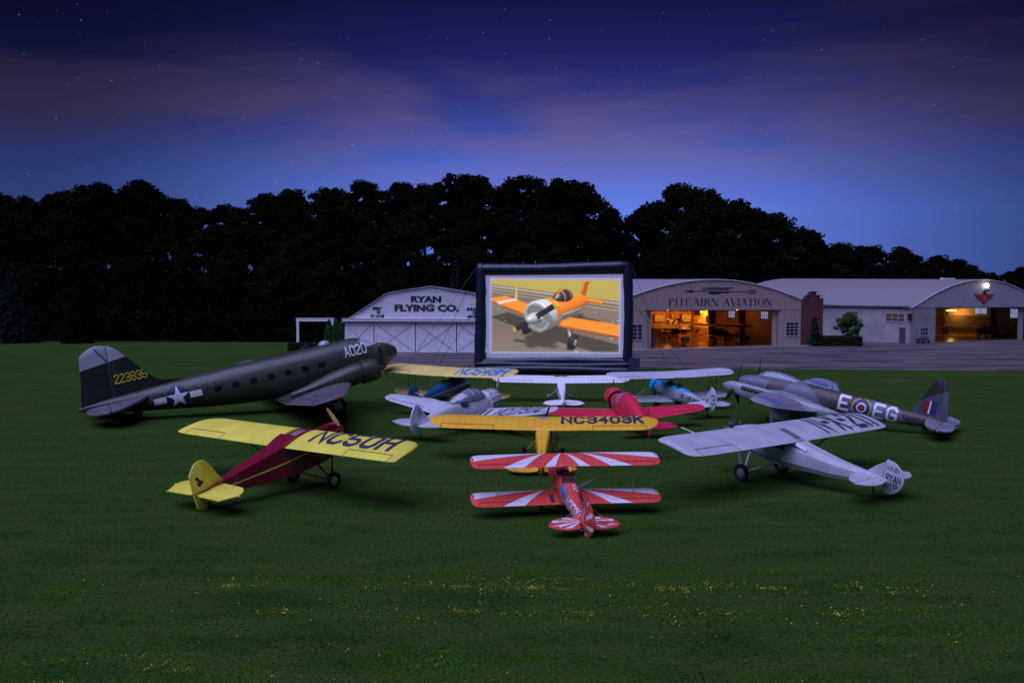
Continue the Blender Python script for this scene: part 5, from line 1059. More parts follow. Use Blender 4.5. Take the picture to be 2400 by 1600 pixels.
        for q_, w_, x0 in ((q, .50, xs[0]), (q2, 1.22, xs[1])):
            wd_ = wd if q_ is q else wd2
            decal('code_letter', fo, [([(x/wd_*w_, y) for x, y in p], l) for p, l in q_], (x0,sg*1.6,1.93), o_, (0,0,.76), fb, WHITE, (0,-sg,0), .2, reach=2, off=.014, parent=fo)
        roundel(root, fo, fb, (-4.36,sg*1.6,2.28), o_, (0,0,1), (0,-sg,0), .56)
        q, wd = stext('NZ2308', w=.8); decal('serial_number', fo, [([(x/wd*.85, y) for x, y in p], l) for p, l in q], (-7.45 if sg > 0 else -8.3,sg*1.2,2.32), o_, (0,0,.20), fb, mat('dark_serial', (.03,.03,.045), .5), (0,-sg,0), .2, reach=2, off=.012, parent=fo)
    # canopy
    can = fuselage([(2.25,2.5,.20,.03,.03),(1.85,2.52,.42,.36,.1),(1.35,2.55,.47,.50,.1),(.5,2.62,.46,.46,.1),(-.3,2.68,.36,.26,.1),(-.75,2.74,.1,.05,.05)], 20, 3, 2.3)
    co = obj('canopy', can, mat('canopy_glass', (.20,.22,.28), .08, 0, 0, coat=.8), root); cbv = can.bvh(); fr = MB()
    for x in (1.78,1.3,.8,.3): fr.rings([[(x+dx, .50*math.cos(a)*k_, 2.6+.50*math.sin(a)*k_*(1-.0)) for dx, k_ in ((-.02,.99),(.02,.99))] for a, k_ in [(PI*i/12, 1) for i in range(13)]], caps=False, closed=False)
    frm = []
    for x in (1.95,1.6,1.2,.8,.4,0,-.35): frm.append(([(x,-.6),(x+.045,-.6),(x+.045,.6),(x,.6)],0))
    frm += [([(-.6,y_),(2.2,y_),(2.2,y_+.04),(-.6,y_+.04)],0) for y_ in (-.3,-.02,.26)]
    decal('canopy_frame', co, frm, (0,0,4), (1,0,0), (0,1,0), cbv, LG, (0,0,-1), .1, reach=2, off=.012, parent=co)
    fin = [(-7.0,2.65),(-7.0,2.65),(-7.25,3.3),(-7.6,4.2),(-7.85,4.72),(-8.05,4.92),(-8.25,4.95),(-8.25,4.95),(-8.5,2.6),(-8.5,2.6)]
    rud = [(-8.53,2.6),(-8.53,2.6),(-8.28,4.95),(-8.28,4.95),(-8.45,4.9),(-8.62,4.6),(-8.8,3.8),(-8.95,3.1),(-8.97,2.7),(-8.95,2.6)]
    stab = [(-7.9,.1),(-7.9,.1),(-7.95,1.2),(-8.1,2.2),(-8.3,2.8),(-8.6,3.1),(-8.75,3.14),(-8.75,3.14),(-8.75,.1),(-8.75,.1)]
    elev = [(-8.78,.15),(-8.78,.15),(-8.78,3.14),(-9.1,3.05),(-9.42,2.6),(-9.55,1.8),(-9.5,.8),(-9.3,.15)]
    tail(root, fin, rud, stab, elev, CV, .12, 2.48, sm=CW)
    vb = MB().add(plate(fin,.12)).bvh()
    for sg in (1,-1):
        for i, (m, x) in enumerate(((mat('roundel_red', ()), -7.55), (WHITE, -7.87), (mat('roundel_blue', ()), -7.96))):
            wdt = (.32,.09,.34)[i]; decal('fin_flash', root, [([(x,2.85),(x-wdt,2.85),(x-wdt,3.6),(x,3.6)],0)], (0,sg*.5,0), (1,0,0), (0,0,1), vb, m, (0,-sg,0), .4, reach=.5, off=.008)
    obj('whip_aerial', MB().tube((-3.0,.05,2.75),(-2.5,.1,3.5),.02,n=5), WIRE, root)
    twheel(root, -7.95, 1.63, .2, top=.6)
    return root
bomber()

# ---- open-cockpit biplanes: blue one (NC648H) and the mail plane (3)
def open_biplane(name, label, pl, P):
    root = thing('open_biplane', label, 'biplane', PL[pl][:2]+(0,), R(PL[pl][2]), None, R(9.5), PL[pl][3]); F = P['fus']
    st = [(1.45,1.45,.20,.2,.2),(1.40,1.45,.36,.36,.36),(.9,1.46,.42,.44,.48),(.2,1.46,.43,.47,.52),(-1.0,1.47,.42,.52,.50),(-1.7,1.48,.38,.50,.46),(-2.6,1.5,.28,.36,.36),(-4.0,1.53,.12,.17,.22),(-4.7,1.54,.03,.08,.14)]
    st = [(s_[0], s_[1]-(.06 if pl == 'bird' else 0), *[v*(1.14 if pl == 'bird' else 1.) for v in s_[2:]]) for s_ in st]
    f = fuselage(st, 30, 3, 2.5); fb = f.bvh(); fo = obj('fuselage', f, F, root)
    ut = [(0,.55,P['cu'],2.62),(.7,.55,P['cu'],2.62),(4.2,.55,P['cu'],2.70)]+roundtip(5.18,.55,P['cu'],2.71,.98,asym=P.get('asym',.1))
    lt = [(0,.25,P['cl'],1.0),(.5,.25,P['cl'],1.0),(3.6,.25,P['cl'],1.12)]+roundtip(P['ls'],.25,P['cl'],1.13,.85,asym=.1)
    up_, ub = mkwing(root, 'upper_wing', ut, P['wing'], (2.6,4.6), .11)
    lo_, lb = mkwing(root, 'lower_wing', lt, P['wing'], None, .11)
    ns = P['ns']
    for sg in (1,-1):
        obj('interplane_strut', MB().tube((.05,ns*sg,1.1),(.38,ns*sg,2.66),.03,n=8,flat=.5,ax=(1,0,0)), BLK, root)
        obj('interplane_strut', MB().tube((-.72,ns*sg,1.1),(-.5,ns*sg,2.66),.03,n=8,flat=.5,ax=(1,0,0)), BLK, root)
        obj('interplane_strut', MB().tube((-.70,ns*sg,1.1),(.36,ns*sg,2.66),.025,n=8,flat=.5,ax=(1,0,0)), BLK, root)
        obj('cabane_strut', MB().tube((.55,.38*sg,1.8),(.42,.66*sg,2.6),.026,n=8,flat=.5).tube((-.35,.38*sg,1.9),(-.5,.66*sg,2.6),.026,n=8,flat=.5).tube((.55,.38*sg,1.8),(-.5,.66*sg,2.6),.02,n=6), BLK, root)
        obj('landing_gear_leg', MB().tube((.45,.36*sg,1.0),(.05,.85*sg,.35),.045,n=8,flat=.5).tube((-.55,.36*sg,1.0),(0,.85*sg,.35),.035,n=8,flat=.5), P['trim'], root)
        tyre_rim(root, (0,.92*sg,.34), .34, .14, RUB, P['trim'])
    W_ = []
    for s_ in (1,-1): W_ += [((0,.45*s_,1.05),(.1,ns*s_,2.66)),((.3,.65*s_,2.6),(-.1,ns*s_,1.12)),((-.5,.65*s_,2.6),(-.5,ns*s_,1.12)),((-4.2,1.0*s_,1.66),(-4.3,0,2.2))]
    wires(root, W_, .012)
    def top(nm, x0, x1, hw, m, off=.02): return decal(nm, root, [([(hw*math.cos(2*PI*k/18), (x0+x1)/2+(x1-x0)/2*math.sin(2*PI*k/18)) for k in range(18)], 0)], (0,0,2.8), (0,-1,0), (1,0,0), fb, m, step=.15, off=off, parent=fo)
    for (x0, x1) in ((-1.55,-.95),(-.6,.05)):
        if P['cap']:   # raised painted decking around the cockpits
            pass
        top('cockpit_opening', x0, x1, .26, INTER)
        obj('coaming', MB().rings([[((x0+x1)/2+(.30+.03*math.cos(q))*math.sin(a), (.27+.03*math.cos(q))*math.cos(a), 1.94+.035*math.sin(q)) for q in [PI/3*i for i in range(6)]] for a in [2*PI*j/20 for j in range(21)]], caps=False), P['coam'], root)
        obj('windscreen', MB().rings([[(x1+.04,.24*math.cos(a),1.93+.02*math.sin(a)),(x1-.12,.19*math.cos(a),2.05+.12*math.sin(a))] for a in [PI*j/8 for j in range(9)]], caps=False, closed=False), GLASS, root)
    if P['cap']:
        for nm, x0, x1, zl in (('painted_nose', .75, 1.44, -.6), ('painted_decking', -2.35, .76, .14)):
            decal(nm, fo, [([(x0,-.6),(x1,-.6),(x1,.6),(x0,.6)],0)] if zl > 0 else [([(x0,-.45),(x1,-.45),(x1,.45),(x0,.45)],0)], (0,0,3), (1,0,0), (0,1,0), fb, P['cap'], step=.12, off=.010, reach=2, parent=fo) if zl < 0 else decal(nm, fo, [([(x0,-.12),(x0+.5,-.33),(x1,-.40),(x1,.40),(x0+.5,.33),(x0,.12)],0)], (0,0,3), (1,0,0), (0,1,0), fb, P['cap'], step=.12, off=.010, reach=2, parent=fo)
        for sg in (1,-1): decal('painted_nose', fo, [([(.75,-.3),(1.43,-.3),(1.43,.4),(.75,.4)],0)], (0,sg,1.45), (1,0,0), (0,0,1), fb, P['cap'], (0,-sg,0), .15, off=.012, reach=1.2, parent=fo)
    radial(root, (1.5,0,1.45), .56, P['ncyl'], CYL if not P['cap'] else DARK, DARK)
    if P['cap']: obj('engine_ring', MB().lathe([(-.2,.50),(-.2,.56),(0,.60),(.14,.57),(.16,.52),(-.1,.50)], (1.42,0,1.45), (1,0,0), 26, caps=False), P['cap'], root)
    prop(root, (1.78,0,1.45), 1.2, 2, DARK, DARK, P['pa'], .15)
    tail(root, P['fin'], P['rud'],
         [(-3.55,.1),(-3.55,.1),(-3.65,.8),(-3.85,1.35),(-4.1,1.6),(-4.25,1.64),(-4.25,1.64),(-4.25,.1),(-4.25,.1)],
         [(-4.28,.15),(-4.28,.15),(-4.28,1.64),(-4.5,1.58),(-4.75,1.3),(-4.85,.8),(-4.7,.2)], P['wing'], .06, 1.62, fm=P['tailm'], rm=P['tailm'], sm=P['wing'])
    twheel(root, -4.35, .74, .14, top=.7)
    for tx, wd, m, chw, hgt, ital in P['txt']:
        q, w_ = stext(tx, w=1.25, shear=.12); decal('registration', up_, [([(x/w_*wd, y) for x, y in p], l) for p, l in q], (-1.02,-.95,3.6), (0,-1,0), (hgt*.0+1.05,0,0), ub, m, step=.4, reach=2, parent=up_)
    return root, fo, fb
BLU = mat('deep_blue_paint', (.008,.075,.20), .32, 0, .08, 2, coat=.4); CRM = mat('cream_wing', (.86,.66,.19), .42, 0, .10, 1, ribs=.34); LB = mat('light_blue_letters', (.06,.22,.60), .5)
bp, bfo, bfb = open_biplane('bird', 'blue biplane with cream-yellow wings lettered NC648H beside the transport aeroplane', 'bird', dict(fus=BLU, wing=CRM, trim=mat('bright_yellow_paint', (.70,.58,.02), .4), cu=1.95, cl=1.3, ls=4.55, ns=3.2, cap=None, coam=mat('rust_leather', (.16,.045,.012), .6), ncyl=5, pa=108, tailm=BLU,
    fin=[(-3.7,1.66),(-3.7,1.66),(-4.05,2.3),(-4.28,2.55),(-4.28,2.55),(-4.28,1.5),(-4.28,1.5)], rud=[(-4.3,1.2),(-4.3,1.2),(-4.3,2.57),(-4.6,2.7),(-4.95,2.45),(-5.1,1.95),(-4.98,1.45),(-4.6,1.15)],
    txt=[('NC648H',3.55,LB,0,.78,.0)]))
for sg in (1,-1): decal('yellow_side_line', bp, [([(1.3,.02),(1.3,-.03),(-4.4,-.0),(-4.4,.03)],0)], (0,sg,1.55), (1,0,0), (0,0,1), bfb, mat('bright_yellow_paint', ()), (0,-sg,0), .4, reach=1.2, off=.012, parent=bfo)
SLW = mat('mail_silver', (.62,.63,.70), .4, .1, .08, 1.2, ribs=.34); CYN = mat('bright_cyan_paint', (.02,.34,.66), .35, 0, .05, 2, coat=.3)
MFIN = [(-3.8,1.66),(-3.8,1.66),(-4.05,2.3),(-4.28,2.62),(-4.28,2.62),(-4.28,1.5),(-4.28,1.5)]; MRUD = [(-4.3,1.2),(-4.3,1.2),(-4.3,2.64),(-4.52,2.78),(-4.85,2.55),(-5.02,2.0),(-4.92,1.5),(-4.6,1.18)]
mp_, mfo, mfb = open_biplane('mail', 'silver biplane with cyan nose lettered US AIR MAIL and number 3 on its tail', 'mail', dict(fus=mat('mail_silver_fuselage', (.42,.43,.48), .4, .15, .08, 1.5), wing=SLW, trim=DARK, cu=1.45, cl=1.25, ls=4.75, ns=3.5, cap=CYN, coam=BLK, ncyl=7, pa=80, tailm=SLW,
    fin=MFIN, rud=MRUD, txt=[]))
vb = plate(MRUD, .054).bvh()
for sg in (1,-1):
    q, w_ = stext('3', w=.8); decal('tail_number', mp_, [([(x, y) for x, y in p], l) for p, l in q], (-4.5 if sg > 0 else -4.82,sg*.5,1.75), (-.5*sg,0,0), (0,0,.56), vb, BLK, (0,-sg,0), .3, reach=.8, off=.006)
    q, w_ = stext('US AIR MAIL', w=1.1); decal('mail_lettering', mfo, [([(x/w_, y) for x, y in p], l) for p, l in q], (-1.75 if sg > 0 else -3.65,sg,1.43), (-1.9*sg,0,0), (0,0,.27), mfb, BLK, (0,-sg,0), .3, reach=1.2, off=.012, parent=mfo)
    decal('tail_roundel', mp_, [disc(.14)], (-4.15,sg*.5,1.85), (1,0,0), (0,0,1), plate(MFIN,.06).bvh(), mat('salmon_red', (.5,.06,.06), .5), (0,-sg,0), .3, reach=.8, off=.006)

# ---- low-wing sport aeroplanes: polished silver NC17372 and the red one
def low_wing(name, label, pl, P):
    root = thing('low_wing_aeroplane', label, 'aeroplane', PL[pl][:2]+(0,), R(PL[pl][2]), None, R(P['pit']), PL[pl][3])
    f = fuselage(P['st'], 32, 3, 2.15); fb = f.bvh(); fo = obj('fuselage', f, P['m'], root)
    w, wb = mkwing(root, 'wing', P['wst'], P['m'], P['ctl'], .13, camber=.02)
    tail(root, P['fin'], P['rud'], P['stab'], P['elev'], P['m'], .08, P['zs'])
    for sg in (1,-1):
        obj('wheel_spat', fuselage([(.42,.5,.02,.02,.02),(.3,.5,.12,.14,.12),(0,.5,.16,.22,.16),(-.4,.52,.12,.18,.12),(-.75,.56,.02,.03,.02)], 16, 3), P['m'], root, loc=(0,1.35*sg,-.12))
        obj('landing_gear_leg', MB().tube((0,1.35*sg,.4),(0,1.3*sg,P['wst'][0][3]+.1),.09,n=10,flat=1.6), P['m'], root)
        tyre_rim(root, (0,1.35*sg,.24), .24, .14, RUB, DARK)
    twheel(root, P['tw'][0], P['tw'][1], .12, top=.4)
    return root, fo, fb, w, wb
SLV = mat('polished_sheet', (.66,.65,.70), .28, .15, .12, 1.2, coat=.2)
rs, rfo, rfb, rw, rwb = low_wing('scw', 'silver low-wing aeroplane with bubble canopy and NC17372 on its wing', 'scw', dict(m=SLV, pit=9,
    st=[(2.05,1.3,.34,.34,.34),(1.98,1.3,.50,.50,.50),(1.6,1.3,.58,.58,.58),(1.0,1.32,.60,.60,.60),(.97,1.32,.50,.50,.56),(.3,1.34,.52,.55,.58),(-.6,1.38,.52,.62,.56),(-1.4,1.44,.48,.62,.52),(-2.6,1.54,.36,.46,.42),(-4.2,1.6,.16,.22,.24),(-5.1,1.62,.03,.08,.1)],
    wst=[(0,1.0,2.15,.95),(.7,1.0,2.15,.97),(5.0,.12,1.22,1.62),(5.35,-.02,1.02,1.67),(5.6,-.18,.74,1.71),(5.72,-.35,.4,1.72)], ctl=(2.9,5.2),
    fin=[(-3.9,1.75),(-3.9,1.75),(-4.3,2.1),(-4.55,2.5),(-4.72,2.62),(-4.8,2.63),(-4.8,2.63),(-4.8,1.5),(-4.8,1.5)], rud=[(-4.83,1.15),(-4.83,1.15),(-4.83,2.64),(-5.0,2.58),(-5.3,2.2),(-5.42,1.75),(-5.35,1.35),(-5.1,1.1)],
    stab=[(-3.85,.1),(-3.85,.1),(-4.0,.9),(-4.2,1.5),(-4.4,1.72),(-4.55,1.76),(-4.55,1.76),(-4.62,.1),(-4.62,.1)], elev=[(-4.66,.18),(-4.66,.18),(-4.6,1.76),(-4.75,1.7),(-5.0,1.2),(-5.15,.6),(-5.05,.18)], zs=1.62, tw=(-4.75,.78)))
cn = fuselage([(.85,1.80,.30,.03,.03),(.5,1.80,.46,.36,.1),(.05,1.82,.51,.50,.1),(-.55,1.86,.50,.50,.1),(-1.3,1.93,.40,.26,.1),(-2.1,2.0,.2,.06,.05)], 22, 3)
co = obj('canopy', cn, mat('canopy_glass', ()), rs); ccb = cn.bvh()
bar = [([(x,-.7),(x+.07,-.7),(x+.07,.7),(x,.7)],0) for x in (-1.0,-.45,.05,.5)]+[([(-1.0,-.03),(.8,-.03),(.8,.03),(-1.0,.03)],0)]
decal('canopy_frame', co, bar, (0,0,4), (1,0,0), (0,1,0), ccb, SLV, step=.1, reach=2.2, off=.014, parent=co)
decal('rear_canopy_skin', co, [([(-2.3,-.7),(-1.0,-.7),(-1.0,.7),(-2.3,.7)],0)], (0,0,4), (1,0,0), (0,1,0), ccb, SLV, step=.12, reach=2.2, off=.010, parent=co)
for sg in (1,-1): decal('side_window', rfo, [(spl([(-1.0,-.02),(-1.1,.26),(-1.55,.25),(-1.6,.06),(-1.3,-.08)],4),0)], (0,sg,1.68), (1,0,0), (0,0,1), rfb, GLASS, (0,-sg,0), .15, reach=1.3, off=.012, parent=rfo)
radial(rs, (2.0,0,1.3), .5, 7, CYL, DARK); cw = MB()
for k in range(14):
    a = 2*PI*k/14; cw.tube((1.0,.60*math.cos(a),1.32+.60*math.sin(a)),(2.0,.52*math.cos(a),1.3+.52*math.sin(a)),.055,n=8)
obj('cowling_bumps', cw, SLV, rs); prop(rs, (2.35,0,1.3), 1.15, 2, ALU, ALU, 100, .15, spin=.25, spinr=.12)
q, w_ = stext('NC17372', w=1.0, shear=.22); decal('registration', rw, [([(x/w_*3.0, y) for x, y in p], l) for p, l in q], (-.78,-1.75,3), (0,-1,0), (.85,0,0), rwb, mat('slate_letters', (.05,.05,.08), .5), step=.4, reach=2.5, parent=rw)
wk = mat('grip_walkway', ()); decal('wing_walkway', rw, [([(.62,-1.1),(.78,-1.1),(.78,.35),(.62,.35)],0),([(1.05,-1.1),(1.22,-1.1),(1.22,.25),(1.05,.25)],0)], (0,0,3), (0,-1,0), (1,0,0), rwb, wk, step=.4, reach=2.5, parent=rw)
vb = plate([(-3.9,1.75),(-3.9,1.75),(-4.3,2.1),(-4.55,2.5),(-4.72,2.62),(-4.8,2.63),(-4.8,2.63),(-4.8,1.5),(-4.8,1.5)], .08).bvh()
for sg in (1,-1):
    for s_, z_ in (('RYAN', 2.28), ('SCW', 2.1), ('NC17372', 1.92)):
        q, w_ = stext(s_, w=.8); decal('fin_lettering', rs, [([(x/w_*.28, y) for x, y in p], l) for p, l in q], (-4.47 if sg > 0 else -4.75,sg*.5,z_), (-sg,0,0), (0,0,.12), vb, BLK, (0,-sg,0), .3, reach=.8, off=.006)

PNK = mat('cherry_red_paint', (.74,.035,.075), .26, 0, .06, 1.2, coat=.6)
ps, pfo, pfb, pw, pwb = low_wing('pink', 'glossy cherry-red low-wing aeroplane with round cowl and wooden propeller', 'pink', dict(m=PNK, pit=12,
    st=[(.95,1.55,.48,.48,.48),(.5,1.55,.58,.58,.58),(.0,1.55,.62,.72,.60),(-.5,1.58,.63,.98,.60),(-1.3,1.6,.63,1.02,.60),(-2.2,1.62,.58,.90,.55),(-3.3,1.66,.42,.62,.42),(-4.4,1.7,.20,.32,.25),(-5.2,1.72,.03,.08,.1)],
    wst=[(0,.6,2.05,1.0),(.8,.6,2.05,1.0),(4.9,.2,1.25,1.36),(5.25,.1,1.08,1.39),(5.5,-.05,.8,1.41),(5.62,-.25,.42,1.42)], ctl=(2.8,5.1),
    fin=[(-3.9,2.0),(-3.9,2.0),(-4.3,2.45),(-4.6,2.85),(-4.8,2.95),(-4.8,2.95),(-4.8,1.6),(-4.8,1.6)], rud=[(-4.83,1.15),(-4.83,1.15),(-4.83,2.96),(-5.05,2.85),(-5.3,2.4),(-5.42,1.9),(-5.35,1.4),(-5.1,1.1)],
    stab=[(-4.0,.1),(-4.0,.1),(-4.05,1.0),(-4.2,1.6),(-4.5,1.8),(-4.7,1.82),(-4.7,1.82),(-4.72,.1),(-4.72,.1)], elev=[(-4.76,.18),(-4.76,.18),(-4.72,1.82),(-5.0,1.8),(-5.2,1.3),(-5.25,.6),(-5.1,.18)], zs=1.72, tw=(-4.8,1.0)))
obj('engine_cowling', MB().lathe([(-.25,.50),(-.3,.60),(-.1,.66),(.3,.66),(.55,.58),(.58,.50),(.3,.46),(-.2,.46)], (1.35,0,1.55), (1,0,0), 32, caps=False), PNK, ps)
obj('cowling_gap', MB().lathe([(-.02,.50),(.02,.5),(.02,.61),(-.02,.61)], (1.0,0,1.55), (1,0,0), 32, caps=False), BLK, ps)
radial(ps, (1.6,0,1.55), .46, 7, CYL, DARK)
prop(ps, (2.05,0,1.55), 1.12, 2, mat('redwood_blade', (.28,.05,.015), .3, 0, .2, 10, coat=.5), CHROME, 93, .14)
for sg in (1,-1): decal('side_window', pfo, [([(-.3,.0),(-.22,.42),(-.85,.62),(-.9,.0)],0)], (0,sg,1.92), (1,0,0), (0,0,1), pfb, mat('pale_window', (.30,.27,.33), .12, coat=.5), (0,-sg,0), .15, reach=1.3, off=.012, parent=pfo)
decal('windscreen', pfo, [([(-.42,0),(.42,0),(.32,.40),(-.32,.40)],0)], (1,0,2.08), (0,1,0), (-.5,0,1), pfb, mat('pale_window', ()), (-1,0,0), .12, reach=1.6, off=.012, parent=pfo)
decal('wing_walkway', pw, [([(.68,-1.2),(.92,-1.2),(.92,.3),(.68,.3)],0)], (0,0,3), (0,-1,0), (1,0,0), pwb, mat('grey_walkway', (.10,.09,.11), .8), step=.3, reach=2.5, parent=pw)

# ------------------------------------------------------------------ aircraft and clutter inside the hangars
def rotorcraft():
    m = mat('dark_green_fabric', (.03,.035,.02), .4, coat=.3); t = thing('autogyro', 'dark autogyro with long drooping rotor blades inside the beige hangar', 'autogyro')
    st = [(1.9,1.7,.3,.3,.3),(1.7,1.7,.5,.5,.5),(.8,1.7,.55,.6,.6),(-1,1.7,.45,.6,.5),(-4,1.75,.15,.25,.25),(-4.8,1.8,.03,.1,.1)]
    obj('fuselage', fuselage(st, 20, 3, 2.4), m, t)
    obj('mast', MB().tube((.7,.35,2.2),(.4,0,3.7),.06,n=6).tube((.7,-.35,2.2),(.4,0,3.7),.06,n=6).tube((-.5,0,2.2),(.4,0,3.7),.06,n=6).lathe([(0,.2),(.3,.22),(.45,.1)], (.4,0,3.65), (0,0,1), 12), DARK, t)
    for k in range(4):
        a = R(20+90*k); d = Vector((math.cos(a), math.sin(a), 0)); b = MB(); rr = []
        for f in (0,.25,.5,.75,1): c = Vector((.4,0,3.95))+d*6.2*f+Vector((0,0,-.75*f*f)); n_ = Vector((-d.y,d.x,0)); rr.append([c+n_*.2+Vector((0,0,.0)), c+Vector((0,0,.03)), c-n_*.2, c-Vector((0,0,.03))])
        obj('rotor_blade', b.rings(rr), m, t)
    for sg in (1,-1):
        obj('stub_wing', MB().rings([airfoil(.5,1.2,.4*sg,1.4,.13), airfoil(.4,1.0,3.4*sg,1.6,.13), airfoil(.3,.8,3.9*sg,2.1,.13)]), m, t)
        tyre_rim(t, (.6,1.7*sg,.36), .36, .2, RUB, DARK); obj('landing_gear_leg', MB().tube((.6,.45*sg,1.5),(.6,1.65*sg,.4),.05,n=6).tube((.6,1.6*sg,.4),(.5,1.7*sg,1.5),.05,n=6), DARK, t)
    radial(t, (2.1,0,1.7), .55, 9, CYL, DARK); prop(t, (2.4,0,1.7), 1.2, 2, ALU, ALU, 30, .15)
    obj('rudder', plate([(-4.1,1.9),(-4.1,1.9),(-4.4,2.8),(-4.8,2.9),(-5.2,2.4),(-5.1,1.7),(-4.8,1.5)], .06), m, t)
    for sg in (1,-1): obj('tailplane', plate([(x, y*sg) for x, y in [(-3.7,.1),(-3.7,.1),(-3.9,1.5),(-4.3,1.8),(-4.7,1.5),(-4.8,.1),(-4.8,.1)]], .06, 'xy', z=1.9), m, t)
    return t
au = rotorcraft(); place(au, ph, 26.0, 21.5, .05, R(205))
DKM = mat('dark_burgundy_fabric', (.06,.012,.012), .35, coat=.4); DKY = mat('dull_ochre_fabric', (.22,.12,.02), .4)
PL['h1'] = (0,0,0,1.15); hb1, _, _ = open_biplane('hangar_biplane', 'dark biplane parked behind the trolleys inside the beige hangar', 'h1', dict(fus=DKM, wing=mat('dark_brown_fabric', (.07,.035,.012), .3, coat=.4), trim=DARK, cu=1.6, cl=1.2, ls=4.5, ns=3.2, cap=None, coam=BLK, ncyl=7, pa=30, tailm=DKM,
    fin=[(-3.85,1.66),(-3.85,1.66),(-4.15,2.1),(-4.28,2.2),(-4.28,2.2),(-4.28,1.5),(-4.28,1.5)], rud=[(-4.3,1.2),(-4.3,1.2),(-4.3,2.22),(-4.55,2.35),(-4.85,2.15),(-5.0,1.75),(-4.9,1.35),(-4.6,1.15)], txt=[]))
r_ = hb1.rotation_euler.copy(); hb1.location = (ph.matrix_basis @ Vector((0,0,0))); 
def place_plane(o, root, x, y, yaw, pitch=12):
    Mx = Matrix.LocRotScale(root.location, root.rotation_euler, None); p = Mx @ Vector((x, y, .05)); o.location = p; o.rotation_euler = (0, -R(pitch), root.rotation_euler[2]+R(yaw))
place_plane(hb1, ph, 28.3, 12.5, 200, 9.5)
hm = high_wing('ochre high-wing aeroplane under the tube lamp inside the right-hand hangar', (0,0,0), 0, 1.15, DKY, DKY, False, num=False); place_plane(hm, gh, 30, 21, 215, 12)
hm2 = high_wing('glossy dark blue aeroplane just inside the right-hand hangar doorway', (0,0,0), 0, 1.2, dk, dk, False, num=False); place_plane(hm2, gh, 33, 8, 165, 12)
def trolley(label, x, y, rz, s, m, root=ph):
    t = thing('tool_trolley', label, 'trolley', scale=s); obj('tray', MB().box((0,0,.9),(1.1,.6,.12)).box((0,0,.35),(1.1,.6,.06)), m, t, smooth=False); obj('drawers', MB().box((0,0,.64),(.95,.5,.36)), m, t, smooth=False)
    for sx in (-.5,.5):
        for sy in (-.26,.26): obj('leg', MB().box((sx,sy,.48),(.05,.05,.84)), DARK, t, smooth=False)
    for sx in (-.5,.5):
        for sy in (-.26,.26): obj('castor', MB().lathe([(-.03,.05),(.03,.05)], (sx,sy,.06), (0,1,0), 10), RUB, t)
    return place(t, root, x, y, .05, rz)
trolley('small red tool trolley on the orange-lit floor nearest the doorway', 25.5, 6.5, .3, 1.3, mat('tool_red', (.35,.03,.02), .4)); trolley('pale tool trolley behind the red one in the beige hangar', 19.0, 10, -.2, 1.2, CRP); trolley('dark tool trolley at the right of the beige hangar doorway', 27.6, 5.0, .1, 1.5, DARK)
ct = thing('covered_cart', 'dark covered cart standing inside the left jamb of the beige hangar', 'cart'); obj('cover', MB().rings([[(x*1.0*k, y*.9*k, z) for x, y in ((1,.3),(.8,.9),(-.8,1),(-1,.2),(-.9,-.8),(.7,-1))] for k, z in ((1.0,.25),(1.05,.9),(.75,1.7),(.25,2.4))]), mat('dark_canvas', (.04,.035,.045), .8), ct)
for y in (.8,-.8): obj('wheel', MB().lathe([(-.08,.3),(.08,.3)], (0,y,.32), (0,1,0), 16), RUB, ct)
place(ct, ph, 5.9, 1.6, .05)
rc = thing('fuel_drum', 'bright red drum at the right jamb of the right-hand hangar', 'drum'); obj('drum', MB().lathe([(0,.5),(.02,.52),(.5,.5),(.52,.54),(.56,.5),(1.2,.5),(1.22,.54),(1.3,.5)], (0,0,0), (0,0,1), 20), mat('signal_red', (.6,.03,.02), .4), rc); obj('lid', MB().lathe([(0,.47),(.03,.47)], (0,0,1.3), (0,0,1), 20), DARK, rc); place(rc, gh, 34.0, -.6)
bn = thing('bench', 'low dark bench against the pale wall under the small window', 'bench'); obj('seat', MB().box((0,0,.45),(3.4,.45,.08)), DARK, bn, smooth=False); obj('backrest', MB().box((0,.22,.75),(3.4,.06,.3)), DARK, bn, smooth=False)
for x in (-1.5,0,1.5): obj('leg', MB().box((x,0,.2),(.1,.4,.4)), DARK, bn, smooth=False)
place(bn, gh, 2.8, -.6)
wb_ = thing('wall_box', 'small dark box fixed high on the pale side wall near the corner', 'wall box'); obj('box_body', MB().box((0,0,0),(.35,.7,1.0)), DARK, wb_, smooth=False); obj('box_hood', MB().box((-.05,0,.55),(.5,.8,.08)), BLK, wb_, smooth=False); place(wb_, gh, -.2, .0, 4.6)

# ------------------------------------------------------------------ pergola frame, hedges, shrubs
pg = thing('white_pergola', 'white post and beam frame standing before the dark wood', 'pergola', (-31.6,134,0)); obj('beam', MB().box((2.7,0,4.45),(5.5,.3,.42)).box((2.7,0,4.70),(5.6,.4,.06)), TRIM, pg, smooth=False)
for x in (.15, 5.25): obj('post', MB().box((x,0,2.12),(.34,.3,4.24)), TRIM, pg, smooth=False)
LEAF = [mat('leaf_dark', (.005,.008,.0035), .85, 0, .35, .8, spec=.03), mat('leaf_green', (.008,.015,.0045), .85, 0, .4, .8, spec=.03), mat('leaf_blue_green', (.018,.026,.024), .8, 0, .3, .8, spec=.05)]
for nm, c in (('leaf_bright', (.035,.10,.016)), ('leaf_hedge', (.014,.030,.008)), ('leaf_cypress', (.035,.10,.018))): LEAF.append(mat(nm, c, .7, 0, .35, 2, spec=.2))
BARK = mat('dark_bark', (.022,.018,.015), .9, 0, .3, 3)
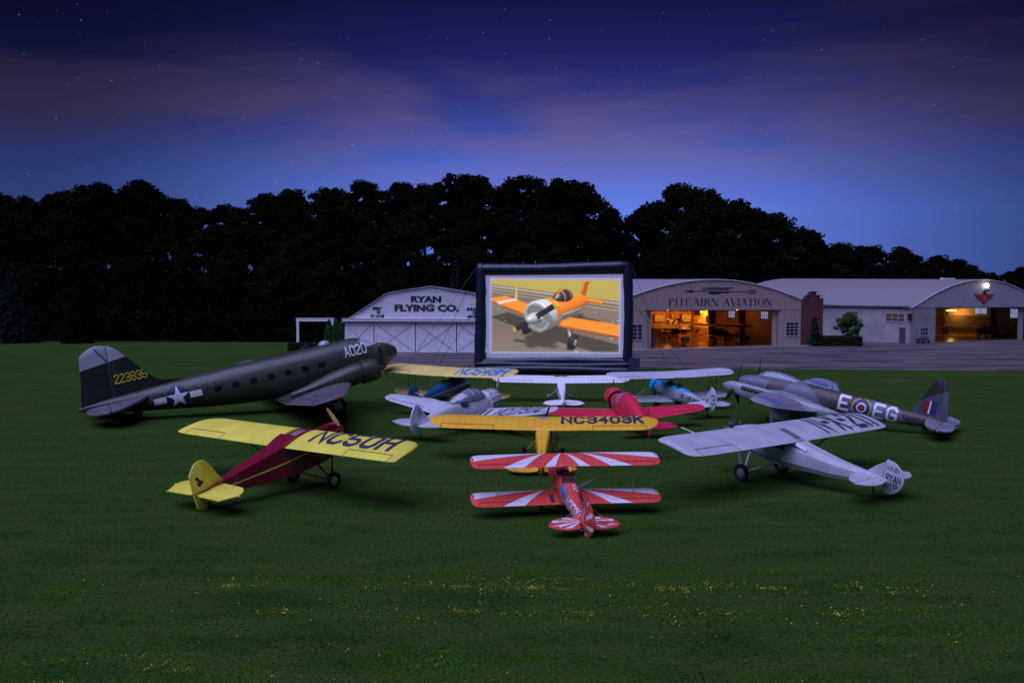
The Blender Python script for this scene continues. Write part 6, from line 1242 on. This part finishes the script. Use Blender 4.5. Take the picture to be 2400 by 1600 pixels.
def leafmesh(name, pts, size, m, flat=.5, seed=0):
    r = np.random.default_rng(seed); n = len(pts); P = np.asarray(pts, float)
    a = r.normal(size=(n,3)); a /= np.linalg.norm(a, axis=1)[:,None]; b = r.normal(size=(n,3)); b -= a*(a*b).sum(1)[:,None]; b /= np.linalg.norm(b, axis=1)[:,None]
    s = size*(.6+.8*r.random((n,1))); V = np.stack([P-a*s, P-b*s*flat, P+a*s, P+b*s*flat], 1).reshape(-1,3)
    me = bpy.data.meshes.new(name); me.vertices.add(4*n); me.vertices.foreach_set('co', V.ravel()); me.loops.add(4*n); me.loops.foreach_set('vertex_index', np.arange(4*n, dtype=np.int32))
    me.polygons.add(n); me.polygons.foreach_set('loop_start', np.arange(0, 4*n, 4, dtype=np.int32)); me.materials.append(m); me.update(calc_edges=True); return me
def meshobj(name, me, parent=None, loc=None):
    o = bpy.data.objects.new(name, me); COL.objects.link(o); o.parent = parent
    if loc: o.location = loc
    return o
def crown(seed, w, z0, z1, ncl, per, size, m, lean=0):
    r = np.random.default_rng(seed); pts = []; H = z1-z0
    for i in range(ncl):
        f = r.random()**.8; z = z0+H*f; rad = w/2*math.sqrt(max(.05, 1-(2*(f-.42))**2*.8))
        a = r.random()*2*PI; rr = rad*(r.random()**.45)*r.uniform(.85,1.12); c = np.array((rr*math.cos(a), rr*math.sin(a), z)); cr = w*(.05+.09*r.random())
        q = r.normal(size=(per,3)); q /= np.linalg.norm(q, axis=1)[:,None]; q *= (cr*(.30+.90*r.random((per,1)))); q[:,2] *= .75; pts.append(c+q)
    return leafmesh('crown', np.concatenate(pts), size, m, .55, seed)
def trunkmb(h, r, seed, top):
    q = random.Random(seed); m = MB(); p = [Vector((0,0,-.6))]
    for i in range(1,6): p.append(Vector((q.uniform(-.3,.3)*i*.3, q.uniform(-.3,.3)*i*.3, h*i/5)))
    for i in range(5): m.tube(p[i], p[i+1], r*(1-.15*i), r*(1-.15*(i+1)), n=7)
    for k in range(7):
        a = q.random()*2*PI; i = q.choice((2,3,4)); s = p[i]; e = s+Vector((math.cos(a)*top*.33, math.sin(a)*top*.33, h*.16)); m.tube(s, e, r*.35, r*.1, n=5)
    return m
def tree(name, cmesh, tmesh, loc, s, sz, rz, label, group):
    t = bpy.data.objects.new(name, None); COL.objects.link(t); t.location = loc; t.scale = (s,s,sz); t.rotation_euler = (0,0,rz); tag(t, label, 'tree', group)
    meshobj('trunk', tmesh, t); meshobj('crown', cmesh, t); return t
protos = []
for k in range(7):
    z0 = (5.5,7.5,4.5,8.5,6.5,3.5,9)[k]; w = (10.5,8.5,12,9,11,12.5,8)[k]
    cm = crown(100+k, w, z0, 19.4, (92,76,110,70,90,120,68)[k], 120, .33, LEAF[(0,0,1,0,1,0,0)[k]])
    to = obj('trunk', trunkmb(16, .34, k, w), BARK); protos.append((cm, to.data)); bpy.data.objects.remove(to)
rows = [(232, 8.0, .96, 1.0), (243, 9, .98, 1.0), (212, 7.5, .80, .90), (196, 7.5, .62, .74), (180, 9.5, .40, .55), (168, 9.0, .2, .40)]
cnt = 0; r = random.Random(3)
for ri, (Y, sp, lo, hi) in enumerate(rows):
    x = -Y*.68
    while x < Y*.62:
        xx = x+r.uniform(-2.2,2.2); yy = Y+r.uniform(-4,4); px = 1200+FPX*xx/yy; sp_ = sp
        right = xx > 12
        if ri >= 3 and right and yy < 205: x += sp; continue
        if ri == 2 and right and (xx > 40): yy = Y+14
        top = float(min(skyline(xx+d, yy) for d in (-4,-2,0,2,4))); gz = max(0., float(hillz(xx, yy)))
        if ri >= 2: top = min(top-(5.5 if not right else 3)*r.uniform(.6,1.2), gz+ (17 if ri < 4 else 14)*r.uniform(.85,1.1)); 
        else: top = top*(r.uniform(.965,1.03) if not right else r.uniform(.985,1.01))+r.uniform(-.8,.5)-.4
        h = top-gz
        if h > 3:
            k = r.choice((0,1,3,4,6,2)) if ri < 2 else r.choice((0,2,4,5,5)); s = h/20.2
            lab = ('tall dark broadleaf tree along the ridge of the wood' if ri < 2 else 'dark bushy tree on the slope of the wood') if not (right) else ('tall dark broadleaf tree in the wood behind the hangars')
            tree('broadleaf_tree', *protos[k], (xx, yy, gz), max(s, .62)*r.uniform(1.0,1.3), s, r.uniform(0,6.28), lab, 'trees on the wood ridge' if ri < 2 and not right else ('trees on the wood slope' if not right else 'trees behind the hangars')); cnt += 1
        if h < 9: sp_ = sp*.65
        x += sp_
# ground-hugging dark undergrowth that closes the wood's foot
pts = []
q = np.random.default_rng(5)
for i in range(520):
    x = q.uniform(-118, 14); y = 159+q.random()**1.6*22+(6 if x < -60 else 0)*0; c = np.array((x, y, q.uniform(.3,4.5)+max(0,(y-160)*.15))); n = q.normal(size=(60,3)); n /= np.linalg.norm(n, axis=1)[:,None]; pts.append(c+n*q.uniform(.9,2.1))
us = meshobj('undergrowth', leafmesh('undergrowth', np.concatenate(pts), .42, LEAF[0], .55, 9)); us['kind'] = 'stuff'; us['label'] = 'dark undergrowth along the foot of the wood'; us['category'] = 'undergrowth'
pts = []
for i in range(620):
    x = q.uniform(10, 175); y = 207+q.random()*16; c = np.array((x, y, q.uniform(.3,10.5 if x < 110 else 6))); n = q.normal(size=(60,3)); n /= np.linalg.norm(n, axis=1)[:,None]; pts.append(c+n*q.uniform(1.,2.6))
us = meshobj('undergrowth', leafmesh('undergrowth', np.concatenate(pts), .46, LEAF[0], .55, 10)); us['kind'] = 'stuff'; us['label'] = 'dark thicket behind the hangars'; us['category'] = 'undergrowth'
def spruce(seed, h, w, m, size=.22):
    r = np.random.default_rng(seed); pts = []; z = .8
    while z < h:
        rad = w/2*(1-z/h)**.85+.06; nb = max(5, int(rad*8))
        for k in range(nb):
            a = 2*PI*k/nb+r.random(); n = int(14+rad*22); t_ = r.random(n)**.7*rad; pts.append(np.stack([np.cos(a)*t_+r.normal(size=n)*.10, np.sin(a)*t_+r.normal(size=n)*.10, z-t_*.28+r.normal(size=n)*.09], 1))
        z += .42+.1*r.random()
    return leafmesh('crown', np.concatenate(pts), size, m, .35, seed)
def conifer(label, loc, h, w, m, seed, name='spruce_tree', size=.22):
    t = thing(name, label, 'tree', loc); obj('trunk', MB().tube((0,0,-.2),(0,0,h*.96),.16,.02,n=7), BARK, t); meshobj('crown', spruce(seed, h, w, m, size), t); return t
conifer('pale blue-green spruce rising behind the roof of the white hangar', (-9.8,158,0), 14.2, 5.6, LEAF[2], 21)
conifer('small faint spruce beyond the big screen top', (-3.0,172,0), 14.5, 5.0, LEAF[2], 22)
conifer('narrow faint spruce behind the top edge of the screen', (5.5,176,0), 14, 4.6, LEAF[2], 23)
conifer('large blue-grey spruce at the far left edge of the wood', (-83,152,0), 13.2, 9.0, LEAF[2], 24)
conifer('dark spruce standing at the foot of the wood on the left', (-72,151,0), 8.0, 5.5, LEAF[0], 25)
conifer('slim conical evergreen in front of the brick wall', (49.6,149.5,0), 4.9, 2.2, LEAF[4], 26, 'conical_evergreen', .24)
def shrub(name, label, cat, loc, box, n, size, m, seed, shape='box', group=None, trunk=0):
    r = np.random.default_rng(seed); t = thing(name, label, cat, loc, group=group); q = r.uniform(-1,1,size=(n*2,3))
    if shape == 'box': q = q[:n]; ax = r.integers(0,3,n); sg = np.sign(r.normal(size=n)); q[np.arange(n),ax] = sg*(.93+.09*r.random(n)); z = (q[:,2]+1)/2
    else: q /= np.linalg.norm(q, axis=1)[:,None]; q *= .75+.25*r.random((len(q),1)); z = (q[:,2]+1)/2
    P_ = np.stack([q[:,0]*box[0]/2, q[:,1]*box[1]/2, z*box[2]+trunk], 1)
    if shape == 'column': P_[:,:2] *= (np.clip(1.15-((P_[:,2]/box[2]))**3, .25, 1))[:,None]
    P_ += r.normal(size=P_.shape)*size*.5
    meshobj('foliage', leafmesh('foliage', P_, size, m, .5, seed), t)
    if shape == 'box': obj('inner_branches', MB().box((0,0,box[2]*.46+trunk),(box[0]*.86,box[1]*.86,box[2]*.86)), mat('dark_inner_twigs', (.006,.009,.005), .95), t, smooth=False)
    if trunk or shape != 'box': obj('trunk', MB().tube((0,0,0),(0,0,trunk+box[2]*.5),.10,.05,n=6), BARK, t)
    return t
for i, (x, w_, h, lab) in enumerate(((-26.3,1.2,4.6,'left stem of the clipped column evergreens beside the white hangar'),(-25.3,1.2,4.75,'middle tallest column evergreen beside the white hangar'),(-24.5,1.1,4.3,'right column evergreen touching the white hangar corner'))): shrub('column_evergreen', lab, 'evergreen', (x,131.2,0), (w_,1.2,h), 4200, .13, LEAF[5], 40+i, 'column', 'column evergreens by the hangar')
shrub('clipped_hedge', 'low clipped hedge below the white pergola', 'hedge', (-29.3,131.5,0), (5.6,1.8,1.15), 6500, .10, LEAF[4], 50)
shrub('clipped_hedge', 'wide dark hedge at the foot of the brick wall and small tree', 'hedge', (53.6,150.3,0), (7.4,2.2,1.6), 8000, .12, LEAF[4], 51)
st_ = thing('small_tree', 'rounded bright green tree against the pale hangar side wall', 'tree', (56.6,153.5,0)); meshobj('crown', crown(77, 4.6, 1.5, 5.0, 60, 90, .17, LEAF[3]), st_)
obj('trunk', MB().tube((0,0,0),(.1,0,1.5),.13,.10,n=7).tube((.1,0,1.4),(1.0,.2,2.9),.08,.03,n=6).tube((.1,0,1.4),(-1.0,-.2,2.8),.08,.03,n=6).tube((.1,0,1.4),(.1,.3,3.3),.08,.03,n=6), mat('pale_bark', (.20,.18,.17), .8), st_)

# ------------------------------------------------------------------ inflatable cinema screen
VIN = mat('black_inflated_vinyl', (.012,.015,.034), .33, 0, .15, .7, bump=.35, bscale=2.2, coat=.15); VN2 = mat('faded_corner_vinyl', (.030,.042,.085), .4, 0, .1, 1)
sr = thing('inflatable_screen', 'huge inflatable black-framed cinema screen showing an orange aeroplane', 'cinema screen', (4.33,94,0))
# x from -8.12 to 8.12; z to 11.6
def lumpy(a, b, r, seed, n=26):
    q = random.Random(seed); m = MB(); a, b = Vector(a), Vector(b); d = (b-a).normalized(); u = Vector((0,1,0)); v = d.cross(u); rr = []
    for i in range(n+1):
        f = i/n; e = 1-.06*abs(math.sin(i*2.6+seed))-.04*q.random(); e *= min(1, .62+.38*math.sqrt(min(1, min(f, 1-f)*n/2.0))); c = a+(b-a)*f+v*.09*math.sin(f*5+seed)
        rr.append([c+u*math.cos(2*PI*k/18)*r*e+v*math.sin(2*PI*k/18)*r*e for k in range(18)])
    return m.rings(rr)
for nm, a, b, r_, sd_ in (('frame_tube',(-7.55,0,.3),(-7.58,0,11.35),.62,1),('frame_tube',(7.55,0,.3),(7.45,0,11.5),.60,2),('frame_tube',(-8.0,0,10.78),(7.95,0,11.0),.64,3),('frame_tube',(-8.0,0,1.25),(8.2,0,1.25),.60,5),('base_tube',(-8.1,-.5,.45),(8.35,-.5,.45),.46,6),('base_tube',(-8.1,.6,.45),(8.35,.6,.45),.46,7),('base_tube',(-8.0,-.35,.95),(8.3,-.35,.95),.4,8)):
    obj(nm, lumpy(a, b, r_, sd_), VIN, sr, ang=80)
obj('base_pad', MB().box((8.15,-.45,.85),(1.15,1.3,1.7)), VN2, sr, smooth=False)
sx0, sx1, sz0, sz1 = -7.05, 7.2, 1.72, 10.22
obj('projection_sheet', MB().prism([(-7.1,10.12),(-6.9,1.66),(7.28,1.76),(7.1,10.3)], (0,-.34,0), (1,0,0), (0,0,1), (0,1,0), .04), mat('white_screen_cloth', (.82,.80,.86), .7, 0, .03, 1), sr, smooth=False)
# the projected film frame: an ordinary orange aeroplane on an airfield, coloured point by point
def picture(nu=324, nv=188):
    """the projected film frame: a plain orange low-wing aeroplane standing on an airfield, shaded by a small ray-marcher"""
    A = 1.727; gu, gv = np.meshgrid(np.linspace(-A/2, A/2, nu), np.linspace(-.5, .5, nv)); r = np.random.default_rng(11)
    nrm = lambda v: v/np.linalg.norm(v, axis=-1, keepdims=True)
    cam_ = np.array((7.3, 4.1, 3.75)); tgt = np.array((.55, .35, 1.38)); f = nrm(tgt-cam_); rt_ = nrm(np.cross(f, (0,0,1))); up__ = np.cross(rt_, f); ro_ = R(5)
    rt2 = rt_*math.cos(ro_)+up__*math.sin(ro_); up2 = up__*math.cos(ro_)-rt_*math.sin(ro_); k = .43
    D = nrm(f+(gu[...,None]*rt2+gv[...,None]*up2)*k).reshape(-1,3)
    def ell(p, c, q): p = p-np.array(c); q = np.array(q); k0 = np.linalg.norm(p/q, axis=1); k1 = np.linalg.norm(p/q**2, axis=1); return k0*(k0-1)/np.maximum(k1, 1e-6)
    def box(p, h, rr): q = np.abs(p)-np.array(h); return np.linalg.norm(np.maximum(q, 0), axis=1)+np.minimum(q.max(1), 0)-rr
    def caps(p, a, b, rr): a, b = np.array(a), np.array(b); ab = b-a; t = np.clip((p-a)@ab/(ab@ab), 0, 1)[:,None]; return np.linalg.norm(p-a-t*ab, axis=1)-rr
    def cyl(p, ax, c, rr, h, rd=.04):
        p = p-np.array(c); o = [i for i in range(3) if i != ax]; q = np.stack([np.hypot(p[:,o[0]], p[:,o[1]])-rr+rd, np.abs(p[:,ax])-h+rd], 1)
        return np.minimum(q.max(1), 0)+np.linalg.norm(np.maximum(q, 0), axis=1)-rd
    ba = R(38)
    def sd(p):
        ay = np.abs(p[:,1]); pm = np.stack([p[:,0], ay, p[:,2]], 1)
        body = ell(p, (-1.3,0,1.42), (2.9,.60,.60)); cowl = np.maximum(cyl(p, 0, (1.0,0,1.45), .68, .55, .10), -cyl(p, 0, (1.75,0,1.45), .54, .40, .02))
        w_ = np.stack([p[:,0]+.1+.05*ay, p[:,1], p[:,2]-.92-.075*ay], 1); wingd = box(w_, (.62,4.3,.02), .07)
        can = ell(p, (-.75,0,1.98), (.85,.36,.46)); q = p-np.array((1.72,0,1.45)); bl = np.stack([q[:,0], q[:,1]*math.cos(ba)+q[:,2]*math.sin(ba), -q[:,1]*math.sin(ba)+q[:,2]*math.cos(ba)], 1)
        blade = box(bl, (.01,1.30,.075), .03); spin = ell(p, (1.72,0,1.45), (.42,.22,.22)); eng = cyl(p, 0, (1.25,0,1.45), .54, .08)
        fin = box(np.stack([p[:,0]+3.55+.35*(p[:,2]-2.0), p[:,1], p[:,2]-2.05], 1), (.38,.02,.62), .04); stb = box(p-np.array((-3.6,0,1.55)), (.36,1.35,.02), .04)
        leg = caps(pm, (.35,.95,.95), (.45,1.25,.36), .06); whl = cyl(pm, 1, (.45,1.32,.34), .34, .12, .07); hubd = cyl(pm, 1, (.45,1.34,.34), .15, .13, .02)
        return np.stack([body, cowl, wingd, can, blade, spin, eng, fin, stb, leg, whl, hubd], 1)
    t = np.full(len(D), 3.5); hit = np.zeros(len(D), bool); act = np.arange(len(D)); mid = np.zeros(len(D), int)
    for _ in range(64):
        p = cam_+D[act]*t[act,None]; d = sd(p); m = d.min(1); t[act] += m*.85; h = m < .006; hit[act[h]] = True; mid[act[h]] = d[h].argmin(1); act = act[~h & (t[act] < 17)]
        if not len(act): break
    Ld = nrm(np.array((.45,.25,1.1))); C = np.zeros((len(D),3))
    def shadow(p):
        s = np.ones(len(p)); tt = np.full(len(p), .12)
        for _ in range(26): d = sd(p+Ld*tt[:,None]).min(1); s = np.minimum(s, np.clip(9*d/tt, 0, 1)); tt += np.clip(d, .05, .6)
        return s
    g = ~hit; tg = -cam_[2]/np.minimum(D[g,2], -.02); G = cam_+D[g]*tg[:,None]; x, y = G[:,0], G[:,1]; c = np.tile((.215,.165,.130), (len(G),1))*(1+.10*np.sin(x*.7+y*.4)[:,None]+.06*r.normal(size=(len(G),1)))
    far = x+.25*y < -13.5; c[far] = (.50,.39,.085)
    for a, wd, col in ((-12.2,.28,(.62,.6,.56)),(-10.2,.16,(.60,.48,.12)),(-8.6,.10,(.55,.52,.48))): c[np.abs(x+.25*y-a) < wd] = col
    c[(np.abs(y+2.6-.9*x) < .14) & (x < -4) & ~far] = (.62,.52,.10); c[(np.abs(y-7-.1*x) < .35) & (x > -9) & ~far] = (.62,.60,.56)
    for i in range(70): cx, cy = r.uniform(-8,5), r.uniform(-7,6); c[(np.abs(x-cx) < .05) & (np.abs(y-cy) < .07)] = ((.8,.78,.75),(.7,.12,.05),(.8,.78,.75),(.1,.2,.5))[i % 4]
    near = np.hypot(x, y) < 7; s = np.ones(len(G)); s[near] = shadow(G[near]+np.array((0,0,.01))); C[g] = c*(.38+.72*s)[:,None]
    H = cam_+D[hit]*t[hit,None]; e = .004; n = np.stack([sd(H+np.eye(3)[i]*e).min(1)-sd(H-np.eye(3)[i]*e).min(1) for i in range(3)], 1); n = nrm(n); m = mid[hit]
    O = np.array((.93,.24,.018)); SV = np.array((.44,.47,.52)); base = np.zeros((len(H),3)); upb = H[:,2] > 1.42+.03*H[:,0]; base[:] = O
    base[(m == 0) & ~upb] = SV; base[(m == 0) & (np.abs(H[:,2]-1.40-.03*H[:,0]) < .045)] = (.82,.82,.84); base[m == 1] = (.60,.62,.66); base[(m == 1) & (H[:,0] < .95) & upb] = O; base[m == 2] = O; base[(m == 2) & (np.abs(np.abs(H[:,1])-3.4) < .16)] = (.6,.6,.64)
    base[m == 3] = (.03,.045,.07); base[(m == 3) & ((np.abs(H[:,0]+.35) < .04) | (np.abs(H[:,0]+.95) < .04) | (np.abs(H[:,1]) < .03))] = O
    base[m == 4] = (.035,.03,.028); base[(m == 4) & (np.linalg.norm(H-np.array((1.72,0,1.45)), axis=1) > 1.16)] = (.80,.66,.05); base[m == 5] = (.50,.52,.56); base[m == 6] = (.06,.06,.06); base[m == 7] = O; base[m == 8] = O; base[m == 9] = (.6,.6,.63); base[m == 10] = (.035,.03,.025); base[m == 11] = (.45,.45,.48)
    a = np.arctan2(H[:,2]-1.45, H[:,1]); base[(m == 6) & (np.abs((a*9/(2*math.pi)) % 1-.5) < .22)] = (.22,.21,.20)
    sh = shadow(H+n*.03); dif = np.clip(n@Ld, 0, 1)*sh; hv = nrm(Ld-D[hit]); sp = np.clip((n*hv).sum(1), 0, 1)**40*sh; amb = .34+.22*n[:,2]; gr_ = np.clip(-n[:,2], 0, 1)[:,None]*np.array((.10,.07,.05))
    gl = np.where(np.isin(m, (0,1,3,5,7,2)), .55, .12); C[hit] = base*(amb+.85*dif)[:,None]+base*gr_+(sp*gl)[:,None]
    C = C.reshape(nv, nu, 3); P_ = np.pad(C, ((1,1),(1,1),(0,0)), 'edge'); C = (P_[:-2,1:-1]+P_[2:,1:-1]+P_[1:-1,:-2]+P_[1:-1,2:]+3*P_[1:-1,1:-1])/7
    U_ = (gu/A+.5); V_ = gv+.5; bl = np.minimum(np.minimum(U_, 1-U_)*A, np.minimum(V_, 1-V_)); f_ = np.clip(bl/.045, 0, 1)[...,None]; f_ = f_*f_*(3-2*f_)
    return U_, V_, np.clip(C*f_+np.array((.40,.38,.66))*(1-f_), 0, 1)
U_, V_, C_ = picture(); nv, nu = U_.shape
me = bpy.data.meshes.new('film_frame'); X_ = -6.62+(6.82+6.62)*U_+.12*(1-V_)*0; Z_ = 2.12+(9.9-2.12)*V_; Yy = np.full_like(X_, -.36)
idx = np.arange(nu*nv).reshape(nv,nu); F_ = np.stack([idx[:-1,:-1],idx[:-1,1:],idx[1:,1:],idx[1:,:-1]],-1).reshape(-1,4)
me.vertices.add(nu*nv); me.vertices.foreach_set('co', np.stack([X_,Yy,Z_],-1).ravel()); me.loops.add(F_.size); me.loops.foreach_set('vertex_index', F_.ravel().astype(np.int32)); me.polygons.add(len(F_)); me.polygons.foreach_set('loop_start', np.arange(0,F_.size,4,dtype=np.int32)); me.update(calc_edges=True)
at_ = me.color_attributes.new('picture', 'FLOAT_COLOR', 'POINT'); at_.data.foreach_set('color', np.concatenate([C_,np.ones((nv,nu,1))],-1).ravel())
def film(m, t, bs, tcn):
    a = t.nodes.new('ShaderNodeVertexColor'); a.layer_name = 'picture'; t.links.new(a.outputs[0], bs.inputs['Emission Color']); bs.inputs['Emission Strength'].default_value = .95; bs.inputs['Base Color'].default_value = (.02,.02,.02,1)
me.materials.append(mat('film_light', (0,0,0), .8, noise=0, build=film)); o = bpy.data.objects.new('film_frame', me); COL.objects.link(o); o.parent = sr
for i, (a, b) in enumerate((((-7.9,0,11.1),(-15.5,-3.5,.05)),((-7.9,0,7.0),(-12.6,2.5,.05)),((-7.9,.2,10.9),(-13.5,11,.05)),((7.95,0,11.2),(11.3,-4.5,.05)),((8.0,.1,7.5),(14.4,2.5,.05)),((7.9,.2,11.0),(9.6,10,.05)))): obj('guy_rope', MB().tube(a, b, .022, n=5), BLK, sr)

# ------------------------------------------------------------------ grass blades, clover flowers
q = np.random.default_rng(8); n = 150000
yy = 15+q.random(n)**1.35*62; xx = (q.random(n)-.5)*1.26*yy; z0 = np.zeros(n); h = .015+.03*q.random(n); a = q.random(n)*2*PI; w = .012+.018*q.random(n); lx = q.normal(size=n)*.06; ly = q.normal(size=n)*.06
V = np.stack([np.stack([xx-np.cos(a)*w, yy-np.sin(a)*w, z0],1), np.stack([xx+np.cos(a)*w, yy+np.sin(a)*w, z0],1), np.stack([xx+lx, yy+ly, h],1)],1).reshape(-1,3)
me = bpy.data.meshes.new('grass'); me.vertices.add(3*n); me.vertices.foreach_set('co', V.ravel()); me.loops.add(3*n); me.loops.foreach_set('vertex_index', np.arange(3*n,dtype=np.int32)); me.polygons.add(n); me.polygons.foreach_set('loop_start', np.arange(0,3*n,3,dtype=np.int32)); me.materials.append(mat('grass_blade', (.036,.100,.010), .8, 0, .7, .35, spec=.05)); me.update(calc_edges=True)
o = meshobj('grass', me); tag(o, 'short mown grass blades across the field', 'grass', kind='stuff')
fl = []
def cluster(px, y, n, sx, sy):
    x = (px-1176)/1.0*y/(FPX/1.0204)
    for _ in range(n): fl.append((x+q.normal()*sx, y+q.normal()*sy))
for _ in range(85):
    cluster(q.uniform(450,2250), 24.6+q.normal()*.45, int(q.integers(2,15)), .30, .10)
for _ in range(66):
    cluster(q.uniform(500,2250), 22.6+q.normal()*.5, int(q.integers(2,13)), .28, .12)
for c_ in ((1215,24.6,60),(1240,24.6,40),(1540,24.6,50),(1580,24.6,45),(1790,24.6,55),(1060,24.7,50),(1070,22.7,55),(1350,22.6,40),(1945,22.6,45),(330,19.2,26),(420,19.0,24),(380,19.5,14),(120,18.4,16),(2080,24.7,25),(530,24.7,30),(850,24.6,25),(300,19.8,25),(160,17.6,25),(1660,24.7,35)): cluster(c_[0], c_[1], c_[2], .22, .09)
for _ in range(34): cluster(q.uniform(0,2350), q.uniform(17.2,21.8), int(q.integers(1,9)), .3, .2)
for _ in range(260): cluster(q.uniform(0,2350), q.uniform(17,27), 1, .3, .2)
for _ in range(14): cluster(q.uniform(1000,1900), 17.05, 12, .25, .08)
m = MB()
for x, y in fl:
    z = .05+.02*q.random(); s = .008+.011*q.random(); m.face([(x+s*math.cos(2*PI*k/5+x*9), y+s*math.sin(2*PI*k/5+x*9), z+.012*((k%2)*2-1)) for k in range(5)])
o = obj('clover_flowers', m, mat('yellow_petals', (.40,.34,.010), .6, 0, .2, 2), clean=False); tag(o, 'tiny yellow wild flowers scattered in bands over the near grass', 'flowers', kind='stuff')
